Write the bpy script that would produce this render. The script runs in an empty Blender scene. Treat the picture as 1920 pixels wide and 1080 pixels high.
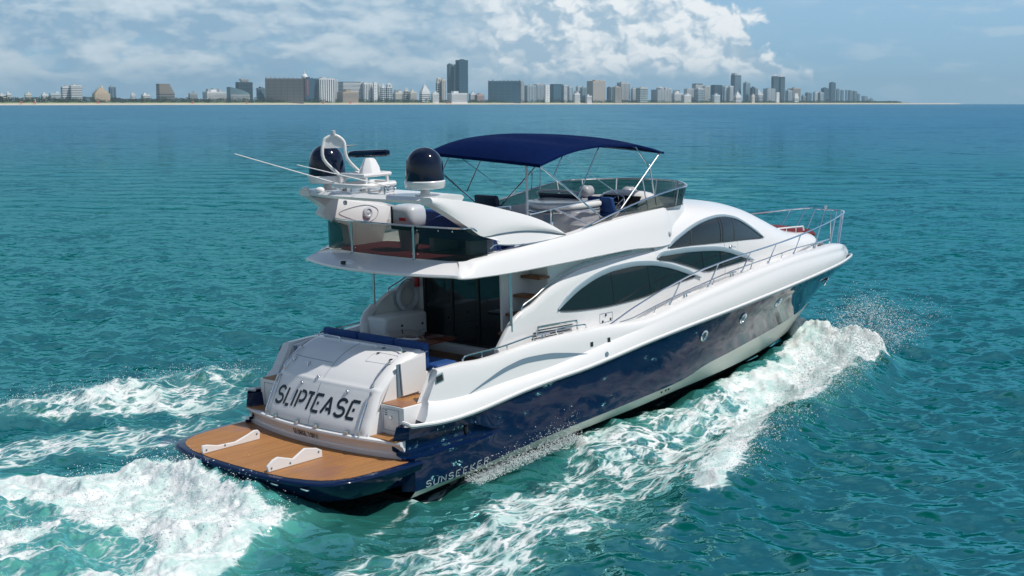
import bpy, bmesh, math, random
import numpy as np
from mathutils import Vector, Matrix

random.seed(7)
RNG = np.random.default_rng(11)
scene = bpy.context.scene
COL = scene.collection

# ------------------------------------------------------------------ camera
cam_data = bpy.data.cameras.new('camera')
cam_data.sensor_width = 36.0
cam_data.lens = 48.75
cam_data.clip_start = 0.5
cam_data.clip_end = 60000.0
cam = bpy.data.objects.new('camera', cam_data)
cam.location = (0.0, 0.0, 7.504)
cam.rotation_euler = (math.radians(90.0) - math.atan2(349.0, 2600.0), 0.0, 0.0)
COL.objects.link(cam)
scene.camera = cam

# ------------------------------------------------------------------ sun and sky
SUN = Vector((0.50, -0.16, 0.85)).normalized()
sun_data = bpy.data.lights.new('sun', 'SUN')
sun_data.energy = 3.8
sun_data.angle = math.radians(0.53)
sun_data.color = (1.0, 0.95, 0.87)
sun = bpy.data.objects.new('sun', sun_data)
sun.rotation_euler = (-SUN).to_track_quat('-Z', 'Y').to_euler()
sun.location = SUN * 300
COL.objects.link(sun)

world = bpy.data.worlds.new('World')
scene.world = world
world.use_nodes = True
scene.view_settings.view_transform = 'Standard'
scene.view_settings.look = 'None'
scene.view_settings.exposure = 0.0
scene.view_settings.gamma = 1.0
scene.cycles.use_denoising = True
scene.cycles.max_bounces = 8
scene.cycles.transparent_max_bounces = 16
scene.cycles.volume_bounces = 0
scene.cycles.sample_clamp_indirect = 3.0
scene.cycles.caustics_reflective = False
scene.cycles.caustics_refractive = False


class NT:
    """Short way of writing node trees."""
    def __init__(self, tree):
        self.t = tree
        self.n = tree.nodes
        self.n.clear()

    def __call__(self, kind, props=None, **ins):
        nd = self.n.new(kind)
        for k, v in (props or {}).items():
            setattr(nd, k, v)
        for k, v in ins.items():
            key = int(k[1:]) if k[0] == '_' and k[1:].isdigit() else k.replace('_', ' ')
            self.put(nd.inputs[key], v)
        return nd

    def put(self, sock, v):
        if isinstance(v, bpy.types.NodeSocket):
            self.t.links.new(v, sock)
        elif isinstance(v, bpy.types.Node):
            self.t.links.new(v.outputs[0], sock)
        else:
            sock.default_value = v

    def m(self, op, a, b=0.0, c=0.0, clamp=False):
        nd = self.n.new('ShaderNodeMath')
        nd.operation = op
        nd.use_clamp = clamp
        for i, v in enumerate((a, b, c)):
            self.put(nd.inputs[i], v)
        return nd.outputs[0]

    def v(self, op, a, b=(0, 0, 0), scale=None):
        nd = self.n.new('ShaderNodeVectorMath')
        nd.operation = op
        self.put(nd.inputs[0], a)
        self.put(nd.inputs[1], b)
        if scale is not None:
            self.put(nd.inputs['Scale'], scale)
        return nd.outputs['Value'] if op in ('DOT_PRODUCT', 'LENGTH') else nd.outputs[0]

    def ss(self, x, a, b, lo=0.0, hi=1.0):
        nd = self.n.new('ShaderNodeMapRange')
        nd.interpolation_type = 'SMOOTHSTEP'
        for k, v in (('Value', x), ('From Min', a), ('From Max', b), ('To Min', lo), ('To Max', hi)):
            self.put(nd.inputs[k], v)
        return nd.outputs[0]

    def noise(self, vec, scale=1.0, detail=4.0, rough=0.5, dist=0.0, color=False, dims='3D'):
        nd = self.n.new('ShaderNodeTexNoise')
        nd.noise_dimensions = dims
        self.put(nd.inputs['Vector'], vec)
        for k, v in (('Scale', scale), ('Detail', detail), ('Roughness', rough), ('Distortion', dist)):
            self.put(nd.inputs[k], v)
        return nd.outputs['Color'] if color else nd.outputs[0]

    def mix(self, f, a, b):
        nd = self.n.new('ShaderNodeMix')
        nd.data_type = 'RGBA'
        self.put(nd.inputs[0], f)
        for i, v in ((6, a), (7, b)):
            if isinstance(v, (tuple, list)) and len(v) == 3:
                v = (*v, 1.0)
            self.put(nd.inputs[i], v)
        return nd.outputs[2]

    def xyz(self, x, y, z=0.0):
        nd = self.n.new('ShaderNodeCombineXYZ')
        for i, v in enumerate((x, y, z)):
            self.put(nd.inputs[i], v)
        return nd.outputs[0]


def build_world():
    w = NT(world.node_tree)
    sky = w('ShaderNodeTexSky', {'sky_type': 'NISHITA', 'sun_disc': False, 'sun_elevation': math.asin(SUN.z),
                                 'sun_rotation': math.atan2(SUN.x, SUN.y), 'altitude': 10.0,
                                 'air_density': 1.0, 'dust_density': 0.7, 'ozone_density': 2.0})
    bg_sky = w('ShaderNodeBackground', Color=sky, Strength=0.085)
    tc = w('ShaderNodeTexCoord')
    sep = w('ShaderNodeSeparateXYZ', Vector=tc.outputs['Generated'])
    X, Y, Z = sep.outputs
    hlen = w.m('SQRT', w.m('ADD', w.m('MULTIPLY', X, X), w.m('MULTIPLY', Y, Y)))
    el = w.m('ARCTAN2', Z, hlen)                      # radians above the horizon
    az = w.m('ARCTAN2', X, Y)                         # radians, clockwise from the view of the coast
    # low sky in degrees
    A = w.m('MULTIPLY', az, 57.2958)
    E = w.m('MULTIPLY', el, 57.2958)
    ahead = w.ss(w.m('ABSOLUTE', A), 60.0, 90.0, 1.0, 0.0)
    P = w.xyz(A, w.m('MULTIPLY', E, 1.35), 0.0)

    def fbm(vec, s, d=7.0, r=0.55, dist=0.0):
        return w.noise(vec, s, d, r, dist, dims='2D')

    def billow(vec, s):
        """cauliflower relief: inverted cell distance in three octaves"""
        tot = None
        for k, a in ((1.0, 0.56), (2.4, 0.29), (5.6, 0.16)):
            vo = w('ShaderNodeTexVoronoi', {'feature': 'F1', 'voronoi_dimensions': '2D'}, Vector=vec, Scale=s * k)
            t = w.m('MULTIPLY', w.m('SUBTRACT', 1.0, vo.outputs['Distance']), a)
            tot = t if tot is None else w.m('ADD', tot, t)
        return tot
    # --- towering cumulus bank: its right edge falls from upper centre towards the right horizon
    warp = w.v('SUBTRACT', w.noise(P, 0.8, 3.0, 0.55, 0.0, True, '2D'), (0.5, 0.5, 0.5))
    Pw = w.v('ADD', P, w.v('SCALE', warp, scale=1.0))
    n_big = fbm(P, 0.33, 4.0, 0.5)
    n_bil = billow(Pw, 0.62)
    n_bil_s = billow(w.v('ADD', Pw, (0.16, 0.30, 0.0)), 0.62)
    n_bil_l = billow(w.v('ADD', Pw, (0.55, 0.95, 0.0)), 0.62)
    n_fine = fbm(Pw, 4.2, 5.0, 0.6)
    edge = w.m('SUBTRACT', 15.3, w.m('ADD', w.m('MULTIPLY', E, 2.2), w.m('MULTIPLY', w.m('MULTIPLY', E, E), -0.11)))
    inside = w.m('SUBTRACT', edge, A)                 # > 0 left of the edge
    dens = w.m('ADD', w.m('MULTIPLY', w.m('MINIMUM', inside, 4.0), 0.40),
               w.m('ADD', w.m('MULTIPLY', w.m('SUBTRACT', n_bil, 0.62), 1.3), w.m('MULTIPLY', w.m('SUBTRACT', n_big, 0.5), 2.6)))
    dens = w.m('ADD', dens, w.m('MULTIPLY', w.m('SUBTRACT', n_fine, 0.5), 0.22))
    cum = w.ss(dens, -0.06, 0.36)
    cum = w.m('MULTIPLY', cum, w.ss(E, 0.35, 1.5))
    cum = w.m('MULTIPLY', cum, w.ss(A, -4.5, 1.5))
    relief = w.m('ADD', w.m('MULTIPLY', w.m('SUBTRACT', n_bil, n_bil_s), 2.3), w.m('MULTIPLY', w.m('SUBTRACT', n_bil, n_bil_l), 0.9))
    relief = w.m('ADD', relief, w.m('MULTIPLY', w.m('SUBTRACT', n_fine, 0.5), 0.25))
    body = w.ss(A, -3.0, 7.0, -0.36, -0.04)
    low = w.ss(E, 0.3, 3.2, -0.18, 0.10)
    lit = w.ss(w.m('ADD', w.m('ADD', relief, body), w.m('ADD', low, w.m('MULTIPLY', w.m('SUBTRACT', fbm(Pw, 0.55, 4.0, 0.5), 0.5), 2.2))), -0.85, 0.62)
    cum_col = w.mix(lit, (0.37, 0.515, 0.64), (0.90, 0.93, 0.94))
    # --- layered stratocumulus on the left
    Pl = w.xyz(w.m('MULTIPLY', A, 0.42), w.m('MULTIPLY', E, 0.95), 3.7)
    warp2 = w.v('SUBTRACT', w.noise(Pl, 1.1, 3.0, 0.55, 0.0, True, '2D'), (0.5, 0.5, 0.5))
    Pl = w.v('ADD', Pl, w.v('SCALE', warp2, scale=0.28))
    s1 = w.m('ADD', w.m('MULTIPLY', billow(Pl, 0.9), 0.55), w.m('MULTIPLY', fbm(Pl, 0.7, 5.0, 0.5), 0.75))
    s1b = w.m('ADD', w.m('MULTIPLY', billow(w.v('ADD', Pl, (0.05, 0.26, 0.0)), 0.9), 0.55), w.m('MULTIPLY', fbm(w.v('ADD', Pl, (0.05, 0.26, 0.0)), 0.7, 5.0, 0.5), 0.75))
    strat = w.ss(w.m('ADD', s1, w.ss(E, 0.0, 4.4, -0.12, 0.16)), 0.36, 0.66)
    strat = w.m('MULTIPLY', strat, w.ss(A, 9.0, -3.0))
    slit = w.ss(w.m('ADD', w.m('MULTIPLY', w.m('SUBTRACT', s1, s1b), 1.7), w.m('MULTIPLY', w.m('SUBTRACT', fbm(Pl, 0.55, 5.0, 0.5), 0.5), 1.5)), -0.30, 0.52)
    strat_col = w.mix(slit, (0.27, 0.43, 0.58), (0.64, 0.735, 0.80))
    # small puffs low on the left
    Pp = w.xyz(w.m('MULTIPLY', A, 0.8), w.m('MULTIPLY', E, 1.5), 9.1)
    p1 = w.m('ADD', w.m('MULTIPLY', billow(Pp, 0.9), 0.6), w.m('MULTIPLY', fbm(Pp, 0.6, 4.0, 0.5), 0.7))
    puff = w.m('MULTIPLY', w.ss(p1, 0.66, 0.86), w.m('MULTIPLY', w.ss(E, 0.6, 1.4), w.ss(A, 12.0, 0.0)))
    # wisps on the right
    Pr = w.xyz(w.m('MULTIPLY', A, 0.45), w.m('MULTIPLY', E, 1.6), 21.0)
    r1 = fbm(Pr, 0.75, 6.0, 0.55)
    wisp = w.m('MULTIPLY', w.ss(r1, 0.50, 0.70), w.ss(A, 9.0, 15.0, 0.0, 0.5))
    # clear air of the low sky: pale at the horizon, bluer above
    clear = w.mix(w.ss(E, -0.2, 4.6), (0.265, 0.47, 0.625), (0.30, 0.505, 0.70))
    clear = w.mix(w.ss(E, 4.0, 30.0), clear, (0.135, 0.30, 0.60))
    c = w.mix(w.m('MULTIPLY', strat, 0.92), clear, strat_col)
    c = w.mix(w.m('MULTIPLY', puff, 0.45), c, (0.56, 0.66, 0.73))
    c = w.mix(wisp, c, (0.50, 0.625, 0.73))
    c = w.mix(w.m('MULTIPLY', cum, 0.94), c, cum_col)
    hz = w.ss(E, 1.9, -0.1, 0.0, 0.62)
    c = w.mix(hz, c, (0.29, 0.49, 0.65))
    bg_low = w('ShaderNodeBackground', Color=c, Strength=1.08)
    # overhead: broken clouds in the blue (they light the scene and show in reflections)
    zz = w.m('MAXIMUM', Z, 0.12)
    Q = w.xyz(w.m('DIVIDE', X, zz), w.m('DIVIDE', Y, zz), 1.3)
    q = fbm(Q, 0.55, 6.0, 0.55)
    over = w.m('MULTIPLY', w.ss(q, 0.45, 0.75), 0.40)
    bg_cl = w('ShaderNodeBackground', Color=(0.62, 0.70, 0.76, 1.0), Strength=1.0)
    top = w('ShaderNodeMixShader', _0=over, _1=bg_sky.outputs[0], _2=bg_cl.outputs[0])
    fac = w.m('MULTIPLY', ahead, w.ss(E, 10.0, 26.0, 1.0, 0.0))
    out = w('ShaderNodeMixShader', _0=fac, _1=top.outputs[0], _2=bg_low.outputs[0])
    w('ShaderNodeOutputWorld', Surface=out)


build_world()


# ------------------------------------------------------------------ helpers
def tag(o, label=None, cat=None, group=None, kind=None):
    if label:
        o['label'] = label
    if cat:
        o['category'] = cat
    if group:
        o['group'] = group
    if kind:
        o['kind'] = kind
    return o


def empty(name, loc=(0, 0, 0), parent=None):
    o = bpy.data.objects.new(name, None)
    o.empty_display_size = 0.5
    o.location = loc
    COL.objects.link(o)
    if parent is not None:
        o.parent = parent
    return o


def itp(pts):
    """Smooth (cubic Hermite, monotone-safe) interpolation through (x, y) pairs."""
    xs = np.array([p[0] for p in pts], float)
    ys = np.array([p[1] for p in pts], float)
    d = np.diff(ys) / np.diff(xs)
    m = np.zeros(len(xs))
    m[0], m[-1] = d[0], d[-1]
    for i in range(1, len(xs) - 1):
        if d[i - 1] * d[i] > 0:
            w1 = 2 * (xs[i + 1] - xs[i]) + (xs[i] - xs[i - 1])
            w2 = (xs[i + 1] - xs[i]) + 2 * (xs[i] - xs[i - 1])
            m[i] = (w1 + w2) / (w1 / d[i - 1] + w2 / d[i])

    def f(x):
        x = np.clip(np.asarray(x, float), xs[0], xs[-1])
        i = np.clip(np.searchsorted(xs, x) - 1, 0, len(xs) - 2)
        h = xs[i + 1] - xs[i]
        t = (x - xs[i]) / h
        r = ((1 + 2 * t) * (1 - t) ** 2 * ys[i] + t * (1 - t) ** 2 * h * m[i]
             + t * t * (3 - 2 * t) * ys[i + 1] + t * t * (t - 1) * h * m[i + 1])
        return float(r) if r.ndim == 0 else r
    return f


def cr(pts, n=8, closed=False):
    """Catmull-Rom resampling of a polyline."""
    P = [np.asarray(p, float) for p in pts]
    k = len(P)
    out = []
    segs = k if closed else k - 1
    for i in range(segs):
        p1, p2 = P[i % k], P[(i + 1) % k]
        p0 = P[(i - 1) % k] if closed or i > 0 else 2 * p1 - p2
        p3 = P[(i + 2) % k] if closed or i + 2 < k else 2 * p2 - p1
        for j in range(n):
            t = j / n
            out.append(0.5 * ((2 * p1) + (p2 - p0) * t + (2 * p0 - 5 * p1 + 4 * p2 - p3) * t * t
                              + (3 * p1 - p0 - 3 * p2 + p3) * t ** 3))
    if not closed:
        out.append(P[-1])
    return out


def mirror(pts):
    return [(p[0], -p[1], p[2]) for p in pts]


class MB:
    """Collects geometry and links it as one mesh object."""
    def __init__(self):
        self.v, self.f = [], []

    def add(self, verts, faces):
        o = len(self.v)
        self.v += [tuple(float(c) for c in p) for p in verts]
        self.f += [tuple(i + o for i in f) for f in faces]
        return self

    def loft(self, rings, closed=False, cap0=False, cap1=False, wrap=False):
        n = len(rings[0])
        vs = [p for r in rings for p in r]
        fs = []
        R = len(rings)
        for i in range(R if wrap else R - 1):
            a, b = i * n, ((i + 1) % R) * n
            for j in range(n if closed else n - 1):
                k = (j + 1) % n
                fs.append((a + j, a + k, b + k, b + j))
        if cap0:
            fs.append(tuple(range(n)))
        if cap1:
            fs.append(tuple((R - 1) * n + j for j in reversed(range(n))))
        return self.add(vs, fs)

    def tube(self, pts, r, n=7, smooth=0, closed=False, r2=None, cap=True):
        P = cr(pts, smooth, closed) if smooth else [np.asarray(p, float) for p in pts]
        rings = []
        K = len(P)
        prev = None
        for i in range(K):
            a = P[i - 1] if (i > 0 or closed) else P[i]
            b = P[(i + 1) % K] if (i < K - 1 or closed) else P[i]
            t = b - a
            t = t / (np.linalg.norm(t) + 1e-9)
            if prev is None:
                ref = np.array([0, 0, 1.0]) if abs(t[2]) < 0.9 else np.array([1.0, 0, 0])
                u = np.cross(t, ref)
            else:
                u = prev - t * np.dot(prev, t)
            u = u / (np.linalg.norm(u) + 1e-9)
            prev = u
            w = np.cross(t, u)
            rr = r if r2 is None else r + (r2 - r) * i / (K - 1)
            rings.append([P[i] + rr * (math.cos(2 * math.pi * k / n) * u + math.sin(2 * math.pi * k / n) * w) for k in range(n)])
        return self.loft(rings, closed=True, cap0=cap and not closed, cap1=cap and not closed, wrap=closed)

    def box(self, lo, hi):
        x0, y0, z0 = lo
        x1, y1, z1 = hi
        return self.add([(x0, y0, z0), (x1, y0, z0), (x1, y1, z0), (x0, y1, z0), (x0, y0, z1), (x1, y0, z1), (x1, y1, z1), (x0, y1, z1)],
                        [(0, 3, 2, 1), (4, 5, 6, 7), (0, 1, 5, 4), (1, 2, 6, 5), (2, 3, 7, 6), (3, 0, 4, 7)])

    def prism(self, poly, off):
        """poly: 3D polygon, extruded by the vector off."""
        n = len(poly)
        off = np.asarray(off, float)
        vs = [np.asarray(p, float) for p in poly] + [np.asarray(p, float) + off for p in poly]
        fs = [tuple(range(n)), tuple(n + i for i in reversed(range(n)))]
        fs += [(i, (i + 1) % n, n + (i + 1) % n, n + i) for i in range(n)]
        return self.add(vs, fs)

    def lathe(self, prof, c=(0, 0, 0), n=32, axis='z'):
        rings = []
        for r, h in prof:
            ring = []
            for k in range(n):
                a = 2 * math.pi * k / n
                p = (r * math.cos(a), r * math.sin(a), h)
                if axis == 'x':
                    p = (h, p[0], p[1])
                elif axis == 'y':
                    p = (p[0], h, p[1])
                ring.append((c[0] + p[0], c[1] + p[1], c[2] + p[2]))
            rings.append(ring)
        return self.loft(rings, closed=True, cap0=prof[0][0] > 1e-4, cap1=prof[-1][0] > 1e-4)

    def ball(self, c, r, n=8):
        s = r if isinstance(r, (tuple, list)) else (r, r, r)
        rings = []
        for i in range(n + 1):
            t = math.pi * i / n
            rings.append([(c[0] + s[0] * math.sin(t) * math.cos(2 * math.pi * k / (2 * n)),
                           c[1] + s[1] * math.sin(t) * math.sin(2 * math.pi * k / (2 * n)),
                           c[2] - s[2] * math.cos(t)) for k in range(2 * n)])
        return self.loft(rings, closed=True)

    def build(self, name, mat, parent=None, smooth=38.0, bevel=0.0, seg=2, weld=1e-4, recalc=True):
        me = bpy.data.meshes.new(name)
        me.from_pydata(self.v, [], self.f)
        bm = bmesh.new()
        bm.from_mesh(me)
        if weld:
            bmesh.ops.remove_doubles(bm, verts=bm.verts, dist=weld)
        bmesh.ops.dissolve_degenerate(bm, edges=bm.edges, dist=1e-5)
        if recalc:
            bmesh.ops.recalc_face_normals(bm, faces=bm.faces)
        if bevel:
            es = [e for e in bm.edges if len(e.link_faces) == 2 and e.calc_face_angle(0) > math.radians(32)]
            if es:
                bmesh.ops.bevel(bm, geom=es, offset=bevel, segments=seg, profile=0.5, affect='EDGES', clamp_overlap=True)
        bm.to_mesh(me)
        bm.free()
        me.materials.append(mat)
        if smooth:
            me.polygons.foreach_set('use_smooth', [True] * len(me.polygons))
            me.set_sharp_from_angle(angle=math.radians(smooth))
        o = bpy.data.objects.new(name, me)
        COL.objects.link(o)
        if parent is not None:
            o.parent = parent
        return o


def mat(name, col, rough=0.4, metal=0.0, coat=0.0, spec=0.5, vary=0.0, vscale=3.0, bump=0.0, bscale=40.0, stretch=(1, 1, 1)):
    m = bpy.data.materials.new(name)
    m.use_nodes = True
    w = NT(m.node_tree)
    b = w('ShaderNodeBsdfPrincipled')
    w('ShaderNodeOutputMaterial', Surface=b)
    b.inputs['Base Color'].default_value = (*col, 1.0)
    b.inputs['Roughness'].default_value = rough
    b.inputs['Metallic'].default_value = metal
    b.inputs['Coat Weight'].default_value = coat
    b.inputs['Coat Roughness'].default_value = 0.03
    b.inputs['Specular IOR Level'].default_value = spec
    tc = w('ShaderNodeTexCoord')
    vec = w.v('MULTIPLY', tc.outputs['Object'], stretch)
    if vary:
        n = w.noise(vec, vscale, 5.0, 0.6)
        k = w.m('ADD', 1.0 - vary, w.m('MULTIPLY', n, 2 * vary))
        w.put(b.inputs['Base Color'], w.v('SCALE', (col[0], col[1], col[2]), scale=k))
        w.put(b.inputs['Roughness'], w.m('ADD', rough * 0.7, w.m('MULTIPLY', w.noise(vec, vscale * 2.3, 4.0, 0.6), rough * 0.6)))
    if bump:
        bn = w('ShaderNodeBump', Strength=bump, Distance=0.01, Height=w.noise(vec, bscale, 4.0, 0.6))
        w.put(b.inputs['Normal'], bn.outputs[0])
    return m
# ------------------------------------------------------------------ materials of the yacht
M = {}
M['white'] = mat('white_gelcoat', (0.80, 0.80, 0.80), 0.22, coat=0.35, spec=0.45, vary=0.015, vscale=0.7)
M['white_matt'] = mat('white_deck', (0.74, 0.745, 0.75), 0.55, vary=0.03, vscale=5.0)
M['navy'] = mat('navy_gloss_paint', (0.002, 0.012, 0.050), 0.05, coat=0.05, spec=0.28, vary=0.08, vscale=0.5)
M['boot'] = mat('boot_stripe_paint', (0.70, 0.68, 0.60), 0.35, vary=0.13, vscale=2.0, stretch=(0.4, 1, 3.0))
M['bottom'] = mat('antifouling_paint', (0.035, 0.030, 0.022), 0.6, vary=0.4, vscale=3.0)
M['steel'] = mat('polished_steel', (0.78, 0.79, 0.80), 0.13, metal=1.0)
M['rubsteel'] = mat('brushed_steel', (0.60, 0.62, 0.63), 0.25, metal=1.0)
M['glass'] = mat('dark_window_glass', (0.012, 0.019, 0.022), 0.03, spec=0.55, coat=0.2)
M['seal'] = mat('black_rubber_seal', (0.012, 0.013, 0.014), 0.5)
M['trim'] = mat('grey_window_trim', (0.27, 0.36, 0.42), 0.3, coat=0.3)
M['greyblue'] = mat('grey_blue', (0.16, 0.235, 0.30), 0.45)
M['canvas'] = mat('navy_canvas', (0.0012, 0.010, 0.060), 0.9, spec=0.06, vary=0.18, vscale=2.2, bump=0.25, bscale=120.0)
M['navydome'] = mat('navy_dome_paint', (0.002, 0.007, 0.026), 0.06, coat=0.25, spec=0.4)
M['vinyl'] = mat('navy_vinyl', (0.006, 0.016, 0.05), 0.45, vary=0.15, vscale=6.0)
M['blue'] = mat('blue_upholstery', (0.003, 0.050, 0.20), 0.7, vary=0.1, vscale=7.0, bump=0.2, bscale=90.0)
M['blueseat'] = mat('deep_blue_upholstery', (0.006, 0.035, 0.16), 0.7, vary=0.1, vscale=7.0)
M['maroon'] = mat('maroon_fabric', (0.14, 0.012, 0.022), 0.8, vary=0.2, vscale=5.0, bump=0.2, bscale=120.0)
M['mahogany'] = mat('varnished_mahogany', (0.10, 0.018, 0.008), 0.12, coat=0.8, vary=0.3, vscale=3.0, stretch=(8, 1, 1))
M['black'] = mat('black_plastic', (0.010, 0.010, 0.011), 0.4)
M['ink'] = mat('black_lettering', (0.010, 0.016, 0.026), 0.45)
M['grey'] = mat('grey_moulding', (0.36, 0.37, 0.40), 0.35, vary=0.05)
M['silver'] = mat('silver_lettering', (0.55, 0.57, 0.58), 0.35, metal=0.6)
M['red'] = mat('red_decal', (0.42, 0.012, 0.02), 0.4)
M['lightgrey'] = mat('light_grey_paint', (0.55, 0.58, 0.62), 0.3, coat=0.2, vary=0.04)
M['wood'] = mat('brown_stair_wood', (0.17, 0.062, 0.022), 0.5, vary=0.2, vscale=6.0)


def teak_mat(name, col, wear):
    m = bpy.data.materials.new(name)
    m.use_nodes = True
    w = NT(m.node_tree)
    tc = w('ShaderNodeTexCoord')
    sp = w('ShaderNodeSeparateXYZ', Vector=tc.outputs['Object'])
    y = w.m('DIVIDE', sp.outputs[1], 0.058)
    fr = w.m('FRACT', y)
    seam = w.m('LESS_THAN', w.m('ABSOLUTE', w.m('SUBTRACT', fr, 0.5)), 0.075)
    wn = w('ShaderNodeTexWhiteNoise', {'noise_dimensions': '1D'}, W=w.m('FLOOR', w.m('ADD', y, 0.5)))
    grain = w.noise(w.v('MULTIPLY', tc.outputs['Object'], (2.0, 26.0, 2.0)), 3.0, 5.0, 0.6)
    big = w.noise(tc.outputs['Object'], 0.9, 4.0, 0.55)
    k = w.m('ADD', 0.62, w.m('ADD', w.m('MULTIPLY', wn.outputs[0], 0.22), w.m('ADD', w.m('MULTIPLY', grain, 0.34), w.m('MULTIPLY', big, 0.26))))
    base = w.v('SCALE', col, scale=k)
    worn = w.mix(w.ss(big, 0.52, 0.70, 0.0, wear), base, (0.30, 0.135, 0.085))
    c = w.mix(seam, worn, (0.035, 0.022, 0.014))
    b = w('ShaderNodeBsdfPrincipled', Base_Color=c)
    w.put(b.inputs['Roughness'], w.ss(big, 0.4, 0.75, 0.62, 0.38))
    bn = w('ShaderNodeBump', Strength=0.3, Distance=0.004, Height=w.m('SUBTRACT', grain, seam))
    w.put(b.inputs['Normal'], bn.outputs[0])
    w('ShaderNodeOutputMaterial', Surface=b)
    return m


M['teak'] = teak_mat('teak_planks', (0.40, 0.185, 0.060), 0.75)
M['teakdark'] = teak_mat('shaded_cockpit_teak', (0.20, 0.095, 0.042), 0.3)  # darker copy of the teak, the cockpit's shade put into its colour


def tinted_mat(name, tint, dark):
    m = bpy.data.materials.new(name)
    m.use_nodes = True
    w = NT(m.node_tree)
    tr = w('ShaderNodeBsdfTransparent', Color=(*tint, 1.0))
    gl = w('ShaderNodeBsdfGlossy', Color=(0.9, 0.93, 0.95, 1.0), Roughness=0.03)
    df = w('ShaderNodeBsdfDiffuse', Color=(*dark, 1.0))
    body = w('ShaderNodeMixShader', _0=0.09, _1=tr.outputs[0], _2=df.outputs[0])
    lw = w('ShaderNodeLayerWeight', Blend=0.5)
    fr = w.m('ADD', 0.03, w.m('MULTIPLY', w.m('POWER', lw.outputs['Facing'], 4.0), 0.9))
    s = w('ShaderNodeMixShader', _0=fr, _1=body.outputs[0], _2=gl.outputs[0])
    w('ShaderNodeOutputMaterial', Surface=s)
    return m


M['tint'] = tinted_mat('smoked_acrylic', (0.58, 0.60, 0.58), (0.02, 0.03, 0.03))

# ------------------------------------------------------------------ the yacht: an Empty in the water, bow lifted a little
yacht = empty('motor_yacht')
TRIM, HEAD = math.radians(2.0636), math.radians(47.740)
fx = Vector((math.cos(HEAD) * math.cos(TRIM), math.sin(HEAD) * math.cos(TRIM), math.sin(TRIM)))
fy = Vector((-math.sin(HEAD), math.cos(HEAD), 0.0))
fz = fx.cross(fy)
YM = Matrix((fx, fy, fz)).transposed().to_4x4()
YM.translation = Vector((-3.6969, 27.2457, 0.0))
yacht.matrix_world = YM
tag(yacht, 'navy and white motor yacht under way, with blue bimini and two navy radar domes', 'yacht')
Y = yacht


def thing_on_boat(name, label, cat, loc, rotz=0.0, group=None):
    """A separate thing carried by the boat: an Empty standing in the boat's frame."""
    o = bpy.data.objects.new(name, None)
    COL.objects.link(o)
    o.matrix_world = YM @ Matrix.Translation(loc) @ Matrix.Rotation(rotz, 4, 'Z')
    return tag(o, label, cat, group)


# ---- lines of the hull (half breadths and heights along x, metres)
YH = itp([(-0.2, 2.46), (0, 2.49), (3, 2.62), (7, 2.72), (10, 2.72), (12, 2.62), (14, 2.42), (16, 2.1), (17.5, 1.75), (18.7, 1.35), (19.6, 0.92), (20.3, 0.48), (20.72, 0.0)])
ZR = itp([(-0.2, 1.45), (0, 1.43), (0.9, 1.36), (1.6, 1.39), (2.8, 1.53), (4, 1.63), (5, 1.69), (6, 1.79), (7.3, 1.92), (8.4, 2.0), (10.3, 2.13), (12.5, 2.24), (14.6, 2.31), (16.5, 2.34), (18.5, 2.33), (19.6, 2.26), (20.3, 2.15), (20.72, 2.03)])
YB = itp([(-0.2, 2.58), (4, 2.60), (8, 2.5), (11, 2.2), (13, 1.8), (15, 1.3), (17, 0.7), (18.8, 0.0)])
ZB = itp([(-0.2, 0.20), (1.1, 0.23), (1.7, 0.28), (3.7, 0.45), (6.4, 0.58), (8.9, 0.70), (10.1, 0.86), (12.8, 0.94), (18.8, 0.93)])
YC = itp([(-0.2, 2.42), (3, 2.43), (7, 2.3), (9.3, 2.1), (12.4, 1.66), (14.3, 1.2), (16.1, 0.66), (17.2, 0.30), (17.9, 0.0)])
ZC = itp([(-0.2, 0.02), (3, 0.2), (7, 0.32), (9.3, 0.37), (12.4, 0.37), (16, 0.33), (17.2, 0.35), (17.9, 0.40), (18.3, 0.62), (18.8, 0.93)])
YD = itp([(0, 2.28), (3, 2.36), (7, 2.46), (10, 2.46), (12, 2.37), (14, 2.17), (16, 1.85), (17.5, 1.50), (18.7, 1.10), (19.5, 0.74), (20.1, 0.38), (20.45, 0.0)])
ZD = itp([(0, 2.34), (1.2, 2.37), (2.1, 2.34), (3, 2.39), (4.2, 2.46), (5.4, 2.46), (7.2, 2.40), (8.4, 2.55), (10, 2.76), (11.4, 2.89), (13, 2.96), (14.5, 3.0), (15.6, 2.97), (17, 2.93), (18.2, 2.80), (19.0, 2.63), (19.7, 2.42), (20.45, 2.13)])
ZK = itp([(0, 1.86), (0.75, 1.74), (1.3, 1.73), (2.9, 1.81), (4, 1.87), (5, 1.99), (6, 2.12), (7, 2.22), (8, 2.34), (10, 2.55), (14, 2.8), (20.45, 2.5)])


def sm(t):
    t = min(1.0, max(0.0, t))
    return t * t * (3 - 2 * t)


XS = sorted(set([-0.05, 0.15, 0.3, 0.5, 0.75, 1.0, 1.2, 1.35, 1.5, 1.65, 1.85, 2.1, 2.4, 2.7] + [3 + 0.45 * i for i in range(33)] + [17.8, 18.2, 18.5, 18.75]))


def stemx(z):
    """x of the raked stem at height z"""
    return float(np.interp(z, [0.3, 0.93, 1.39, 1.76, 2.03], [17.4, 18.8, 19.62, 20.18, 20.72]))


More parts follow.
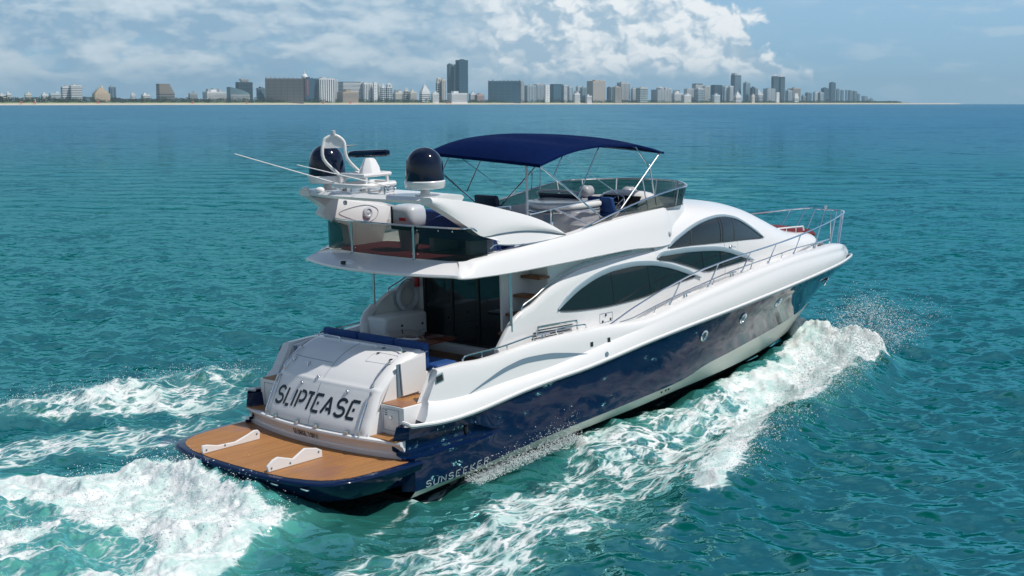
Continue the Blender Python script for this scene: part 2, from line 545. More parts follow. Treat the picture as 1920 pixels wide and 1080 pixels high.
def side_ring(x, s):
    """navy topside of one station from the rub rail to the boot stripe, s = -1 starboard"""
    zr, zb, yh, yb = ZR(x), ZB(x), YH(x), YB(x)
    e = sm(1.0 - (x - 1.5) / 0.9) if x > 1.5 else 1.0
    p = 1.0 + 0.75 * sm((x - 9) / 8.0)
    zs = 0.5 * (zr + zb) + (0.87 - 0.5 * (zr + zb)) * e
    zz = list(np.linspace(zr, zs + 0.30 * e + 0.02, 5)) + [zs + 0.27 * e + 0.015, zs + 0.08 * e + 0.01, zs + 0.06 * e + 0.008, zs + 0.01, zs - 0.02] + list(np.linspace(zs - 0.06, zb, 6))
    ring = []
    if x > 12.0:                                       # forward: every waterline runs out on the raked stem
        u = min(1.0, (x - 12.0) / (18.75 - 12.0))
        for i in range(len(zz)):
            t = 1.0 - i / (len(zz) - 1)
            xr, xbt = 12.0 + u * 8.72, 12.0 + u * 6.8
            z0, z1 = ZB(xbt), ZR(xr)
            xe = 12.0 + u * (stemx(z0 + (z1 - z0) * t) - 12.0)
            y0, y1 = YB(xbt), YH(xr)
            pf = 1.0 + 0.75 * sm((xr - 9) / 8.0)
            ring.append((xe, s * max(0.0, y0 + (y1 - y0) * t ** pf) if u < 1 else 0.0, z0 + (z1 - z0) * t))
        return ring
    for i, z in enumerate(zz):
        t = max(0.0, min(1.0, (z - zb) / (zr - zb)))
        y = yb + (yh - yb) * (t ** p)
        if i < 5:
            y += -0.05 * e * (i / 4)
        elif i < 7:
            y += -0.14 * e
        elif i < 9:
            y += -0.06 * e
        else:
            y += 0.075 * e * (1 - (i - 9) / 7)
        xx = x
        if False:                                   # close on the raked stem
            k = sm((x - 16.5) / 2.3)
            xx = x + k * (stemx(z) - 18.75)
            y = y * (1 - k) + (YH(min(20.72, xx)) * (t ** p) * 0.92) * k if x < 18.74 else 0.0
        ring.append((xx, s * max(0.0, y), z))
    return ring


mb = MB()
for s in (-1, 1):
    rings = [side_ring(x, s) for x in XS]
    aft = [(x - 0.16 - (0.25 if 5 > i else 0.0) * (1.43 - z), y - s * (0.20 + (0.03 if 5 <= i < 7 else 0)), z) for i, (x, y, z) in enumerate(rings[0])]
    inn = [(x + 0.9, s * 1.9, z) for x, y, z in aft]
    mb.loft([inn, aft] + rings)
hull = mb.build('hull', M['navy'], Y, smooth=30)

mb = MB()
for s in (-1, 1):
    rings = []
    for x in XS:
        k = sm((x - 15.5) / 3.2)
        yb, zb, yc, zc = YB(x), ZB(x), YC(x), ZC(x)
        xx = x + k * 0.0
        if x > 18.74:
            rings.append([(18.8, 0, 0.93), (18.8, 0, 0.93), (18.8, 0, 0.93)])
        else:
            rings.append([(xx, s * yb, zb), (xx, s * (0.62 * yb + 0.38 * yc) , zb + 0.42 * (zc - zb)), (xx, s * yc, zc)])
    mb.loft(rings)
mb.build('boot_stripe', M['boot'], Y, smooth=60)

mb = MB()
for s in (-1, 1):
    rings = []
    for x in XS:
        yc, zc = YC(x), ZC(x)
        zk = float(np.interp(x, [0, 8, 13, 16, 17.5, 17.9], [-0.75, -0.75, -0.6, -0.25, 0.15, 0.38]))
        yk = 0.0
        if x > 17.9:
            rings.append([(x, 0, zc), (x, 0, zc - 0.01)])
        else:
            rings.append([(x, s * yc, zc), (x, s * yk, zk)])
    mb.loft(rings)
mb.add([(-0.05, -2.42, 0.02), (-0.05, 2.42, 0.02), (-0.05, 0, -0.75)], [(0, 1, 2)])
mb.build('bottom', M['bottom'], Y, smooth=60)

# rub rail: white moulding, steel strip, thin dark seam
for nm, dz, dy, r, mt in (('rub_rail', 0.030, 0.012, 0.034, 'white'), ('rail_strip', -0.012, 0.026, 0.012, 'rubsteel')):
    mb = MB()
    xs = [0.0, 0.3, 0.6, 1, 1.5, 2, 3, 4, 5, 6, 7, 8, 9, 10, 11, 12, 13, 14, 15, 16, 17, 17.8, 18.6, 19.2, 19.7, 20.1, 20.4, 20.6, 20.70]
    pts = [(x, -(YH(x) + dy), ZR(x) + dz) for x in xs]
    pts = [(-0.02, -2.27, 1.46 + dz), (-0.02, -2.42, 1.45 + dz)] + pts + [(20.74 + dy, 0, ZR(20.72) + dz)]
    pts = pts + [(x, -y, z) for x, y, z in reversed(pts[:-1])]
    mb.tube(pts, r, 7, smooth=3)
    mb.build(nm, M[mt], Y)

# ---- white bulwark and coaming
XT = sorted(set([0.30, 0.5, 0.75, 1.0, 1.3, 1.6, 2.0, 2.4] + [2.8 + 0.4 * i for i in range(39)] + [18.35, 18.7, 19.0, 19.3, 19.55, 19.8, 20.0, 20.2, 20.32, 20.42]))


def bul_ring(x, s, inner=True):
    yh, zr, yd, zd, zk = YH(x * 20.72 / 20.45 if x > 18 else x), ZR(x), YD(x), ZD(x), ZK(x)
    kn = sm(1 - (x - 5.0) / 3.5)                       # the knuckle fades out forward
    yk = yh - 0.05 - 0.03 * kn
    fw = sm((x - 6) / 5.0)
    bow = sm((x - 17.0) / 3.0)
    pts = [(yh + 0.012, zr + 0.05), (yh + 0.03 * fw, zr + 0.05 + 0.35 * (zk - zr))]
    pts += [(yk + 0.02 * (1 - kn), zk - 0.02), (yk - 0.045 * kn, zk + 0.015)]
    n = 7
    for i in range(1, n):
        a = i / n
        # from knuckle to deck edge, full shoulder
        y = (yk - 0.045 * kn) + (yd + 0.05 - yk + 0.045 * kn) * (a ** 1.7)
        z = zk + 0.015 + (zd - zk - 0.015) * math.sin(a * math.pi / 2) ** (0.85)
        pts.append((y, z))
    pts += [(yd, zd + 0.012), (yd - 0.10, zd + 0.004), (max(0, yd - 0.15), zd - 0.05), (max(0, yd - 0.155), zd - 0.17 if x > 5.6 else 1.15)]
    sl = sm(1 - (x - 0.3) / 2.0) * 0.62
    nose = bow * 0.06
    return [(x + sl * (z - 1.43) + nose * (zd - z) / (zd - zr + 0.01), s * max(0.0, y), z) for y, z in pts]


mb = MB()
for s in (-1, 1):
    rings = [bul_ring(x, s) for x in XT]
    mb.loft(rings)
    r0 = rings[0]
    inner = [(p[0] + 0.10, s * 2.12, p[2]) for p in r0]
    mb.loft([inner, r0])
bulwark = mb.build('bulwark', M['white'], Y, smooth=34)


def bul_y(x, z):
    """outer half breadth of the bulwark at (x, z)"""
    sl = sm(1 - (x - 0.3) / 2.0) * 0.62 * (z - 1.43)
    r = bul_ring(max(0.3, x - sl), 1)[:11]
    zs = [p[2] for p in r]
    ys = [p[1] for p in r]
    return float(np.interp(z, zs, ys))


def on_bulwark(pts, name, m, parent, lift=0.006, s=-1, cols=6):
    """thin panel lying on the bulwark; pts = list of (x, zlow, zhigh)"""
    b = MB()
    rings = []
    for x, z0, z1 in pts:
        rings.append([(x, s * (bul_y(x, z) + lift), z) for z in np.linspace(z0, z1, cols)])
    b.loft(rings)
    return b.build(name, m, parent, smooth=60)


# crescent in the quarter: the shade of a recess put into grey-blue colour
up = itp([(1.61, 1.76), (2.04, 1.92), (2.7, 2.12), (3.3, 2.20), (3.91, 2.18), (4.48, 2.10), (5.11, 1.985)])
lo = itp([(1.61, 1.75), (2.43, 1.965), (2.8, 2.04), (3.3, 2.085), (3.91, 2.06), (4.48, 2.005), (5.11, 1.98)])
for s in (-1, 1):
    on_bulwark([(x, min(lo(x), up(x) - 0.002), up(x)) for x in np.linspace(1.62, 5.1, 34)], 'shade_crescent', M['greyblue'], Y, s=s)
for s in (-1, 1):
    for (px, pz, r) in ((5.30, 2.15, 0.045), (5.86, 2.16, 0.045)):
        on_bulwark([(px - r, pz - r * 1.1, pz + r * 1.1), (px + r, pz - r * 1.1, pz + r * 1.1)], 'fender_socket', M['seal'], Y, s=s)
    b = MB()
    yy = bul_y(5.64, 1.89)
    b.lathe([(0.0, 0.012), (0.055, 0.012), (0.06, 0.0)], (0, 0, 0), 16, 'y')
    o = b.build('fuel_cap', M['greyblue'], Y)
    o.location = (5.64, s * (yy + 0.002), 1.89)
    if s < 0:
        o.rotation_euler = (math.pi, 0, 0)
    # black fairlead on the quarter
    fl = on_bulwark([(0.76 + 0.02 * k, 2.10 + 0.004 * k, 2.26 + 0.004 * k) for k in range(12)], 'fairlead', M['rubsteel'], Y, lift=0.008, s=s)
    op = on_bulwark([(0.79 + 0.02 * k, 2.125 + 0.004 * k, 2.235 + 0.004 * k) for k in range(9)], 'opening', M['seal'], fl, lift=0.014, s=s)

# deck sheet between the bulwarks, forward of the cockpit
mb = MB()
rings = []
for x in [5.0 + 0.5 * i for i in range(27)] + [18.4, 18.8, 19.2, 19.6, 20.0, 20.3]:
    w_ = max(0.0, YD(x) - 0.15)
    z = ZD(x) - 0.13
    rings.append([(x, -w_, z), (x, -w_ * 0.5, z + 0.02), (x, 0, z + 0.03), (x, w_ * 0.5, z + 0.02), (x, w_, z)])
mb.loft(rings)
mb.build('deck', M['white_matt'], Y)

# ---- portholes
for s in (-1, 1):
    for px, pz, sz in ((9.43, 1.68, 0.8), (11.3, 1.80, 0.8), (13.5, 1.86, 0.78), (17.7, 1.76, 0.78)):
        zr, zb = ZR(px), ZB(px)
        def hy(x, z):
            t = (z - ZB(x)) / (ZR(x) - ZB(x))
            p = 1.0 + 0.75 * sm((x - 9) / 8.0)
            return YB(x) + (YH(x) - YB(x)) * t ** p
        y0 = hy(px, pz)
        if px > 16.5:
            y0 = side_y = None
            best = None
            for x in (16.6, 16.9, 17.2, 17.5, 17.8, 18.1, 18.4):
                for q in side_ring(x, 1):
                    dd = (q[0] - px) ** 2 + (q[2] - pz) ** 2
                    if best is None or dd < best[0]:
                        best = (dd, q)
            y0 = best[1][1]
            nx = Vector((0.62, 1.0, -0.55)).normalized()
        else:
            dx = (hy(px + 0.2, pz) - hy(px - 0.2, pz)) / 0.4
            dz = (hy(px, pz + 0.1) - hy(px, pz - 0.1)) / 0.2
            nx = Vector((-dx, 1.0, -dz)).normalized()
        nx = Vector((nx.x, nx.y * s, nx.z))
        q = nx.to_track_quat('Z', 'Y')
        b = MB()
        b.lathe([(0.115 * sz, 0.0), (0.185 * sz, 0.0), (0.185 * sz, 0.02), (0.165 * sz, 0.038), (0.13 * sz, 0.03), (0.115 * sz, -0.005)], (0, 0, 0), 28)
        o = b.build('porthole', M['steel'], Y)
        o.location = Vector((px, s * y0, pz)) + nx * 0.006
        o.rotation_mode = 'QUATERNION'
        o.rotation_quaternion = q
        b = MB()
        b.lathe([(0.0, 0.012), (0.12 * sz, 0.006), (0.12 * sz, 0.0)], (0, 0, 0), 28)
        b.build('pane', M['glass'], o)
# ------------------------------------------------------------------ deckhouse
YW = itp([(2.5, 2.10), (9, 2.12), (11, 2.06), (13, 1.86), (15, 1.58), (16.5, 1.32), (17.3, 1.10), (17.9, 0.72)])
ZT = itp([(2.5, 4.55), (8.5, 4.55), (9.5, 4.66), (10.5, 4.69), (11.5, 4.64), (12.5, 4.52), (13.5, 4.30), (14.2, 4.05), (14.9, 3.76), (15.5, 3.54), (16.1, 3.42), (17.0, 3.31), (17.5, 3.20), (17.9, 2.95)])
NE = itp([(2.5, 4.5), (10, 4.5), (12, 3.6), (14, 3.0), (16, 3.2), (17.9, 3.2)])


def wall_y(x, z):
    zd = ZD(x) - 0.15
    s = min(0.999, max(0.0, (z - zd) / (ZT(x) - zd)))
    n = NE(x)
    return YW(x) * (1 - s ** n) ** (1 / n)


mb = MB()
rings = []
for x in list(np.arange(8.3, 17.85, 0.2)) + [17.9, 17.98]:
    xx = min(x, 17.9)
    zd, zt, n, yw = ZD(xx) - 0.15, ZT(xx), NE(xx), YW(xx)
    if x > 17.9:
        zt, yw = zd + 0.02, 0.45
    half = []
    for k in range(19):
        a = math.pi / 2 * k / 18
        c, s_ = max(0.0, math.cos(a)), math.sin(a)
        half.append((x, yw * c ** (2 / n), zd + (zt - zd) * s_ ** (2 / n)))
    rings.append([(p[0], -p[1], p[2]) for p in half] + [half[k] for k in range(17, -1, -1)])
mb.loft(rings, cap0=True)
house = mb.build('deckhouse', M['white'], Y, smooth=50)

# side wings that sweep up to the flybridge, and the recessed inner walls
PT = itp([(2.85, 2.38), (2.99, 2.54), (3.16, 2.74), (3.40, 2.96), (3.67, 3.09), (3.95, 3.17), (4.22, 3.30), (4.54, 3.44), (5.0, 3.58), (5.47, 3.69), (6.11, 3.75), (6.75, 3.785), (7.44, 3.80), (8.07, 3.805), (8.9, 3.79), (9.6, 3.76)])
for s in (-1, 1):
    mb = MB()
    rings = []
    for x in list(np.linspace(2.86, 5.0, 26)) + list(np.linspace(5.15, 9.4, 26)):
        zt = PT(x)
        zs = np.linspace(2.05 if x < 5.6 else ZD(x) - 0.16, zt - 0.03, 9)
        o = [(x, s * (wall_y(x, z) if x > 5 else wall_y(5, z)), z) for z in zs]
        yo = abs(o[-1][1])
        th = 0.13
        o += [(x, s * (yo - 0.02), zt - 0.005), (x, s * (yo - 0.06), zt), (x, s * (yo - th), zt - 0.03)]
        o += [(x, s * (yo - th), z) for z in (zs[4], zs[0])]
        rings.append(o)
    mb.loft(rings, cap0=True)
    mb.build('side_wing', M['white'], Y, smooth=40)
    mb = MB()
    mb.box((4.66, s * 1.93 - 0.03, 2.3), (9.2, s * 1.93 + 0.03, 3.985))
    if s < 0:
        mb.box((4.62, min(s * 1.40, s * 1.95), 1.75), (4.68, max(s * 1.40, s * 1.95), 3.985))
    if s < 0:
        mb.box((3.75, s * 1.38 - 0.03, 1.75), (4.65, s * 1.38 + 0.03, 3.985))
    mb.build('inner_wall', M['white'], Y)

# steps from the cockpit to the flybridge, starboard
for k, (x, z) in enumerate(((4.55, 3.68), (4.30, 3.30), (4.05, 2.93), (3.80, 2.56))):
    mb = MB()
    mb.box((x - 0.22, -1.98, z - 0.06), (x + 0.10, -1.42, z))
    mb.build('stair_tread', M['wood'], Y, bevel=0.012)

# aft saloon doors
mb = MB()
mb.box((4.40, -1.36, 1.96), (4.45, 1.62, 3.985))
doors = mb.build('saloon_door', M['glass'], Y)
mb = MB()
for y in (1.60, 0.72, -0.10, -1.34):
    mb.box((4.375, y - 0.035, 1.95), (4.40, y + 0.035, 3.98))
mb.box((4.375, -1.36, 1.93), (4.40, 1.62, 1.99))
mb.build('frame', M['seal'], doors, bevel=0.006)
mb = MB()
mb.box((4.25, -1.42, 1.74), (4.47, 1.9, 1.945))
mb.build('door_sill', M['white_matt'], Y, bevel=0.015)
mb = MB()
mb.box((4.42, 1.62, 1.75), (4.47, 2.02, 3.985))
mb.build('bulkhead', M['white'], Y)

# ---- windows on the deckhouse sides
def window(name, up, lo, mull, s, trim=0.055, reach=0.10):
    xs = np.linspace(up[0][0], up[-1][0], 60)
    fu, fl = itp(up), itp(lo)
    b = MB()
    rings = []
    for x in xs:
        zu, zl = fu(x), min(fl(x), fu(x) - 0.002)
        rings.append([(x, s * (wall_y(x, z) + 0.012), z) for z in np.linspace(zl, zu, 10)])
    b.loft(rings)
    g = b.build(name, M['glass'], Y, smooth=80)
    # trim over the arch, standing a little proud
    b = MB()
    pts = [(x, s * (wall_y(x, fu(x) + 0.02) + 0.012), fu(x) + 0.02) for x in xs]
    d = (pts[-1][0] - pts[-2][0], pts[-1][1] - pts[-2][1], pts[-1][2] - pts[-2][2])
    L = math.sqrt(sum(c * c for c in d))
    pts.append(tuple(pts[-1][k] + d[k] / L * reach for k in range(3)))
    rings = []
    for i, (x, y, z) in enumerate(pts):
        k = min(1.0, 0.35 + i / 6.0, 0.25 + (len(pts) - 1 - i) / 6.0)
        h = trim * k
        rings.append([(x, y - s * 0.02, z - h * 0.55), (x, y + s * 0.022, z - h * 0.5), (x, y + s * 0.034, z), (x, y + s * 0.018, z + h), (x, y - s * 0.03, z + h)])
    b.loft(rings, closed=True, cap0=True, cap1=True)
    b.build('trim', M['trim'], g, smooth=40)
    for (x0, z0), (x1, z1) in mull:
        b = MB()
        q = [(x0 + (x1 - x0) * t, z0 + (z1 - z0) * t) for t in np.linspace(0, 1, 6)]
        b.tube([(x, s * (wall_y(x, z) + 0.012), z) for x, z in q], 0.012, 5)
        b.build('mullion', M['seal'], g)
    b = MB()
    b.tube([(x, s * (wall_y(x, fl(x)) + 0.012), fl(x)) for x in xs[1:-1]], 0.013, 5)
    b.build('seal', M['seal'], g)
    return g


for s in (-1, 1):
    window('saloon_window', [(4.74, 2.92), (5.02, 3.09), (5.41, 3.27), (5.73, 3.375), (6.04, 3.455), (6.36, 3.51), (6.69, 3.545), (7.33, 3.56), (7.99, 3.51), (8.66, 3.38), (9.35, 3.17), (9.85, 3.00)],
           [(4.74, 2.915), (5.24, 2.85), (5.69, 2.81), (6.15, 2.785), (6.63, 2.775), (7.21, 2.78), (7.77, 2.80), (8.43, 2.87), (9.35, 2.97), (9.85, 2.995)],
           [((6.58, 3.53), (6.66, 2.78)), ((7.91, 3.52), (8.03, 2.82))], s, 0.075, 0.22)
    window('galley_window', [(8.33, 3.60), (8.48, 3.655), (9.33, 3.645), (9.88, 3.615), (10.47, 3.56), (10.83, 3.52), (11.16, 3.46), (11.75, 3.305), (12.53, 3.075)],
           [(8.33, 3.59), (8.88, 3.49), (9.41, 3.34), (9.85, 3.21), (10.25, 3.08), (10.5, 3.055), (11.19, 3.075), (12.1, 3.085), (12.53, 3.07)],
           [((10.1, 3.58), (10.2, 3.10)), ((10.95, 3.48), (11.0, 3.08))], s, 0.075, 0.2)
    window('wheelhouse_window', [(8.80, 3.80), (9.15, 3.94), (9.52, 4.055), (9.90, 4.15), (10.30, 4.22), (10.78, 4.262), (11.12, 4.27), (11.51, 4.25), (11.84, 4.20), (12.17, 4.12), (12.44, 4.01), (12.73, 3.87), (13.05, 3.70), (13.37, 3.54)],
           [(8.80, 3.798), (9.25, 3.79), (9.72, 3.775), (10.37, 3.74), (11.03, 3.70), (12.10, 3.63), (13.37, 3.53)],
           [((11.20, 4.26), (11.00, 3.71)), ((11.33, 4.25), (11.12, 3.70)), ((11.95, 4.17), (11.69, 3.66)), ((9.82, 4.13), (9.67, 3.78))], s, 0.05, 0.06)
    # side door seam, handle, hatch, louvre slits
    b = MB()
    for (x0, z0, x1, z1) in ((11.19, 3.66, 11.22, 3.50), (11.88, 3.62, 11.86, 3.28), (11.20, 3.04, 11.20, 2.80), (11.87, 3.03, 11.87, 2.78)):
        b.tube([(x0, s * (wall_y(x0, z0) + 0.001), z0), (x1, s * (wall_y(x1, z1) + 0.001), z1)], 0.006, 4)
    sd = b.build('side_door_seam', M['lightgrey'], Y)
    b = MB()
    yy = wall_y(11.52, 3.53)
    b.ball((11.48, s * (yy + 0.03), 3.53), (0.075, 0.03, 0.035), 6)
    b.tube([(11.46, s * (yy + 0.05), 3.53), (11.64, s * (yy + 0.055), 3.50)], 0.016, 6)
    b.build('door_handle', M['steel'], Y)
    b = MB()
    yy = wall_y(8.93, 4.12)
    b.ball((8.93, s * (yy + 0.05), 4.12), (0.05, 0.06, 0.085), 6)
    b.build('side_light', M['lightgrey'], Y)
    b = MB()
    q = [(6.15, 2.63), (6.60, 2.62), (6.60, 2.43), (6.15, 2.42)]
    b.tube([(x, s * (wall_y(x, z) + 0.002), z) for x, z in q], 0.006, 4, closed=True)
    ih = b.build('inspection_hatch', M['greyblue'], Y)
    for x, z in ((6.36, 2.585), (6.25, 2.45), (6.53, 2.47)):
        b = MB()
        b.ball((x, s * (wall_y(x, z) + 0.008), z), (0.028, 0.015, 0.03), 5)
        b.build('catch', M['seal'], ih)
    b = MB()
    for x0, x1, z0, z1 in ((4.06, 5.20, 2.66, 2.615), (4.02, 5.21, 2.60, 2.555), (3.96, 5.20, 2.545, 2.50), (3.92, 5.12, 2.49, 2.45), (3.88, 4.9, 2.44, 2.41)):
        b.tube([(x, s * (wall_y(5, z0) + 0.002), z0 + (z1 - z0) * (x - x0) / (x1 - x0)) for x in np.linspace(x0, x1, 8)], 0.011, 5)
    b.build('side_louvre', M['seal'], Y)

# ------------------------------------------------------------------ flybridge moulding
LIPY = itp([(1.5, 2.36), (1.75, 2.42), (3, 2.41), (4, 2.37), (6, 2.27), (8, 2.14), (8.8, 2.07), (9.7, 1.80)])
LIPZ = itp([(1.0, 4.05), (1.5, 4.03), (3, 3.98), (5.2, 3.965), (7, 3.96), (8.7, 3.87), (9.7, 3.93)])
COY = itp([(1.7, 2.12), (2.54, 2.17), (3.6, 2.11), (5.2, 2.02), (6.5, 1.94), (8, 1.83), (9.7, 1.70)])
COZ = itp([(1.6, 4.28), (2.54, 4.36), (3.6, 4.42), (5.2, 4.50), (6.5, 4.62), (8, 4.70), (9.7, 4.745)])
path = []          # (lip point, coaming point) from the bow centre line along starboard to the stern centre line
for (cx, cy), (lx, ly) in zip([(10.85, 0.0), (10.80, 0.5), (10.60, 1.0), (10.25, 1.42)], [(11.15, 0.0), (11.1, 0.6), (10.85, 1.2), (10.4, 1.62)]):
    path.append(((lx, -ly, 3.95), (cx, -cy, 4.76)))
for x in [9.7, 9.3, 8.9, 8.5, 8.0, 7.5, 7, 6.5, 6, 5.5, 5, 4.5, 4, 3.5, 3, 2.6, 2.2]:
    path.append(((x, -LIPY(x), LIPZ(x)), (x, -COY(x), COZ(x))))
path.append(((1.85, -2.42, 4.015), (1.98, -2.14, 4.30)))
path.append(((1.58, -2.36, 4.03), (1.86, -2.02, 4.29)))
for y in (2.2, 1.9, 1.5, 1.0, 0.5, 0.0):
    path.append(((1.03 + 0.10 * y * y, -y, 4.06 - 0.004 * y), (1.70 + 0.05 * y * y, -y * 0.92, 4.285)))
full = path + [((a[0], -a[1], a[2]), (b[0], -b[1], b[2])) for a, b in reversed(path[:-1])][:-1]
_f = cr([np.array((*a, *b)) for a, b in full], 3, closed=True)
full = [(p[:3], p[3:]) for p in _f]
mb = MB()
rings = []
for a, b in full:
    a, b = np.array(a), np.array(b)
    d = np.array([b[0] - a[0], b[1] - a[1]])
    L = max(0.05, np.linalg.norm(d))
    d = d / L                                           # inward
    ring = []
    inn = a.copy(); inn[:2] += d * 0.30; inn[2] += 0.015
    ring.append(inn)
    lip = a.copy(); lip[:2] += d * 0.03; lip[2] -= 0.012
    ring.append(lip)
    ring.append(a + np.array([0, 0, 0.012]))
    ring.append(a + np.array([d[0] * 0.012, d[1] * 0.012, 0.05]))
    side = 1.0 if abs(a[1]) > 2.0 and a[0] > 1.9 else 0.25
    for t in (0.25, 0.5, 0.75):
        p = a + (b - a) * t
        p[2] = a[2] + 0.05 + (b[2] - a[2] - 0.05) * (t + side * 0.35 * math.sin(math.pi * t))
        ring.append(p)
    ring.append(b)
    tp = b.copy(); tp[:2] += d * 0.03; tp[2] += 0.018
    ring.append(tp)
    ti = b.copy(); ti[:2] += d * 0.10; ti[2] += 0.012
    ring.append(ti)
    fl = b.copy(); fl[:2] += d * 0.12; fl[2] = 4.24
    ring.append(fl)
    rings.append(ring)
mb.loft(rings, wrap=True)
fly = mb.build('flybridge', M['white'], Y, smooth=40)
mb = MB()
rings = []
for x in [1.25, 1.6, 2.0, 3, 4, 5, 6, 7, 8, 9]:
    w_ = {1.25: 1.2, 1.6: 1.9}.get(x, LIPY(x) - 0.25)
    rings.append([(x, -w_, LIPZ(x) + 0.012), (x, 0, LIPZ(x) + 0.016), (x, w_, LIPZ(x) + 0.012)])
mb.loft(rings)
mb.build('cockpit_ceiling', M['white_matt'], Y)
mb = MB()
rings = []
for x in [1.75, 2.0, 2.5, 3, 4, 5, 6, 7, 8, 9, 9.6, 10.2, 10.6]:
    w_ = {1.75: 1.2, 10.2: 1.25, 10.6: 0.7}.get(x, COY(x) - 0.05)
    rings.append([(x, -w_, 4.27), (x, 0, 4.275), (x, w_, 4.27)])
mb.loft(rings)
mb.build('flybridge_floor', M['white_matt'], Y)

# maroon cover on the aft flybridge deck
mb = MB()
poly = [(1.80, 0.9), (1.95, 1.6), (2.3, 1.95), (3.4, 1.72), (3.6, 0.4), (3.3, -0.9), (2.9, -1.95), (2.3, -1.93), (2.0, -1.6), (1.82, -0.9), (1.78, 0)]
mb.prism([(x, y, 4.28) for x, y in poly], (0, 0, 0.035))
mb.build('deck_cover', M['maroon'], Y, bevel=0.012)

# smoked screen round the aft end, with rail and stanchions
gp = [(2.55, 2.16), (2.2, 2.13), (1.99, 2.05), (1.90, 1.80), (1.83, 1.3), (1.78, 0.7), (1.765, 0.0)]
gp = gp + [(x, -y) for x, y in reversed(gp[:-1])]
mb = MB()
rings = []
K = cr([(x, y, 0) for x, y in gp], 4)
for i, p in enumerate(K):
    u = i / (len(K) - 1)
    e = min(u, 1 - u)
    top = 4.95 - 0.24 * sm(1 - e / 0.10)
    base = 4.30 + 0.05 * sm(1 - e / 0.2)
    inn = np.array([0.012 if abs(p[1]) < 1.9 else 0.0, -0.012 * np.sign(p[1]) if abs(p[1]) > 1.9 else 0, 0])
    rings.append([p + (0, 0, base), p + (0, 0, top), p + inn + (0, 0, top), p + inn + (0, 0, base)])
mb.loft(rings, closed=True, cap0=True, cap1=True)
scr = mb.build('aft_screen', M['tint'], Y)
mb = MB()
mb.tube([tuple(r[1] + np.array((0, 0, 0.012))) for r in rings[3:-3]], 0.019, 7)
mb.build('top_rail', M['steel'], scr)
for y in (1.0, -0.88):
    mb = MB()
    mb.tube([(1.745, y, 4.29), (1.745, y, 4.955)], 0.024, 8)
    mb.lathe([(0.045, 0.0), (0.045, 0.015), (0.024, 0.02)], (1.745, y, 4.285), 12)
    mb.build('stanchion', M['rubsteel'], scr)
mb = MB()
for y in (1.8, 1.5, 1.06, 0.94, 0.4, -0.2, -0.82, -0.95, -1.5, -1.85):
    for z in ((4.90,) if abs(y) not in (1.06, 0.94, 0.82, 0.95) else (4.88, 4.40)):
        xx = 1.765 + 0.04 * y * y
        mb.ball((xx - 0.012, y, z), 0.017, 5)
mb.build('stud', M['steel'], scr)

# stern camera pod on the overhang
mb = MB()
mb.ball((1.30, 0.62, 4.165), (0.14, 0.22, 0.085), 10)
pod = mb.build('camera_pod', M['white'], Y, smooth=60)
mb = MB()
mb.box((1.13, 0.56, 4.145), (1.20, 0.68, 4.215))
mb.build('lens', M['black'], pod, bevel=0.01)

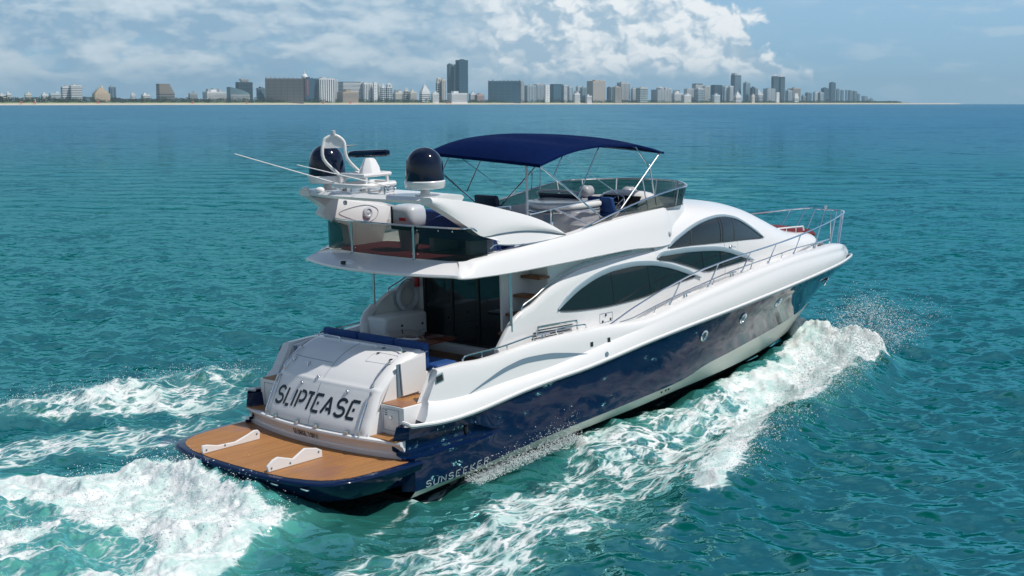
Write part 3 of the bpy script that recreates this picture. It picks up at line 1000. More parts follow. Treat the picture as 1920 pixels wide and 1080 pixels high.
# ------------------------------------------------------------------ radar arch
AW = [(1.20, 5.625), (1.5, 5.60), (1.8, 5.545), (2.5, 5.40), (3.3, 5.20), (4.1, 4.98), (4.7, 4.74), (5.15, 4.515)]
AU = [(1.22, 5.50), (1.50, 5.36), (1.80, 5.17), (2.15, 4.93), (2.45, 4.76), (3.0, 4.775), (3.7, 4.75), (4.4, 4.66), (5.15, 4.51)]
LENS_U = [(2.45, 4.755), (3.0, 4.77), (3.7, 4.745), (4.4, 4.655), (5.12, 4.505)]
LENS_L = [(4.6, 4.475), (3.9, 4.475), (3.2, 4.52), (2.75, 4.58)]
for s in (-1, 1):
    def yo(x, z, o=0.0):
        base = COY(max(1.8, x)) + 0.015
        return s * (base - 0.16 * sm((z - 4.6) / 1.0) - o)
    topc = [np.array((x, 0, z)) for x, z in AW]
    botc = [np.array((x, 0, z)) for x, z in AU]
    T = cr(topc, 5)
    B = cr(botc, 5)
    mb = MB()
    rings = []
    N = 36
    for i in range(N + 1):
        u = i / N
        t = T[min(len(T) - 1, int(round(u * (len(T) - 1))))]
        b = B[min(len(B) - 1, int(round(u * (len(B) - 1))))]
        ring = []
        for k in range(7):
            p = b + (t - b) * (k / 6)
            ring.append((p[0], yo(p[0], p[2]) + s * 0.03 * math.sin(math.pi * k / 6), p[2]))
        th = 0.30 * (1 - 0.75 * u)
        ring.append((t[0], yo(t[0], t[2], 0.06), t[2] + 0.012))
        for k in range(4):
            p = t + (b - t) * (k / 3)
            ring.append((p[0], yo(p[0], p[2], th), p[2]))
        rings.append(ring)
    mb.loft(rings, closed=True, cap0=True, cap1=True)
    wing = mb.build('arch_wing', M['white'], Y, smooth=45)
    mb = MB()
    up_ = cr([(x, 0, z) for x, z in LENS_U], 5)
    lo_ = cr([(x, 0, z) for x, z in reversed(LENS_L)], 5)
    rings = []
    for i in range(21):
        u = i / 20
        a = np.array(up_[min(len(up_) - 1, int(round(u * (len(up_) - 1))))])
        if u < 0.12:
            b = a + (np.array((2.75, 0, 4.58)) - np.array((2.45, 0, 4.755))) * (u / 0.12)
        elif u > 0.8:
            bb = np.array((4.6, 0, 4.475)); b = bb + (np.array((5.12, 0, 4.505)) - bb) * ((u - 0.8) / 0.2)
        else:
            b = np.array(lo_[min(len(lo_) - 1, int(round((u - 0.12) / 0.68 * (len(lo_) - 1))))])
        rings.append([(p[0], yo(p[0], p[2], 0.035 - 0.05 * k / 4), p[2]) for k, p in enumerate([a + (b - a) * (k / 4) for k in range(5)])])
    mb.loft(rings)
    mb.build('fairing', M['white'], wing, smooth=50)
    mb = MB()
    mb.tube([(p[0], yo(p[0], p[2], 0.012), p[2]) for p in up_], 0.016, 6)
    mb.build('groove', M['greyblue'], wing)
    mb = MB()
    mb.tube([(2.6, yo(2.6, 4.5, -0.01), 4.5)] + [(x, yo(x, z - 0.012, -0.005), z - 0.012) for x, z in ((2.78, 4.575), (3.2, 4.515), (3.9, 4.47), (4.6, 4.468), (5.12, 4.50))], 0.012, 6, smooth=3)
    mb.build('lower_groove', M['greyblue'], wing)
    if s < 0:
        continue
    # inner liner with a round loudspeaker
    mb = MB()
    yi = s * 1.735
    poly = [(1.86, 5.42), (1.57, 5.08), (1.72, 4.985), (2.28, 4.76), (2.36, 4.30), (3.30, 4.30), (3.42, 4.70), (3.60, 5.06), (3.3, 5.12)]
    mb.prism([(x, yi, z) for x, z in poly], (0, s * 0.24, 0))
    liner = mb.build('inner_panel', M['white'], wing, bevel=0.02)
    mb = MB()
    mb.lathe([(0.0, 0.05), (0.04, 0.05), (0.06, 0.035), (0.085, 0.06), (0.12, 0.05), (0.135, 0.0)], (0, 0, 0), 24, 'y')
    sp = mb.build('loudspeaker', M['lightgrey'], wing)
    sp.location = (2.86, yi, 5.0)
    if s > 0:
        sp.rotation_euler = (math.pi, 0, 0)
    mb = MB()
    ov = [(2.05, 5.06), (2.35, 5.14), (2.8, 5.17), (3.1, 5.09), (3.18, 4.97), (3.05, 4.83), (2.75, 4.80), (2.35, 4.92)]
    mb.tube([(x, yi - s * 0.002, z) for x, z in ov], 0.009, 5, smooth=5, closed=True)
    mb.build('oval_groove', M['grey'], wing)

mb = MB()
rings = []
for y in np.linspace(-1.98, 1.98, 15):
    c = 0.02 * (1 - (y / 1.98) ** 2)
    xa = 0.93 + 0.10 * y * y
    rings.append([(xa + 0.05 - c, y, 5.50 + c), (xa - c, y, 5.56 + c), (xa + 0.07, y, 5.625 + c), (2.05, y, 5.625 + c), (2.12, y, 5.57 + c), (2.05, y, 5.50 + c)])
mb.loft(rings, closed=True, cap0=True, cap1=True)
beam = mb.build('arch_beam', M['white'], Y, smooth=30)
for y in (1.45, 1.2, 0.75, 0.1, -0.4):
    mb = MB()
    mb.box((1.2, y - 0.13, 5.488), (1.35, y + 0.13, 5.50))
    mb.build('slot', M['greyblue'], beam)
mb = MB()
mb.lathe([(0.03, 0.0), (0.045, 0.05), (0.03, 0.09)], (1.02, 0.32, 5.40), 10)
mb.build('stern_light', M['lightgrey'], beam)


def add_radome(y, label=None):
    b = MB()
    R = 0.385
    prof = [(R * 1.0, 5.915), (R * 0.99, 6.05), (R * 0.965, 6.18)]
    for k in range(1, 13):
        a = math.pi / 2 * k / 12
        prof.append((R * 0.955 * math.cos(a) + 0.0001, 6.20 + 0.375 * math.sin(a)))
    b.lathe(prof, (1.55, y, 0), 40)
    d = b.build('radome', M['navydome'], Y, smooth=60)
    b = MB()
    b.lathe([(0.30, 5.765), (0.375, 5.775), (0.395, 5.80), (0.405, 5.91), (0.392, 5.93), (0.375, 5.93)], (1.55, y, 0), 40)
    b.build('base_ring', M['white'], d)
    b = MB()
    b.lathe([(0.20, 5.60), (0.20, 5.655), (0.10, 5.665), (0.085, 5.77)], (1.55, y, 0), 20)
    b.build('pedestal', M['white'], d)
    return d


add_radome(-1.47)
add_radome(1.47)

# open array radar: pedestal and scanner
mb = MB()
rings = []
for z, hx, hy, ox in ((5.97, 0.215, 0.20, 0.0), (6.02, 0.215, 0.20, 0.0), (6.12, 0.205, 0.17, 0.01), (6.24, 0.15, 0.12, 0.02), (6.31, 0.11, 0.09, 0.02)):
    rings.append([(1.66 + ox + hx * cx, 0.30 + hy * cy, z) for cx, cy in ((-1, -0.35), (-0.35, -1), (0.75, -1), (1, -0.2), (0.75, 0.9), (-0.35, 1))])
mb.loft(rings, closed=True, cap0=True, cap1=True)
rp = mb.build('radar_pedestal', M['white'], Y, smooth=25, bevel=0.012)
mb = MB()
d = Vector((0.62, -0.35, 0)).normalized()
n_ = Vector((-d.y, d.x, 0))
rings = []
for t in np.linspace(-0.42, 0.42, 9):
    e = 1.0 if abs(t) < 0.41 else 0.75
    c = Vector((1.70, 0.30, 6.40)) + d * t
    rings.append([tuple(c + n_ * (a * 0.085 * e) + Vector((0, 0, b * 0.07 * e))) for a, b in ((-1, -0.5), (-0.6, -1), (0.6, -1), (1, -0.5), (1, 0.4), (0.4, 1), (-0.5, 1), (-1, 0.5))])
mb.loft(rings, closed=True, cap0=True, cap1=True)
sc = mb.build('scanner', M['navydome'], rp, smooth=35)
# white tube frame and step plates around it
mb = MB()
for px_ in (1.30, 1.88):
    mb.tube([(px_, -0.02, 5.60), (px_, -0.02, 6.0)], 0.033, 8)
    mb.tube([(px_, 0.62, 5.60), (px_, 0.62, 6.0)], 0.033, 8)
mb.tube([(1.22, -0.03, 5.985), (1.96, -0.03, 5.985), (1.98, 0.1, 5.985), (1.98, 0.62, 5.985), (1.22, 0.64, 5.985), (1.20, 0.1, 5.985)], 0.042, 8, closed=True)
mb.tube([(1.10, -0.10, 5.78), (2.02, -0.10, 5.78), (2.10, 0.0, 5.78), (2.10, 0.62, 5.78), (1.06, 0.66, 5.78), (1.06, 0.0, 5.78)], 0.048, 8, closed=True)
mb.box((1.25, 0.0, 5.955), (1.95, 0.62, 5.975))
mb.box((1.10, -0.05, 5.625), (2.05, 0.68, 5.665))
mb.build('radar_frame', M['white'], Y, smooth=40, weld=0)
# hoop mast for the lights, leaning aft
mb = MB()
def hp(x, z, o):
    return (x, 0.93 + o, z)
hoop = [(1.88, 0.72, 5.93), (1.50, 0.76, 6.30), (1.46, 0.78, 6.62), (1.37, 0.84, 6.745), (1.30, 0.92, 6.775), (1.22, 1.0, 6.745), (1.14, 1.05, 6.65), (1.12, 1.05, 6.30), (1.52, 1.02, 5.93)]
mb.tube(hoop, 0.036, 8, smooth=4)
hm = mb.build('light_mast', M['white'], Y, smooth=60)
mb = MB()
mb.prism([(1.43, 0.80, 6.62), (1.36, 0.85, 6.74), (1.30, 0.92, 6.76), (1.22, 0.99, 6.74), (1.15, 1.04, 6.62), (1.15, 1.04, 6.52), (1.43, 0.79, 6.52)], (0.03, 0.03, 0))
mb.build('plate', M['white'], hm)
mb = MB()
mb.lathe([(0.03, 6.77), (0.03, 6.80), (0.05, 6.80), (0.05, 6.83), (0.03, 6.84), (0.045, 6.85), (0.045, 6.875), (0.0, 6.885)], (1.30, 0.92, 0), 14)
mb.build('mast_light', M['lightgrey'], hm)
mb = MB()
mb.tube([(1.45, 0.80, 6.55), (1.72, 0.70, 6.56)], 0.022, 6, r2=0.008)
mb.build('wind_vane', M['black'], hm)
mb = MB()
mb.tube([(1.50, 1.05, 5.90), (1.92, 0.70, 5.90)], 0.035, 7)
mb.tube([(1.52, 1.02, 5.62), (1.52, 1.02, 5.93)], 0.03, 7)
mb.tube([(1.88, 0.72, 5.62), (1.88, 0.72, 5.93)], 0.03, 7)
mb.build('foot_rail', M['white'], hm)
# whip aerials folded aft
mb = MB()
mb.tube([(1.87, 0.90, 5.66), (1.60, 0.90, 5.70)], 0.024, 7)
mb.tube([(1.70, 0.90, 5.672), (-1.21, 0.90, 6.56)], 0.018, 6, r2=0.010)
mb.ball((1.98, 0.86, 5.67), (0.10, 0.09, 0.06), 7)
mb.build('whip_aerial', M['white'], Y)
mb = MB()
mb.tube([(1.95, -0.20, 5.69), (-0.59, -0.20, 6.34)], 0.016, 6, r2=0.009)
mb.build('whip_aerial', M['white'], Y)
for k, (x, y) in enumerate(((1.25, 0.48), (1.5, 0.2), (1.35, 0.05), (1.7, -0.3), (1.5, -0.35), (1.3, 1.75))):
    if k < 5:
        mb = MB()
        mb.tube([(x, y - 0.1, 5.66), (x + 0.08, y, 5.74), (x - 0.05, y + 0.09, 5.70), (x + 0.02, y + 0.15, 5.65)], 0.02, 6, smooth=4)
        mb.build('horn', M['steel'], Y)
mb = MB()
mb.ball((1.15, 1.72, 5.66), (0.07, 0.10, 0.045), 7)
mb.build('gps_dome', M['white'], Y)
mb = MB()
mb.ball((1.15, 1.25, 5.66), (0.10, 0.10, 0.06), 7)
mb.build('gps_dome', M['white'], Y)
mb = MB()
mb.tube([(1.25, -0.62, 5.64), (1.25, -0.62, 5.76), (1.22, -0.70, 5.80), (1.2, -0.78, 5.74)], 0.016, 6, smooth=3)
mb.tube([(1.15, -0.25, 5.63), (1.15, -0.55, 5.63)], 0.04, 6)
mb.build('cable_gland', M['greyblue'], Y)
# ------------------------------------------------------------------ swim platform
half = [(-2.44, 0.0), (-2.42, 0.8), (-2.34, 1.5), (-2.20, 2.05), (-2.08, 2.27), (-1.90, 2.44), (-1.45, 2.58), (-0.8, 2.66), (0.1, 2.67)]
plan = half + [(x, -y) for x, y in reversed(half[1:])]
def ring_at(z, inset):
    out = []
    for x, y in plan:
        k = inset
        d = math.hypot(x + 0.6, y)
        out.append((x + k if x < -1.7 else x, y - np.sign(y) * k if x >= -2.3 else y * (1 - k / 2.4), z))
    return out
mb = MB()
r = [ring_at(0.33, 0.30), ring_at(0.36, 0.22), ring_at(0.60, 0.07), ring_at(0.70, 0.015), ring_at(0.74, 0.0), ring_at(0.772, 0.02), ring_at(0.78, 0.06)]
mb.loft(r, closed=True, cap0=True, cap1=True)
plat = mb.build('swim_platform', M['navy'], Y, smooth=50)
mb = MB()
tk = [(x + 0.15 if x < -1.7 else x, y - np.sign(y) * (0.17 if x > -2.3 else 0.06)) for x, y in plan]
tk[0] = (-2.29, 0.0)
tk = [(min(x, -0.06), y) for x, y in tk]
mb.prism([(x, y, 0.776) for x, y in tk], (0, 0, 0.014))
mb.build('teak_deck', M['teak'], plat, smooth=0)
for y in (1.28, -1.30, -2.0):
    mb = MB()
    xx = -2.44 + 0.05 * y * y * (1 if abs(y) < 1.5 else 1.05)
    mb.box((xx - 0.02, y - 0.10, 0.655), (xx + 0.03, y + 0.10, 0.685))
    mb.build('cleat_plate', M['steel'], plat, bevel=0.008)
# hull side continues from the platform
ch1 = [(-2.23, 0.96), (-2.23, 0.792), (-0.85, 0.792), (-0.83, 0.93), (-0.88, 0.99), (-0.97, 1.0), (-1.12, 0.95), (-1.44, 0.865), (-1.86, 0.885), (-2.1, 0.95)]
ch2 = [(-2.23, 0.91), (-2.21, 0.792), (-0.92, 0.792), (-0.92, 0.93), (-1.05, 1.0), (-1.33, 1.06), (-1.62, 0.92), (-1.97, 1.035), (-2.1, 1.0)]
for y, c in ((1.08, ch1), (-0.95, ch2)):
    mb = MB()
    mb.prism([(x, y, z) for x, z in c], (0, 0.05, 0))
    co = mb.build('tender_chock', M['white'], plat, smooth=20, bevel=0.012)
    for x, z in ((c[0][0] + 0.09, 0.86), (c[3][0] - 0.09, 0.92), (-1.7, 0.86)):
        mb = MB()
        mb.ball((x, y - 0.004, z), (0.022, 0.012, 0.022), 5)
        mb.build('bolt', M['greyblue'], co)

# ------------------------------------------------------------------ transom: band, stern garage with lid, stairs
def xb(y):
    return -0.50 + 0.06 * y * y

LP = itp([(1.10, 0.02), (1.25, 0.05), (1.5, 0.17), (1.8, 0.32), (1.96, 0.41), (2.10, 0.54), (2.25, 0.72), (2.42, 0.98), (2.52, 1.22), (2.58, 1.48), (2.60, 1.75)])


def lid(y, z, off=0.0):
    """point of the curved garage lid; z is the height on the centre line"""
    x = xb(y) + LP(z)
    dz = 0.03 * (abs(y) / 1.4) ** 2 * 0.6
    # outward normal, in the xz plane
    g = (LP(min(2.6, z + 0.02)) - LP(max(1.1, z - 0.02))) / 0.04
    n = np.array((-1.0, 0.0, g)) / math.hypot(1.0, g)
    return np.array((x, y, z - dz)) + n * off


mb = MB()
rings = []
ys = np.linspace(-2.36, 2.36, 61)
for y in ys:
    x = xb(y)
    rings.append([(x + 0.55, y, 1.155), (x + 0.03, y, 1.155), (x - 0.02, y, 1.135), (x - 0.03, y, 1.10), (x - 0.015, y, 1.07), (x + 0.03, y, 1.04), (x + 0.06, y, 0.98), (x + 0.085, y, 0.90), (x + 0.06, y, 0.88), (x + 0.07, y, 0.80), (x + 0.075, y, 0.775)])
mb.loft(rings, cap0=True, cap1=True)
band = mb.build('transom', M['white'], Y, smooth=35)

zs_ = list(np.linspace(1.145, 1.94, 34)) + [1.955, 1.97, 1.985, 2.0, 2.015, 2.03, 2.045] + list(np.linspace(2.07, 2.52, 24)) + [2.54, 2.56, 2.575, 2.595]
mb = MB()
rings = []
HW = itp([(1.1, 1.60), (1.6, 1.56), (2.0, 1.52), (2.4, 1.52), (2.6, 1.54)])
for z in zs_:
    hw = HW(z)
    ring = []
    bump = 0.012 * math.exp(-((z - 2.0) / 0.035) ** 2)
    row = [lid(y, z, 0.0 + bump) for y in np.linspace(-hw + 0.10, hw - 0.10, 41)]
    e0, e1 = row[0], row[-1]
    ee = sm((z - 1.9) / 0.6)
    back = np.array((0.12 * (1 - ee) + 0.01, 0, -0.04 - 0.08 * ee))
    kb = 4.5 * (1 - ee) + 2.0 * ee
    pre = [e0 + np.array((0, -0.10, 0)) + back * kb + np.array((0, 0, -0.0)), e0 + np.array((0, -0.10, 0)) + back, e0 + np.array((0, -0.075, 0)) + back * 0.35]
    post = [e1 + np.array((0, 0.075, 0)) + back * 0.35, e1 + np.array((0, 0.10, 0)) + back, e1 + np.array((0, 0.10, 0)) + back * kb]
    rings.append(pre + row + post)
mb.loft(rings)
last = rings[-1]
mb.loft([last, [(1.30, p[1], 2.56) for p in last], [(1.34, p[1], 1.2) for p in last]])
gar = mb.build('stern_garage', M['white'], Y, smooth=45)
for s in (-1, 1):                                       # garage side walls
    mb = MB()
    pl = [(xb(1.55) + 0.03, 1.15)] + [(lid(1.5, z)[0] + 0.10, lid(1.5, z)[2] - 0.035) for z in zs_[1:]] + [(1.32, 2.53), (1.32, 1.15)]
    mb.prism([(x, s * 1.50, z) for x, z in pl], (0, s * 0.055, 0))
    mb.build('garage_side', M['white'], Y, smooth=30)

# panel joints of the lid
mb = MB()
mb.tube([lid(0.0, z, 0.002) for z in np.linspace(1.17, 2.58, 40)], 0.006, 4)
mb.tube([lid(y, 1.17, 0.002) for y in np.linspace(-1.36, 1.40, 30)], 0.007, 4)
for s in (-1, 1):
    mb.tube([lid(s * 1.37, z, 0.002) for z in np.linspace(1.17, 1.97, 22)], 0.006, 4)
mb.tube([lid(y, 2.30, 0.002) for y in np.linspace(0.05, 1.35, 16)], 0.005, 4)
mb.tube([lid(y, z, 0.002) for y, z in ((-0.72, 2.40), (-1.32, 2.40), (-1.34, 2.44), (-1.30, 2.52), (-0.75, 2.53), (-0.70, 2.49))], 0.005, 4, closed=True)
mb.build('joint', M['greyblue'], gar)
for y, z in ((0.16, 2.05), (0.71, 2.22), (1.26, 2.24), (0.58, 1.90), (-0.79, 1.90)):
    mb = MB()
    c = lid(y, z, 0.01)
    mb.ball(tuple(c), (0.045, 0.05, 0.03), 6)
    mb.tube([tuple(c + (-0.03, 0.0, 0.02)), tuple(c + (-0.05, -0.02, -0.05))], 0.016, 6)
    mb.build('latch', M['steel'], gar)
for y in (1.10, 0.33, -0.25, -1.09):
    mb = MB()
    c = lid(y, 1.19, 0.014)
    mb.box((c[0] - 0.025, y - 0.045, c[2] - 0.06), (c[0] + 0.03, y + 0.045, c[2] + 0.05))
    mb.build('hinge', M['rubsteel'], gar, bevel=0.01)
for y, z in ((-0.80, 2.52), (-1.25, 2.47), (-1.28, 2.57), (-0.72, 2.575)):
    mb = MB()
    c = lid(y, z, 0.008)
    mb.ball(tuple(c), (0.05, 0.03, 0.012), 5)
    mb.build('hatch_catch', M['seal'], gar)
for s in (-1, 1):
    mb = MB()
    q = [lid(s * 1.43, 1.22, 0.01), lid(s * 1.43, 1.24, 0.07), lid(s * 1.42, 1.5, 0.07), lid(s * 1.41, 1.86, 0.06), lid(s * 1.40, 1.93, 0.055), lid(s * 1.40, 1.94, 0.0)]
    mb.tube(q, 0.018, 7, smooth=5)
    q = [lid(s * 1.36, 2.05, 0.0), lid(s * 1.36, 2.08, 0.06), lid(s * 1.35, 2.22, 0.07), lid(s * 1.34, 2.40, 0.06), lid(s * 1.34, 2.42, 0.0)]
    mb.tube(q, 0.018, 7, smooth=5)
    a, b = (0.55, 1.35) if s > 0 else (-1.30, -0.55)
    mb.tube([(0.93, a, 2.57), (0.93, a, 2.63), (0.97, a + 0.1, 2.64), (0.97, b - 0.1, 2.64), (0.93, b, 2.63), (0.93, b, 2.57)], 0.014, 6)
    mb.build('grab_rail', M['steel'], gar)

# stairs either side
for s in (-1, 1):
    y0, y1 = 1.50, 2.16
    def bx(x0, x1, z0, z1, nm, m_, ya=y0, yb_=y1, bev=0.012, par=Y):
        b = MB()
        b.box((x0, min(s * ya, s * yb_), z0), (x1, max(s * ya, s * yb_), z1))
        return b.build(nm, m_, par, bevel=bev)
    bx(-0.26, 0.10, 1.150, 1.168, 'step_tread', M['teak'], 1.56, 2.30, 0.004)
    st = bx(0.08, 1.0, 1.0, 1.73, 'stair_locker', M['white'], 1.48, 2.20)
    bx(0.10, 1.0, 1.728, 1.746, 'step_tread', M['teak'], 1.56, 2.14, 0.004)
    b = MB()
    b.tube([(0.077, s * 1.62, 1.66), (0.077, s * 2.06, 1.66), (0.077, s * 2.06, 1.24), (0.077, s * 1.62, 1.24)], 0.006, 4, closed=True)
    b.build('joint', M['greyblue'], st)
    b = MB()
    b.lathe([(0.0, -0.018), (0.03, -0.015), (0.035, 0.0)], (0.076, s * 1.84, 1.50), 14, 'x')
    b.build('latch', M['steel'], st)
    b = MB()
    for dz in (0.0, 0.045, 0.09):
        b.box((0.070, s * 1.70 - 0.035, 1.53 + dz), (0.079, s * 1.70 + 0.035, 1.55 + dz))
    b.build('socket', M['greyblue'], st)
    # side gate, hinged back
    b = MB()
    g = [(0.62, 1.78), (0.58, 2.44), (1.18, 2.52), (1.20, 2.42), (1.12, 1.80)]
    b.prism([(x, s * 1.585, z) for x, z in g], (0, s * 0.035, 0))
    b.build('stern_gate', M['white'], Y, smooth=20, bevel=0.01)
    b = MB()
    b.box((0.52, s * 1.57 - 0.012, 1.78), (0.60, s * 1.57 + 0.012, 2.42))
    b.build('gate_hinge', M['greyblue'], Y)

# ------------------------------------------------------------------ lettering
def arc(cx, cy, rx, ry, a0, a1, n=10):
    return [(cx + rx * math.cos(math.radians(a0 + (a1 - a0) * i / n)), cy + ry * math.sin(math.radians(a0 + (a1 - a0) * i / n))) for i in range(n + 1)]


GLY = {
    'S': [arc(0.47, 0.74, 0.36, 0.26, 20, 250, 12) + arc(0.47, 0.26, 0.40, 0.26, 80, -160, 12)],
    'L': [[(0.12, 1), (0.12, 0)], [(0.30, 0.0), (0.70, 0.0)]],
    'I': [[(0.3, 1), (0.3, 0)]],
    'P': [[(0.15, 1), (0.15, 0)], [(0.30, 1.0), (0.52, 1.0)] + arc(0.52, 0.70, 0.34, 0.30, 90, -90, 9) + [(0.33, 0.40)]],
    'T': [[(0.02, 1), (0.62, 1)], [(0.40, 0.93), (0.40, 0)]],
    'E': [[(0.78, 1.0), (0.14, 1.0)], [(0.14, 1.0), (0.14, 0.0)], [(0.14, 0.0), (0.80, 0.0)], [(0.40, 0.5), (0.60, 0.5)]],
    'A': [[(0.02, 0), (0.46, 0.98)], [(0.46, 0.98), (0.86, 0)], [(0.34, 0.27), (0.68, 0.27)]],
    'G': [arc(0.5, 0.5, 0.42, 0.5, 45, 330, 16) + [(0.88, 0.45), (0.55, 0.45)]],
    'O': [arc(0.5, 0.5, 0.42, 0.5, 0, 360, 20)],
    'R': [[(0.15, 0), (0.15, 1), (0.5, 1)] + arc(0.5, 0.74, 0.3, 0.26, 90, -90, 8) + [(0.15, 0.48)], [(0.45, 0.48), (0.82, 0)]],
    'W': [[(0.0, 1), (0.25, 0), (0.5, 0.9), (0.75, 0), (1.0, 1)]],
    'N': [[(0.12, 0), (0.12, 1), (0.85, 0), (0.85, 1)]],
    'U': [[(0.12, 1), (0.12, 0.12), (0.25, 0), (0.72, 0), (0.85, 0.12), (0.85, 1)]],
    'K': [[(0.14, 1), (0.14, 0)], [(0.82, 1), (0.2, 0.5), (0.85, 0)]],
    'D': [[(0.15, 0), (0.15, 1), (0.45, 1)] + arc(0.45, 0.5, 0.4, 0.5, 90, -90, 9) + [(0.15, 0)]],
}


def ribbon(b, pts, wdt, fn):
    """flat stroke of width wdt along 2D points, mapped to 3D by fn(u, v)"""
    P = [np.array(p, float) for p in pts]
    # resample long segments so the stroke follows a curved surface
    Q = [P[0]]
    for a, c in zip(P[:-1], P[1:]):
        k = max(1, int(np.linalg.norm(c - a) / 0.06))
        Q += [a + (c - a) * (i + 1) / k for i in range(k)]
    L, R_ = [], []
    for i, p in enumerate(Q):
        t = Q[min(i + 1, len(Q) - 1)] - Q[max(i - 1, 0)]
        t = t / (np.linalg.norm(t) + 1e-9)
        n = np.array((-t[1], t[0])) * wdt / 2
        L.append(fn(*(p + n)))
        R_.append(fn(*(p - n)))
    vs = L + R_
    k = len(Q)
    b.add(vs, [(i, i + 1, k + i + 1, k + i) for i in range(k - 1)])


def write(text, fn, u0, height, pitch, stroke, width, slant=0.0, widths=None):
    b = MB()
    u = u0
    for ch in text:
        w_ = (widths or {}).get(ch, 1.0)
        if ch != ' ':
            for st in GLY[ch]:
                pts = [(u + (x + slant * y) * width, y * height) for x, y in st]
                ribbon(b, pts, stroke, fn)
        u += pitch * w_
    return b


def name_fn(u, v):
    # u to starboard from the lid's left edge, v up the lid
    y = 1.42 - u
    # the lettering climbs a little towards starboard
    return lid(y, 1.445 + v * 0.93, 0.006)


b = write('SLIPTEASE', name_fn, 0.10, 0.335, 0.305, 0.062, 0.30, 0.20, {'I': 0.56, 'L': 0.72, 'P': 0.98, 'T': 0.78, 'S': 1.06, 'E': 1.04, 'A': 1.12})
b.build('name_lettering', M['ink'], gar, smooth=0, weld=0, recalc=False)


def port_fn(u, v):
    y = 0.50 - u
    z = 0.925 + v
    return np.array((xb(y) + float(np.interp(z, [0.90, 0.98, 1.04, 1.07], [0.085, 0.06, 0.03, -0.015])) - 0.012, y, z))


b = write('GEORGE TOWN', port_fn, 0.0, 0.105, 0.072, 0.017, 0.054, 0.0, {' ': 0.6, 'W': 1.25})
b.build('port_lettering', M['ink'], band, smooth=0, weld=0, recalc=False)


def hull_fn(u, v):
    x = 0.20 + u
    z = ZB(x) + 0.015 + v
    rg = side_ring(x, 1)
    zz = [p[2] for p in rg][::-1]
    yy = [p[1] for p in rg][::-1]
    return np.array((x, -(float(np.interp(z, zz, yy)) + 0.005), z))


b = write('SUNSEEKER', hull_fn, 0.0, 0.115, 0.200, 0.021, 0.165, 0.12)
b.build('maker_lettering', M['silver'], hull, smooth=0, weld=0, recalc=False)

# exhaust outlet and drain holes on the starboard and port sides
for s in (-1, 1):
    b = MB()
    b.ball((1.50, s * 2.44, 1.05), (0.05, 0.05, 0.12), 8)
    b.build('exhaust_outlet', M['black'], hull)
    for x in (8.0, 8.18, 8.3):
        b = MB()
        z = 0.5 * (ZB(x) + ZC(x)) + 0.06
        b.ball((x, s * (0.62 * YB(x) + 0.38 * YC(x) + 0.03), z), (0.035, 0.02, 0.035), 5)
        b.build('drain', M['black'], hull)

# ------------------------------------------------------------------ cockpit
mb = MB()
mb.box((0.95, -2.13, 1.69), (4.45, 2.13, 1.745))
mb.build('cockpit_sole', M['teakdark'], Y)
mb = MB()
mb.box((1.34, -1.50, 1.74), (2.02, 1.62, 2.12))
sofa = mb.build('cockpit_sofa', M['white_matt'], Y, bevel=0.03)
for i, (a, c) in enumerate(((-1.72, -0.62), (-0.60, 0.50), (0.52, 1.60))):
    mb = MB()
    mb.box((1.46, a, 2.12), (2.06, c, 2.26))
    mb.build('seat_cushion', M['blue'], sofa, bevel=0.05, seg=3)
    mb = MB()
    mb.box((1.33, max(a, -1.50), 2.16), (1.50, c, 2.69))
    mb.build('back_cushion', M['blue'], sofa, bevel=0.05, seg=3)
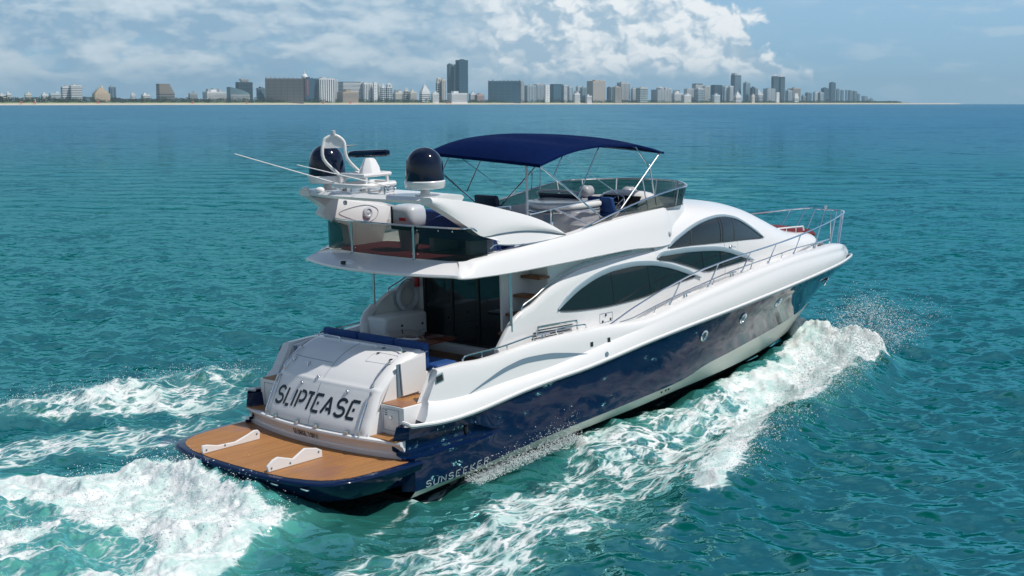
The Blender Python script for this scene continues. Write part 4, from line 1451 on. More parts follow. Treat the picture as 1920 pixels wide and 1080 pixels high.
# port locker unit and its column
mb = MB()
mb.box((2.86, 1.28, 1.74), (4.15, 1.98, 2.66))
cab = mb.build('port_locker', M['white'], Y, bevel=0.07, seg=4)
mb = MB()
mb.tube([(3.05, 1.275, 2.20), (4.05, 1.275, 2.26)], 0.006, 4)
mb.build('joint', M['greyblue'], cab)
for x, z in ((3.35, 2.44), (3.98, 2.40), (3.05, 2.02), (3.75, 1.95)):
    mb = MB()
    mb.ball((x, 1.275, z), (0.035, 0.012, 0.028), 5)
    mb.build('latch', M['seal'], cab)
for s in (-1, 1):
    if s > 0:
        mb = MB()
        mb.tube([(2.80, s * 1.90, 1.75), (2.80, s * 1.92, 2.3), (2.9, s * 1.98, 2.60), (3.2, s * 2.04, 2.80)], 0.11, 10, smooth=4)
        mb.build('coaming_column', M['white'], Y, smooth=60)
    mb = MB()
    mb.tube([(3.28, s * 2.09, 2.70), (3.28, s * 2.09, 3.985)], 0.030, 10)
    mb.build('support_pole', M['rubsteel'], Y)
    # coaming handrail and cleat
    mb = MB()
    mb.tube([(1.68, s * 2.20, 2.32), (1.74, s * 2.20, 2.42), (1.9, s * 2.20, 2.455), (2.8, s * 2.22, 2.47), (3.6, s * 2.22, 2.53), (3.78, s * 2.22, 2.53), (3.85, s * 2.22, 2.43)], 0.019, 7, smooth=4)
    for x in (2.25, 3.0):
        mb.tube([(x, s * 2.215, 2.32), (x, s * 2.215, 2.47)], 0.013, 6)
    mb.build('coaming_rail', M['steel'], Y)
    mb = MB()
    mb.tube([(3.95, s * 2.2, 2.45), (3.97, s * 2.2, 2.66), (4.1, s * 2.2, 2.69), (5.1, s * 2.22, 2.65), (5.22, s * 2.22, 2.62), (5.25, s * 2.22, 2.45)], 0.02, 7, smooth=4)
    mb.tube([(4.5, s * 2.3, 2.46), (4.5, s * 2.3, 2.58), (5.3, s * 2.3, 2.545), (5.42, s * 2.3, 2.52), (5.44, s * 2.3, 2.42)], 0.017, 7, smooth=4)
    mb.build('boarding_rail', M['steel'], Y)
    for x in (4.0, 9.0, 11.0, 15.9):
        mb = MB()
        z, y = ZD(x) + 0.01, s * (YD(x) - 0.06)
        mb.tube([(x - 0.05, y, z), (x - 0.05, y, z + 0.08)], 0.022, 6)
        mb.tube([(x + 0.05, y, z), (x + 0.05, y, z + 0.08)], 0.022, 6)
        mb.tube([(x - 0.2, y, z + 0.085), (x - 0.08, y, z + 0.09), (x + 0.08, y, z + 0.09), (x + 0.2, y, z + 0.085)], 0.02, 6)
        mb.build('mooring_cleat', M['rubsteel'], Y)
    # handrail along the upper edge of the side wing
    mb = MB()
    pts = [(x, s * (wall_y(max(x, 5), PT(x)) - 0.06), PT(x) + 0.075) for x in (3.72, 4.1, 4.55, 5.0, 5.5, 6.1, 6.8, 7.5)]
    mb.tube([(3.66, pts[0][1], PT(3.66) - 0.01)] + pts, 0.019, 7, smooth=4)
    mb.build('wing_rail', M['rubsteel'], Y)

# cockpit table: fixed on its pedestal
mb = MB()
tp = [(2.22, -0.60), (2.30, -0.68), (3.05, -0.68), (3.13, -0.60), (3.13, 0.82), (3.05, 0.92), (2.30, 0.92), (2.22, 0.82)]
mb.prism([(x, y, 2.40) for x, y in tp], (0, 0, 0.05))
tab = mb.build('cockpit_table', M['mahogany'], Y, bevel=0.014)
mb = MB()
c = (2.68, 0.12)
for k in range(8):
    a = math.pi / 4 * k
    r_ = 0.30 if k % 2 == 0 else 0.14
    mb.add([(c[0] + r_ * math.cos(a), c[1] + r_ * math.sin(a), 2.4535), (c[0] + 0.03 * math.cos(a + 0.5), c[1] + 0.03 * math.sin(a + 0.5), 2.4535), (c[0], c[1], 2.4535), (c[0] + 0.03 * math.cos(a - 0.5), c[1] + 0.03 * math.sin(a - 0.5), 2.4535)], [(0, 1, 2, 3)])
mb.build('star_inlay', M['silver'], tab, smooth=0, recalc=False)
mb = MB()
mb.lathe([(0.17, 1.745), (0.17, 1.76), (0.065, 1.78), (0.06, 2.40)], (2.68, 0.12, 0), 16)
mb.build('pedestal', M['rubsteel'], tab)

# ------------------------------------------------------------------ flybridge furniture
# wet bar
mb = MB()
prof = [(6.75, 0.50), (6.42, 0.15), (6.27, -0.25), (6.32, -0.70), (6.55, -1.0), (6.85, -1.10), (7.50, -1.10), (7.50, 0.50)]
mb.prism([(x, y, 4.27) for x, y in prof], (0, 0, 0.58))
bar = mb.build('wet_bar', M['grey'], Y, smooth=30, bevel=0.03)
mb = MB()
cxy = np.mean(np.array(prof), axis=0)
mb.prism([(cxy[0] + (x - cxy[0]) * 1.05, cxy[1] + (y - cxy[1]) * 1.05, 4.85) for x, y in prof], (0, 0, 0.14))
mb.build('lid', M['white'], bar, smooth=30, bevel=0.06, seg=4)
mb = MB()
mb.tube([(cxy[0] + (x - cxy[0]) * 1.08, cxy[1] + (y - cxy[1]) * 1.08, 4.80) for x, y in prof[1:7]], 0.018, 6, smooth=4)
mb.build('rail', M['steel'], bar)
mb = MB()
mb.prism([(6.30, -0.30, 4.40), (6.33, -0.66, 4.40), (6.33, -0.66, 4.74), (6.30, -0.30, 4.74)], (-0.02, -0.02, 0))
mb.build('fridge_door', M['greyblue'], bar, bevel=0.01)
# sink unit beside it
mb = MB()
mb.box((6.35, -1.62, 4.27), (7.3, -1.14, 4.55))
mb.build('side_locker', M['grey'], Y, bevel=0.04, seg=3)
# helm bench and console
def cushion_seat(x, y, w_, name, m_, dx=0.55, zb=4.27, zs=4.72, zt=5.2):
    b = MB()
    b.box((x, y - w_ / 2, zb), (x + dx, y + w_ / 2, zs - 0.12))
    o = b.build(name, M['white'], Y, bevel=0.04)
    b = MB()
    b.box((x, y - w_ / 2 + 0.02, zs - 0.12), (x + dx + 0.03, y + w_ / 2 - 0.02, zs))
    b.build('seat', m_, o, bevel=0.045, seg=3)
    b = MB()
    b.prism([(x - 0.02, y - w_ / 2 + 0.02, zs - 0.02), (x + 0.14, y - w_ / 2 + 0.02, zs - 0.02), (x + 0.02, y - w_ / 2 + 0.02, zt), (x - 0.12, y - w_ / 2 + 0.02, zt)], (0, w_ - 0.04, 0))
    b.build('backrest', m_, o, bevel=0.05, seg=3)
    return o
cushion_seat(7.66, -1.0, 0.75, 'helm_seat', M['blue'], dx=0.42, zs=4.72, zt=5.06)
hs2 = cushion_seat(7.80, 0.35, 1.3, 'companion_seat', M['vinyl'], dx=0.45, zs=4.75, zt=5.06)
mb = MB()
mb.tube([(7.72, -0.30, 5.0), (7.72, -0.26, 5.09), (7.72, 0.0, 5.12), (7.72, 0.7, 5.12), (7.72, 0.97, 5.09), (7.72, 1.0, 5.0)], 0.035, 7, smooth=4)
mb.build('headrest_rail', M['white'], hs2)
mb = MB()
rings = []
for y in np.linspace(-1.62, -0.15, 9):
    e = 0.10 * (2 * (y + 0.885) / 1.47) ** 4
    rings.append([(8.55, y, 4.27), (8.45, y, 4.75 - e), (8.62, y, 5.02 - e), (8.80, y, 5.11 - e), (8.98, y, 5.09 - e), (9.3, y, 4.8 - e), (9.4, y, 4.27)])
mb.loft(rings, cap0=True, cap1=True)
con = mb.build('helm_console', M['white'], Y, smooth=40)
mb = MB()
mb.add([(8.435, -1.45, 4.77), (8.435, -0.32, 4.77), (8.60, -0.32, 5.0), (8.60, -1.45, 5.0)], [(0, 1, 2, 3)])
mb.build('instrument_panel', M['black'], con, smooth=0)
mb = MB()
ring = []
for k in range(20):
    a = 2 * math.pi * k / 20
    ring.append((8.32 + 0.10 * math.sin(a), -0.95 + 0.19 * math.cos(a), 4.86 + 0.16 * math.sin(a)))
mb.tube(ring, 0.018, 6, closed=True)
for k in (0, 4, 8, 12, 16):
    mb.tube([(8.38, -0.95, 4.84), ring[k]], 0.011, 5)
mb.build('steering_wheel', M['steel'], con)
# seats on the port side, moulded chairs in navy
for (x, y) in ((6.2, 1.25), (4.9, 1.25)):
    cushion_seat(x, y, 0.75, 'lounge_chair', M['vinyl'], dx=0.6, zs=4.68, zt=5.12)
# blue U-sofa in front of the arch
mb = MB()
mb.box((3.55, -1.35, 4.27), (3.75, 1.2, 5.05))
mb.box((3.75, -1.35, 4.27), (4.3, 0.2, 4.66))
mb.build('aft_sofa', M['blueseat'], Y, bevel=0.06, seg=3)
mb = MB()
mb.box((5.35, -1.75, 4.27), (6.9, -1.15, 4.30))
mb.build('stair_hatch', M['white'], Y, bevel=0.01)
# speakers on the dash, spare items behind the screen
for (x, y) in ((9.55, 1.05), (9.75, -0.15)):
    mb = MB()
    mb.ball((x, y, 4.93), (0.14, 0.17, 0.16), 9)
    mb.tube([(x - 0.05, y, 4.93), (x + 0.22, y, 4.93)], 0.14, 14)
    mb.build('dash_pod', M['grey'], Y, smooth=60)
mb = MB()
rings = []
for y in np.linspace(-1.55, 1.55, 11):
    w_ = 1.0 - 0.25 * (y / 1.55) ** 2
    rings.append([(9.0, y, 4.27), (9.0, y, 4.70), (9.2, y, 4.78), (9.2 + 1.2 * w_, y, 4.76), (9.25 + 1.2 * w_, y, 4.6)])
mb.loft(rings, cap0=True, cap1=True)
mb.build('dashboard', M['grey'], Y, smooth=35)

# guard rails round the flybridge stair opening, starboard
mb = MB()
for q in ([(4.55, -1.55, 4.30), (4.55, -1.55, 4.95), (4.7, -1.5, 4.97), (6.5, -1.25, 5.02), (7.2, -1.3, 5.05)],
          [(5.55, -1.4, 4.98), (6.2, -1.75, 4.62)],
          [(5.35, -1.45, 4.28), (5.35, -1.45, 4.99)], [(5.0, -1.75, 4.42), (5.0, -1.72, 4.72), (5.1, -1.7, 4.74), (5.15, -1.7, 4.45)],
          [(3.9, -0.3, 4.6), (3.95, -0.3, 5.0), (4.1, -0.35, 5.03), (5.2, -0.3, 5.02), (5.3, -0.3, 4.95), (5.3, -0.3, 4.6)]):
    mb.tube(q, 0.018, 7, smooth=3)
mb.build('stair_guard_rail', M['steel'], Y)

# ---- windscreen of the flybridge
wp = [(6.10, -1.97, 4.62, 4.635), (6.7, -1.95, 4.645, 4.75), (7.5, -1.93, 4.69, 4.90), (8.4, -1.91, 4.73, 5.03), (9.2, -1.90, 4.75, 5.12), (9.80, -1.86, 4.76, 5.16),
      (10.15, -1.62, 4.765, 5.165), (10.55, -1.22, 4.77, 5.17), (10.85, -0.75, 4.77, 5.17), (11.0, 0.0, 4.77, 5.17)]
wfull = wp + [(x, -y, a, c) for x, y, a, c in reversed(wp[:-1])]
mb = MB()
tops, rings = [], []
W = cr(wfull, 5)
for i, p in enumerate(W):
    x, y, a, c = p
    inward = np.array((-0.10 * (0 if x < 9.5 else 1), 0, 0))
    tx, ty = x, y
    bx_, by_ = (x - 0.10 * sm((x - 9.4) / 1.0), y * (0.955 if x > 7 else 0.985))
    t = np.array((tx, ty, c)); b0 = np.array((bx_, by_, a - 0.03))
    n = np.array((x - 8.0, y * 2.5, 0)); n = n / np.linalg.norm(n) * 0.010
    rings.append([b0, t, t - n, b0 - n])
    tops.append(t)
mb.loft(rings, closed=True, cap0=True, cap1=True)
ws = mb.build('windscreen', M['tint'], Y, smooth=50)
mb = MB()
mb.tube(tops, 0.021, 7)
mb.tube([tops[0], (5.75, -1.98, 4.56)], 0.019, 7)
mb.tube([tops[-1], (5.75, 1.98, 4.56)], 0.019, 7)
mb.build('top_rail', M['steel'], ws)
for k in (30, 38, 44, 52, 60, 22, 68):
    if k < len(W):
        mb = MB()
        r0 = rings[k]
        mb.tube([r0[3], r0[2]], 0.02, 6)
        mb.build('post', M['lightgrey'], ws)
mb = MB()
mb.tube([r[0] for r in rings], 0.014, 5)
mb.build('lower_seal', M['seal'], ws)

# ------------------------------------------------------------------ bimini
EDGE = itp([(4.72, 6.03), (5.1, 6.12), (5.5, 6.21), (6.1, 6.285), (6.77, 6.31), (7.4, 6.29), (8.1, 6.23), (8.7, 6.12), (9.08, 6.02)])
RIDGE = itp([(4.72, 6.13), (4.95, 6.32), (5.25, 6.45), (5.6, 6.475), (6.1, 6.46), (6.77, 6.50), (7.6, 6.46), (8.1, 6.42), (8.7, 6.28), (9.08, 6.12)])
mb = MB()
rings = []
for x in np.linspace(4.72, 9.10, 45):
    e, r_ = EDGE(min(x, 9.08)), RIDGE(min(x, 9.08))
    top = []
    for k in range(23):
        u = -1 + 2 * k / 22
        z = e + (r_ - e) * (1 - abs(u) ** 2.6)
        z += 0.085 * (u + 1) - 0.085 * (1 - abs(u) ** 2.6)
        z += 0.006 * math.sin(x * 5.1 + u * 3) * (1 - u * u) - 0.012 * (1 - abs(math.cos((x - 4.72) * math.pi / 1.09))) * (1 - u ** 4)
        hang = 1.72 + 0.01 * math.sin(x * 4)
        top.append((x - (0.05 * (1 - u * u) if x < 5 else 0), hang * u, z))
    lo_ = [(top[0][0], -1.735, e - 0.045)]
    hi_ = [(top[-1][0], 1.735, e - 0.045)]
    hi_ = [(top[-1][0], 1.735, e + 0.125)]
    und = [(p[0], p[1] * 0.995, p[2] - 0.012) for p in reversed(top)]
    rings.append(lo_ + top + hi_ + und)
mb.loft(rings, closed=True, cap0=True, cap1=True)
bim = mb.build('bimini_canopy', M['canvas'], Y, smooth=40)
mb = MB()
for xa, drop in ((4.70, 0.07), (9.11, 0.05)):
    e, r_ = EDGE(min(9.08, max(4.72, xa))), RIDGE(min(9.08, max(4.72, xa)))
    rr = []
    for k in range(23):
        u = -1 + 2 * k / 22
        z = e + (r_ - e) * (1 - abs(u) ** 2.6) + 0.085 * (u + 1) - 0.085 * (1 - abs(u) ** 2.6)
        xx = xa - (0.05 * (1 - u * u) if xa < 5 else 0)
        rr.append([(xx, 1.73 * u, z), (xx - 0.008, 1.73 * u, z - drop), (xx + 0.008, 1.73 * u, z - drop), (xx + 0.012, 1.73 * u, z)])
    mb.loft(rr, closed=True, cap0=True, cap1=True)
mb.build('valance', M['canvas'], bim, smooth=30, weld=0)
poles = []
for s in (-1, 1):
    y = s * 1.69
    for q, r_ in ((((9.0, y, 5.99), (7.15, s * 1.80, 4.67)), 0.021), (((4.74, y, 5.99), (6.76, s * 1.82, 4.64)), 0.019),
                  (((6.74, y, 6.27), (5.96, y, 5.20)), 0.017), (((5.51, y, 6.19), (5.18, y, 5.73)), 0.016), (((5.53, y, 6.16), (7.26, s * 1.80, 5.20)), 0.008),
                  (((8.30, y, 5.50), (8.36, s * 1.80, 4.78)), 0.016), (((8.60, y, 5.74), (8.7, s * 1.80, 4.8)), 0.016), (((8.05, y, 6.22), (8.56, y, 5.72)), 0.016)):
        mb = MB()
        mb.tube(q, r_, 7)
        mb.ball(q[0], r_ * 1.3, 5)
        mb.build('bimini_pole', M['steel'], Y)
for x in (4.76, 5.51, 6.75, 8.05, 9.0):
    mb = MB()
    e, r_ = EDGE(x), RIDGE(x)
    mb.tube([(x, 1.70 * u, e + (r_ - e) * (1 - abs(u) ** 2.6) - 0.045 + 0.085 * (u + 1) - 0.085 * (1 - abs(u) ** 2.6)) for u in np.linspace(-1, 1, 15)], 0.017, 6)
    mb.build('bimini_bow', M['steel'], Y)
mb = MB()
mb.tube([(5.3, -0.80, 4.28), (5.3, -0.80, 6.05)], 0.027, 8)
mb.build('support_post', M['white'], Y)

# ------------------------------------------------------------------ bow: rails, sun pad, well, windlass
TR = itp([(6.1, 2.42), (6.5, 2.54), (6.9, 2.66), (7.6, 2.83), (8.4, 3.0), (9.6, 3.20), (10.4, 3.28), (11.9, 3.36), (13.5, 3.41), (15.3, 3.48), (17, 3.54), (18.5, 3.57), (19.6, 3.56), (20.1, 3.54)])
for s in (-1, 1):
    mb = MB()
    xs = [6.1, 6.5, 6.9, 7.6, 8.4, 9.0, 9.6, 10.4, 11.2, 11.9, 12.7, 13.5, 14.4, 15.3, 16.2, 17.0, 17.8, 18.5]
    pts = [(x, s * (YD(x) - 0.04), TR(x)) for x in xs]
    if s < 0:
        pts += [(19.1, -0.93, 3.575), (19.6, -0.66, 3.57), (19.95, -0.34, 3.55), (20.03, -0.1, 3.54)]
    else:
        pts += [(19.0, 0.96, 3.585), (19.5, 0.66, 3.60), (19.75, 0.48, 3.60)]
    mb.tube(pts, 0.021, 7, smooth=4)
    rail = mb.build('bow_rail', M['steel'], Y)
    mb = MB()
    mb.tube([(x, s * (YD(x) - 0.05), ZD(x) + 0.13 * sm((x - 6.5) / 1.2) + 0.01) for x in (6.5, 7, 7.75, 8.5, 9.3, 10.2, 11, 12, 12.7, 13.5, 14.3, 15.0, 15.8, 16.6, 17.2)], 0.017, 6, smooth=3)
    for x in (7.75, 10.1, 11.9, 13.6):
        mb.tube([(x, s * (YD(x) - 0.05), ZD(x)), (x + 0.08, s * (YD(x) - 0.05), ZD(x) + 0.13)], 0.011, 5)
    mb.build('lower_rail', M['rubsteel'], rail)
    if s > 0:
        mb = MB()
        mb.tube([(x, s * (YD(x) - 0.04), 3.12 + 0.02 * (x - 14)) for x in (14.5, 16, 17.4, 18.4)] , 0.012, 5, smooth=3)
        mb.build('mid_rail', M['steel'], rail)
    for x in (8.37, 9.92, 11.45, 12.85, 14.4, 15.9, 17.3):
        mb = MB()
        xt = x + 0.45
        mb.tube([(x, s * (YD(x) - 0.05), ZD(x)), (xt, s * (YD(xt) - 0.04), TR(xt))], 0.017, 7)
        mb.lathe([(0.035, 0.0), (0.03, 0.03), (0.022, 0.06)], (x, s * (YD(x) - 0.05), ZD(x) + 0.005), 8)
        mb.build('stanchion', M['steel'], rail)
    for (a, c) in (((18.5, s * 1.10, 2.72), (19.15, s * 0.88, 3.575)), ((18.95, s * 0.85, 2.62), (19.62, s * 0.64, 3.565)), ((19.3, s * 0.62, 2.52), (19.85, s * 0.44, 3.555))):
        mb = MB()
        mb.tube([a, c], 0.02, 7)
        mb.build('gate_post', M['steel'], rail)
mb = MB()
mb.tube([(19.85, 0.44, 3.56), (19.98, 0.25, 3.55), (20.03, 0.0, 3.54), (20.03, -0.12, 3.54)], 0.02, 7, smooth=4)
mb.tube([(19.5, 0.25, 2.42), (20.0, 0.2, 3.55)], 0.018, 6)
mb.tube([(19.5, -0.25, 2.42), (20.0, -0.2, 3.55)], 0.018, 6)
mb.tube([(20.0, 0.0, 2.25), (20.02, 0.0, 3.54)], 0.016, 6)
mb.ball((20.0, 0.18, 3.62), (0.05, 0.05, 0.06), 5)
mb.build('pulpit', M['steel'], Y)

mb = MB()
rings = []
for x in np.linspace(15.55, 17.55, 17):
    e = min(1.0, (x - 15.5) / 0.25, (17.62 - x) / 0.25)
    h_ = 0.10 * math.sqrt(max(0.0, e))
    w_ = 1.02 - 0.10 * (x - 15.5) / 2
    zc_ = ZT(x) - 0.02
    rings.append([(x, y, zc_ - 0.07 * (y / 1.0) ** 2 + (h_ if abs(y) < w_ - 0.03 else -0.02)) for y in (-w_, -w_ + 0.04, -0.6, -0.31, -0.29, 0.0, 0.29, 0.31, 0.6, w_ - 0.04, w_)])
mb.loft(rings, cap0=True, cap1=True)
mb.build('sun_pad', M['maroon'], Y, smooth=50)
for s in (-1, 1):
    mb = MB()
    mb.tube([(15.0, s * 1.16, 3.42), (15.06, s * 1.16, 3.53), (15.2, s * 1.16, 3.545), (16.4, s * 1.08, 3.47), (16.56, s * 1.07, 3.45), (16.6, s * 1.07, 3.34)], 0.022, 7, smooth=4)
    for x in (15.6, 16.1):
        mb.tube([(x, s * 1.12, 3.35), (x, s * 1.12, 3.52)], 0.012, 5)
    mb.build('pad_rail', M['white'], Y)
mb = MB()
mb.prism([(17.95, -0.95, 2.74), (18.6, -0.80, 2.62), (19.2, -0.55, 2.48), (19.2, 0.55, 2.48), (18.6, 0.80, 2.62), (17.95, 0.95, 2.74)], (0, 0, 0.012))
mb.build('bow_teak', M['teak'], Y, smooth=0)
mb = MB()
mb.lathe([(0.12, 2.60), (0.14, 2.66), (0.10, 2.72), (0.13, 2.82), (0.10, 2.86), (0.0, 2.87)], (18.6, 0.1, 0), 16)
mb.box((18.65, -0.05, 2.55), (19.5, 0.10, 2.63))
mb.build('windlass', M['steel'], Y, bevel=0.01)

# ------------------------------------------------------------------ separate things carried on board
lb = thing_on_boat('life_ring', 'white life ring hanging on the shaded inner wall beside the saloon doors', 'life ring', (4.10, 1.86, 2.95))
mb = MB()
mb.tube([(0.29 * math.cos(a), 0.0, 0.29 * math.sin(a)) for a in np.linspace(0, 2 * math.pi, 28, endpoint=False)], 0.075, 10, closed=True)
mb.build('ring', M['lightgrey'], lb)
mb = MB()
mb.tube([(0.375 * math.cos(a) * (1 + 0.03 * math.cos(4 * a)), -0.01, 0.375 * math.sin(a) * (1 + 0.03 * math.cos(4 * a))) for a in np.linspace(0, 2 * math.pi, 40, endpoint=False)], 0.010, 5, closed=True)
mb.build('grab_rope', M['greyblue'], lb)
fe = thing_on_boat('fire_extinguisher', 'small red fire extinguisher fixed above the life ring, just under the overhang', 'extinguisher', (4.28, 1.72, 3.16))
mb = MB()
mb.lathe([(0.055, 0), (0.06, 0.02), (0.06, 0.3), (0.04, 0.36), (0.018, 0.38)], (0, 0, 0), 16)
mb.build('cylinder', M['red'], fe)
mb = MB()
mb.box((-0.02, -0.05, 0.38), (0.02, 0.05, 0.42))
mb.build('valve', M['black'], fe, bevel=0.006)

om = thing_on_boat('outboard_motor', 'grey outboard motor standing on its bracket behind the smoked screen under the arch', 'outboard motor', (2.6, 0.15, 4.30))
mb = MB()
rings = []
for z, hx, hy, ox in ((0.52, 0.20, 0.30, 0), (0.56, 0.26, 0.335, 0), (0.72, 0.285, 0.345, 0.0), (0.86, 0.275, 0.335, 0.0), (0.94, 0.24, 0.30, 0.01), (0.975, 0.17, 0.22, 0.02)):
    rings.append([(ox + hx * np.sign(math.cos(a)) * abs(math.cos(a)) ** 0.5, hy * np.sign(math.sin(a)) * abs(math.sin(a)) ** 0.5, z) for a in np.linspace(0, 2 * math.pi, 28, endpoint=False)])
mb.loft(rings, closed=True, cap0=True, cap1=True)
mb.build('cowling', M['lightgrey'], om, smooth=50)
mb = MB()
mb.box((-0.22, -0.30, 0.46), (0.22, 0.30, 0.53))
mb.box((-0.292, 0.17, 0.5), (-0.28, 0.23, 0.95))
mb.build('band', M['black'], om, bevel=0.015)
mb = MB()
mb.box((-0.293, -0.22, 0.66), (-0.285, -0.02, 0.73))
mb.build('decal', M['red'], om)
mb = MB()
rings = []
for z, hx, hy in ((0.46, 0.20, 0.27), (0.25, 0.17, 0.24), (0.02, 0.16, 0.20)):
    rings.append([(hx * math.cos(a), hy * math.sin(a), z) for a in np.linspace(0, 2 * math.pi, 16, endpoint=False)])
mb.loft(rings, closed=True, cap0=True, cap1=True)
mb.build('midsection', M['lightgrey'], om)

tn = thing_on_boat('stowed_tender', 'covered tender under a dark blue cover stowed beneath the arch beside the outboard motor', 'tender', (3.0, -0.95, 4.30))
mb = MB()
rings = []
for x in np.linspace(-0.35, 0.45, 7):
    e = 1 - (abs(x - 0.05) / 0.55) ** 3 * 0.3
    rings.append([(x, 0.75 * math.cos(a) * e, 0.42 + 0.42 * math.sin(a) * e) for a in np.linspace(-0.3, math.pi + 0.3, 15)])
mb.loft(rings, cap0=True, cap1=True)
mb.build('cover', M['blueseat'], tn, smooth=60)
mb = MB()
mb.box((-0.3, -0.6, 0.0), (0.4, -0.45, 0.35))
mb.box((-0.3, 0.45, 0.0), (0.4, 0.6, 0.35))
mb.build('cradle', M['lightgrey'], tn, bevel=0.02)
# ------------------------------------------------------------------ sea
OX, OY = -3.6969, 27.2457
CH, SH = math.cos(HEAD), math.sin(HEAD)
R_EARTH = 6.371e6


def vnoise(x, y, seed=0):
    """smooth value noise on a lattice, vectorised"""
    xi, yi = np.floor(x).astype(np.int64), np.floor(y).astype(np.int64)
    xf, yf = x - xi, y - yi
    u, v = xf * xf * (3 - 2 * xf), yf * yf * (3 - 2 * yf)

    def h(a, b):
        n = (a * 374761393 + b * 668265263 + seed * 1442695041) & 0xFFFFFFFF
        n = ((n ^ (n >> 13)) * 1274126177) & 0xFFFFFFFF
        n = n ^ (n >> 16)
        return (n & 0xFFFF) / 65535.0
    return (h(xi, yi) * (1 - u) + h(xi + 1, yi) * u) * (1 - v) + (h(xi, yi + 1) * (1 - u) + h(xi + 1, yi + 1) * u) * v


def vfbm(x, y, oct_=4, seed=0, gain=0.5):
    s = np.zeros_like(x)
    a, t = 1.0, 0.0
    for o in range(oct_):
        s += a * vnoise(x * 2 ** o + 17.3 * o, y * 2 ** o - 9.1 * o, seed + o)
        t += a
        a *= gain
    return s / t


def smooth01(t):
    t = np.clip(t, 0, 1)
    return t * t * (3 - 2 * t)


def seg_dist(x, y, pts, vals=None):
    """distance to a polyline, and the interpolated value at the nearest point"""
    best = np.full(x.shape, 1e9)
    val = np.zeros(x.shape)
    for i in range(len(pts) - 1):
        ax, ay = pts[i]
        bx_, by_ = pts[i + 1]
        dx, dy = bx_ - ax, by_ - ay
        t = np.clip(((x - ax) * dx + (y - ay) * dy) / (dx * dx + dy * dy), 0, 1)
        d = np.hypot(x - ax - t * dx, y - ay - t * dy)
        m = d < best
        best = np.where(m, d, best)
        if vals is not None:
            val = np.where(m, vals[i] + (vals[i + 1] - vals[i]) * t, val)
    return best, val


def poly_sd(x, y, pts):
    """signed distance to a polygon, positive inside"""
    d, _ = seg_dist(x, y, list(pts) + [pts[0]])
    inside = np.zeros(x.shape, bool)
    n = len(pts)
    for i in range(n):
        ax, ay = pts[i]
        bx_, by_ = pts[(i + 1) % n]
        c = ((ay > y) != (by_ > y)) & (x < (bx_ - ax) * (y - ay) / (by_ - ay + 1e-12) + ax)
        inside ^= c
    return np.where(inside, d, -d)


WAKE = {
    'bow_sheet': [(9.72, 44.0), (9.87, 41.22), (10.54, 39.79), (10.24, 38.34), (9.33, 37.36), (8.99, 36.3), (8.49, 35.18), (8.05, 34.15), (7.26, 32.95), (6.55, 32.1), (5.56, 30.75), (4.55, 29.67), (3.73, 29.59), (2.85, 30.14), (2.16, 30.45), (2.72, 31.51), (3.86, 32.77), (4.85, 33.45), (6.02, 34.94), (7.09, 36.99), (7.8, 39.0), (8.5, 41.5)],
    'side_lace': [(4.6, 31.61), (4.92, 29.36), (3.95, 27.01), (2.79, 26.05), (2.21, 25.33), (2.18, 23.85), (1.27, 22.81), (0.36, 22.39), (-0.51, 21.0), (-3.37, 20.6), (-3.14, 21.85), (-1.86, 23.39), (-0.59, 24.82), (0.0, 26.05), (0.66, 27.82), (1.03, 29.13), (1.88, 29.83), (3.33, 31.34)],
    'stern_boil': [(-14.0, 26.2), (-11.0, 26.51), (-9.54, 26.85), (-8.05, 26.82), (-6.68, 26.88), (-5.95, 25.96), (-5.05, 25.02), (-3.83, 24.15), (-3.46, 24.22), (-3.66, 23.67), (-3.91, 22.91), (-4.22, 22.06), (-4.41, 21.27), (-4.6, 19.5), (-9.5, 17.0), (-14.0, 18.0)],
    'port_crest': [(-6.6, 37.2), (-8.25, 37.66), (-9.46, 36.62), (-10.57, 35.5), (-11.75, 34.83), (-12.83, 34.06), (-15.5, 32.8), (-15.0, 31.0), (-12.01, 31.83), (-10.73, 31.72), (-9.01, 32.28), (-7.42, 32.56), (-6.0, 33.45)],
    'port_lace': [(-6.0, 33.2), (-7.99, 32.26), (-9.48, 31.71), (-11.65, 30.82), (-14.0, 30.0), (-14.0, 27.6), (-10.55, 27.82), (-9.14, 28.59), (-7.0, 29.13), (-6.6, 30.82)],
    'hull_side': [(-3.47, 24.99), (-1.66, 26.24), (-0.65, 27.41), (0.54, 27.41), (-0.59, 24.82), (-1.85, 23.24), (-3.14, 21.85), (-4.18, 21.85)],
}
RIDGES = [   # polyline, heights, half width, roughness
    ([(10.2, 39.2), (9.05, 36.66), (8.32, 34.86), (7.23, 32.95), (5.92, 30.73), (4.98, 28.63), (4.13, 26.47), (3.12, 24.22), (2.17, 22.21)], [0.85, 0.72, 0.54, 0.42, 0.38, 0.42, 0.36, 0.22, 0.10], 0.95, 0.40),
    ([(-6.0, 36.7), (-6.85, 36.49), (-7.93, 36.2), (-9.12, 35.28), (-10.19, 34.21), (-11.24, 33.33), (-12.2, 32.37), (-14.0, 31.0)], [0.40, 0.42, 0.44, 0.44, 0.42, 0.4, 0.36, 0.3], 0.95, 0.35),
    ([(-0.6, 27.4), (0.74, 28.9), (1.70, 29.09), (3.61, 31.41), (5.10, 33.43), (6.12, 35.07), (7.06, 36.78), (7.83, 38.38), (8.44, 39.57)], [0.08, 0.25, 0.33, 0.46, 0.54, 0.62, 0.70, 0.80, 0.90], 1.05, 0.08),
    ([(-6.9, 27.0), (-6.2, 26.45), (-5.5, 25.8), (-4.8, 25.2), (-3.9, 24.5)], [0.42, 0.52, 0.55, 0.50, 0.36], 0.62, 0.45),
]
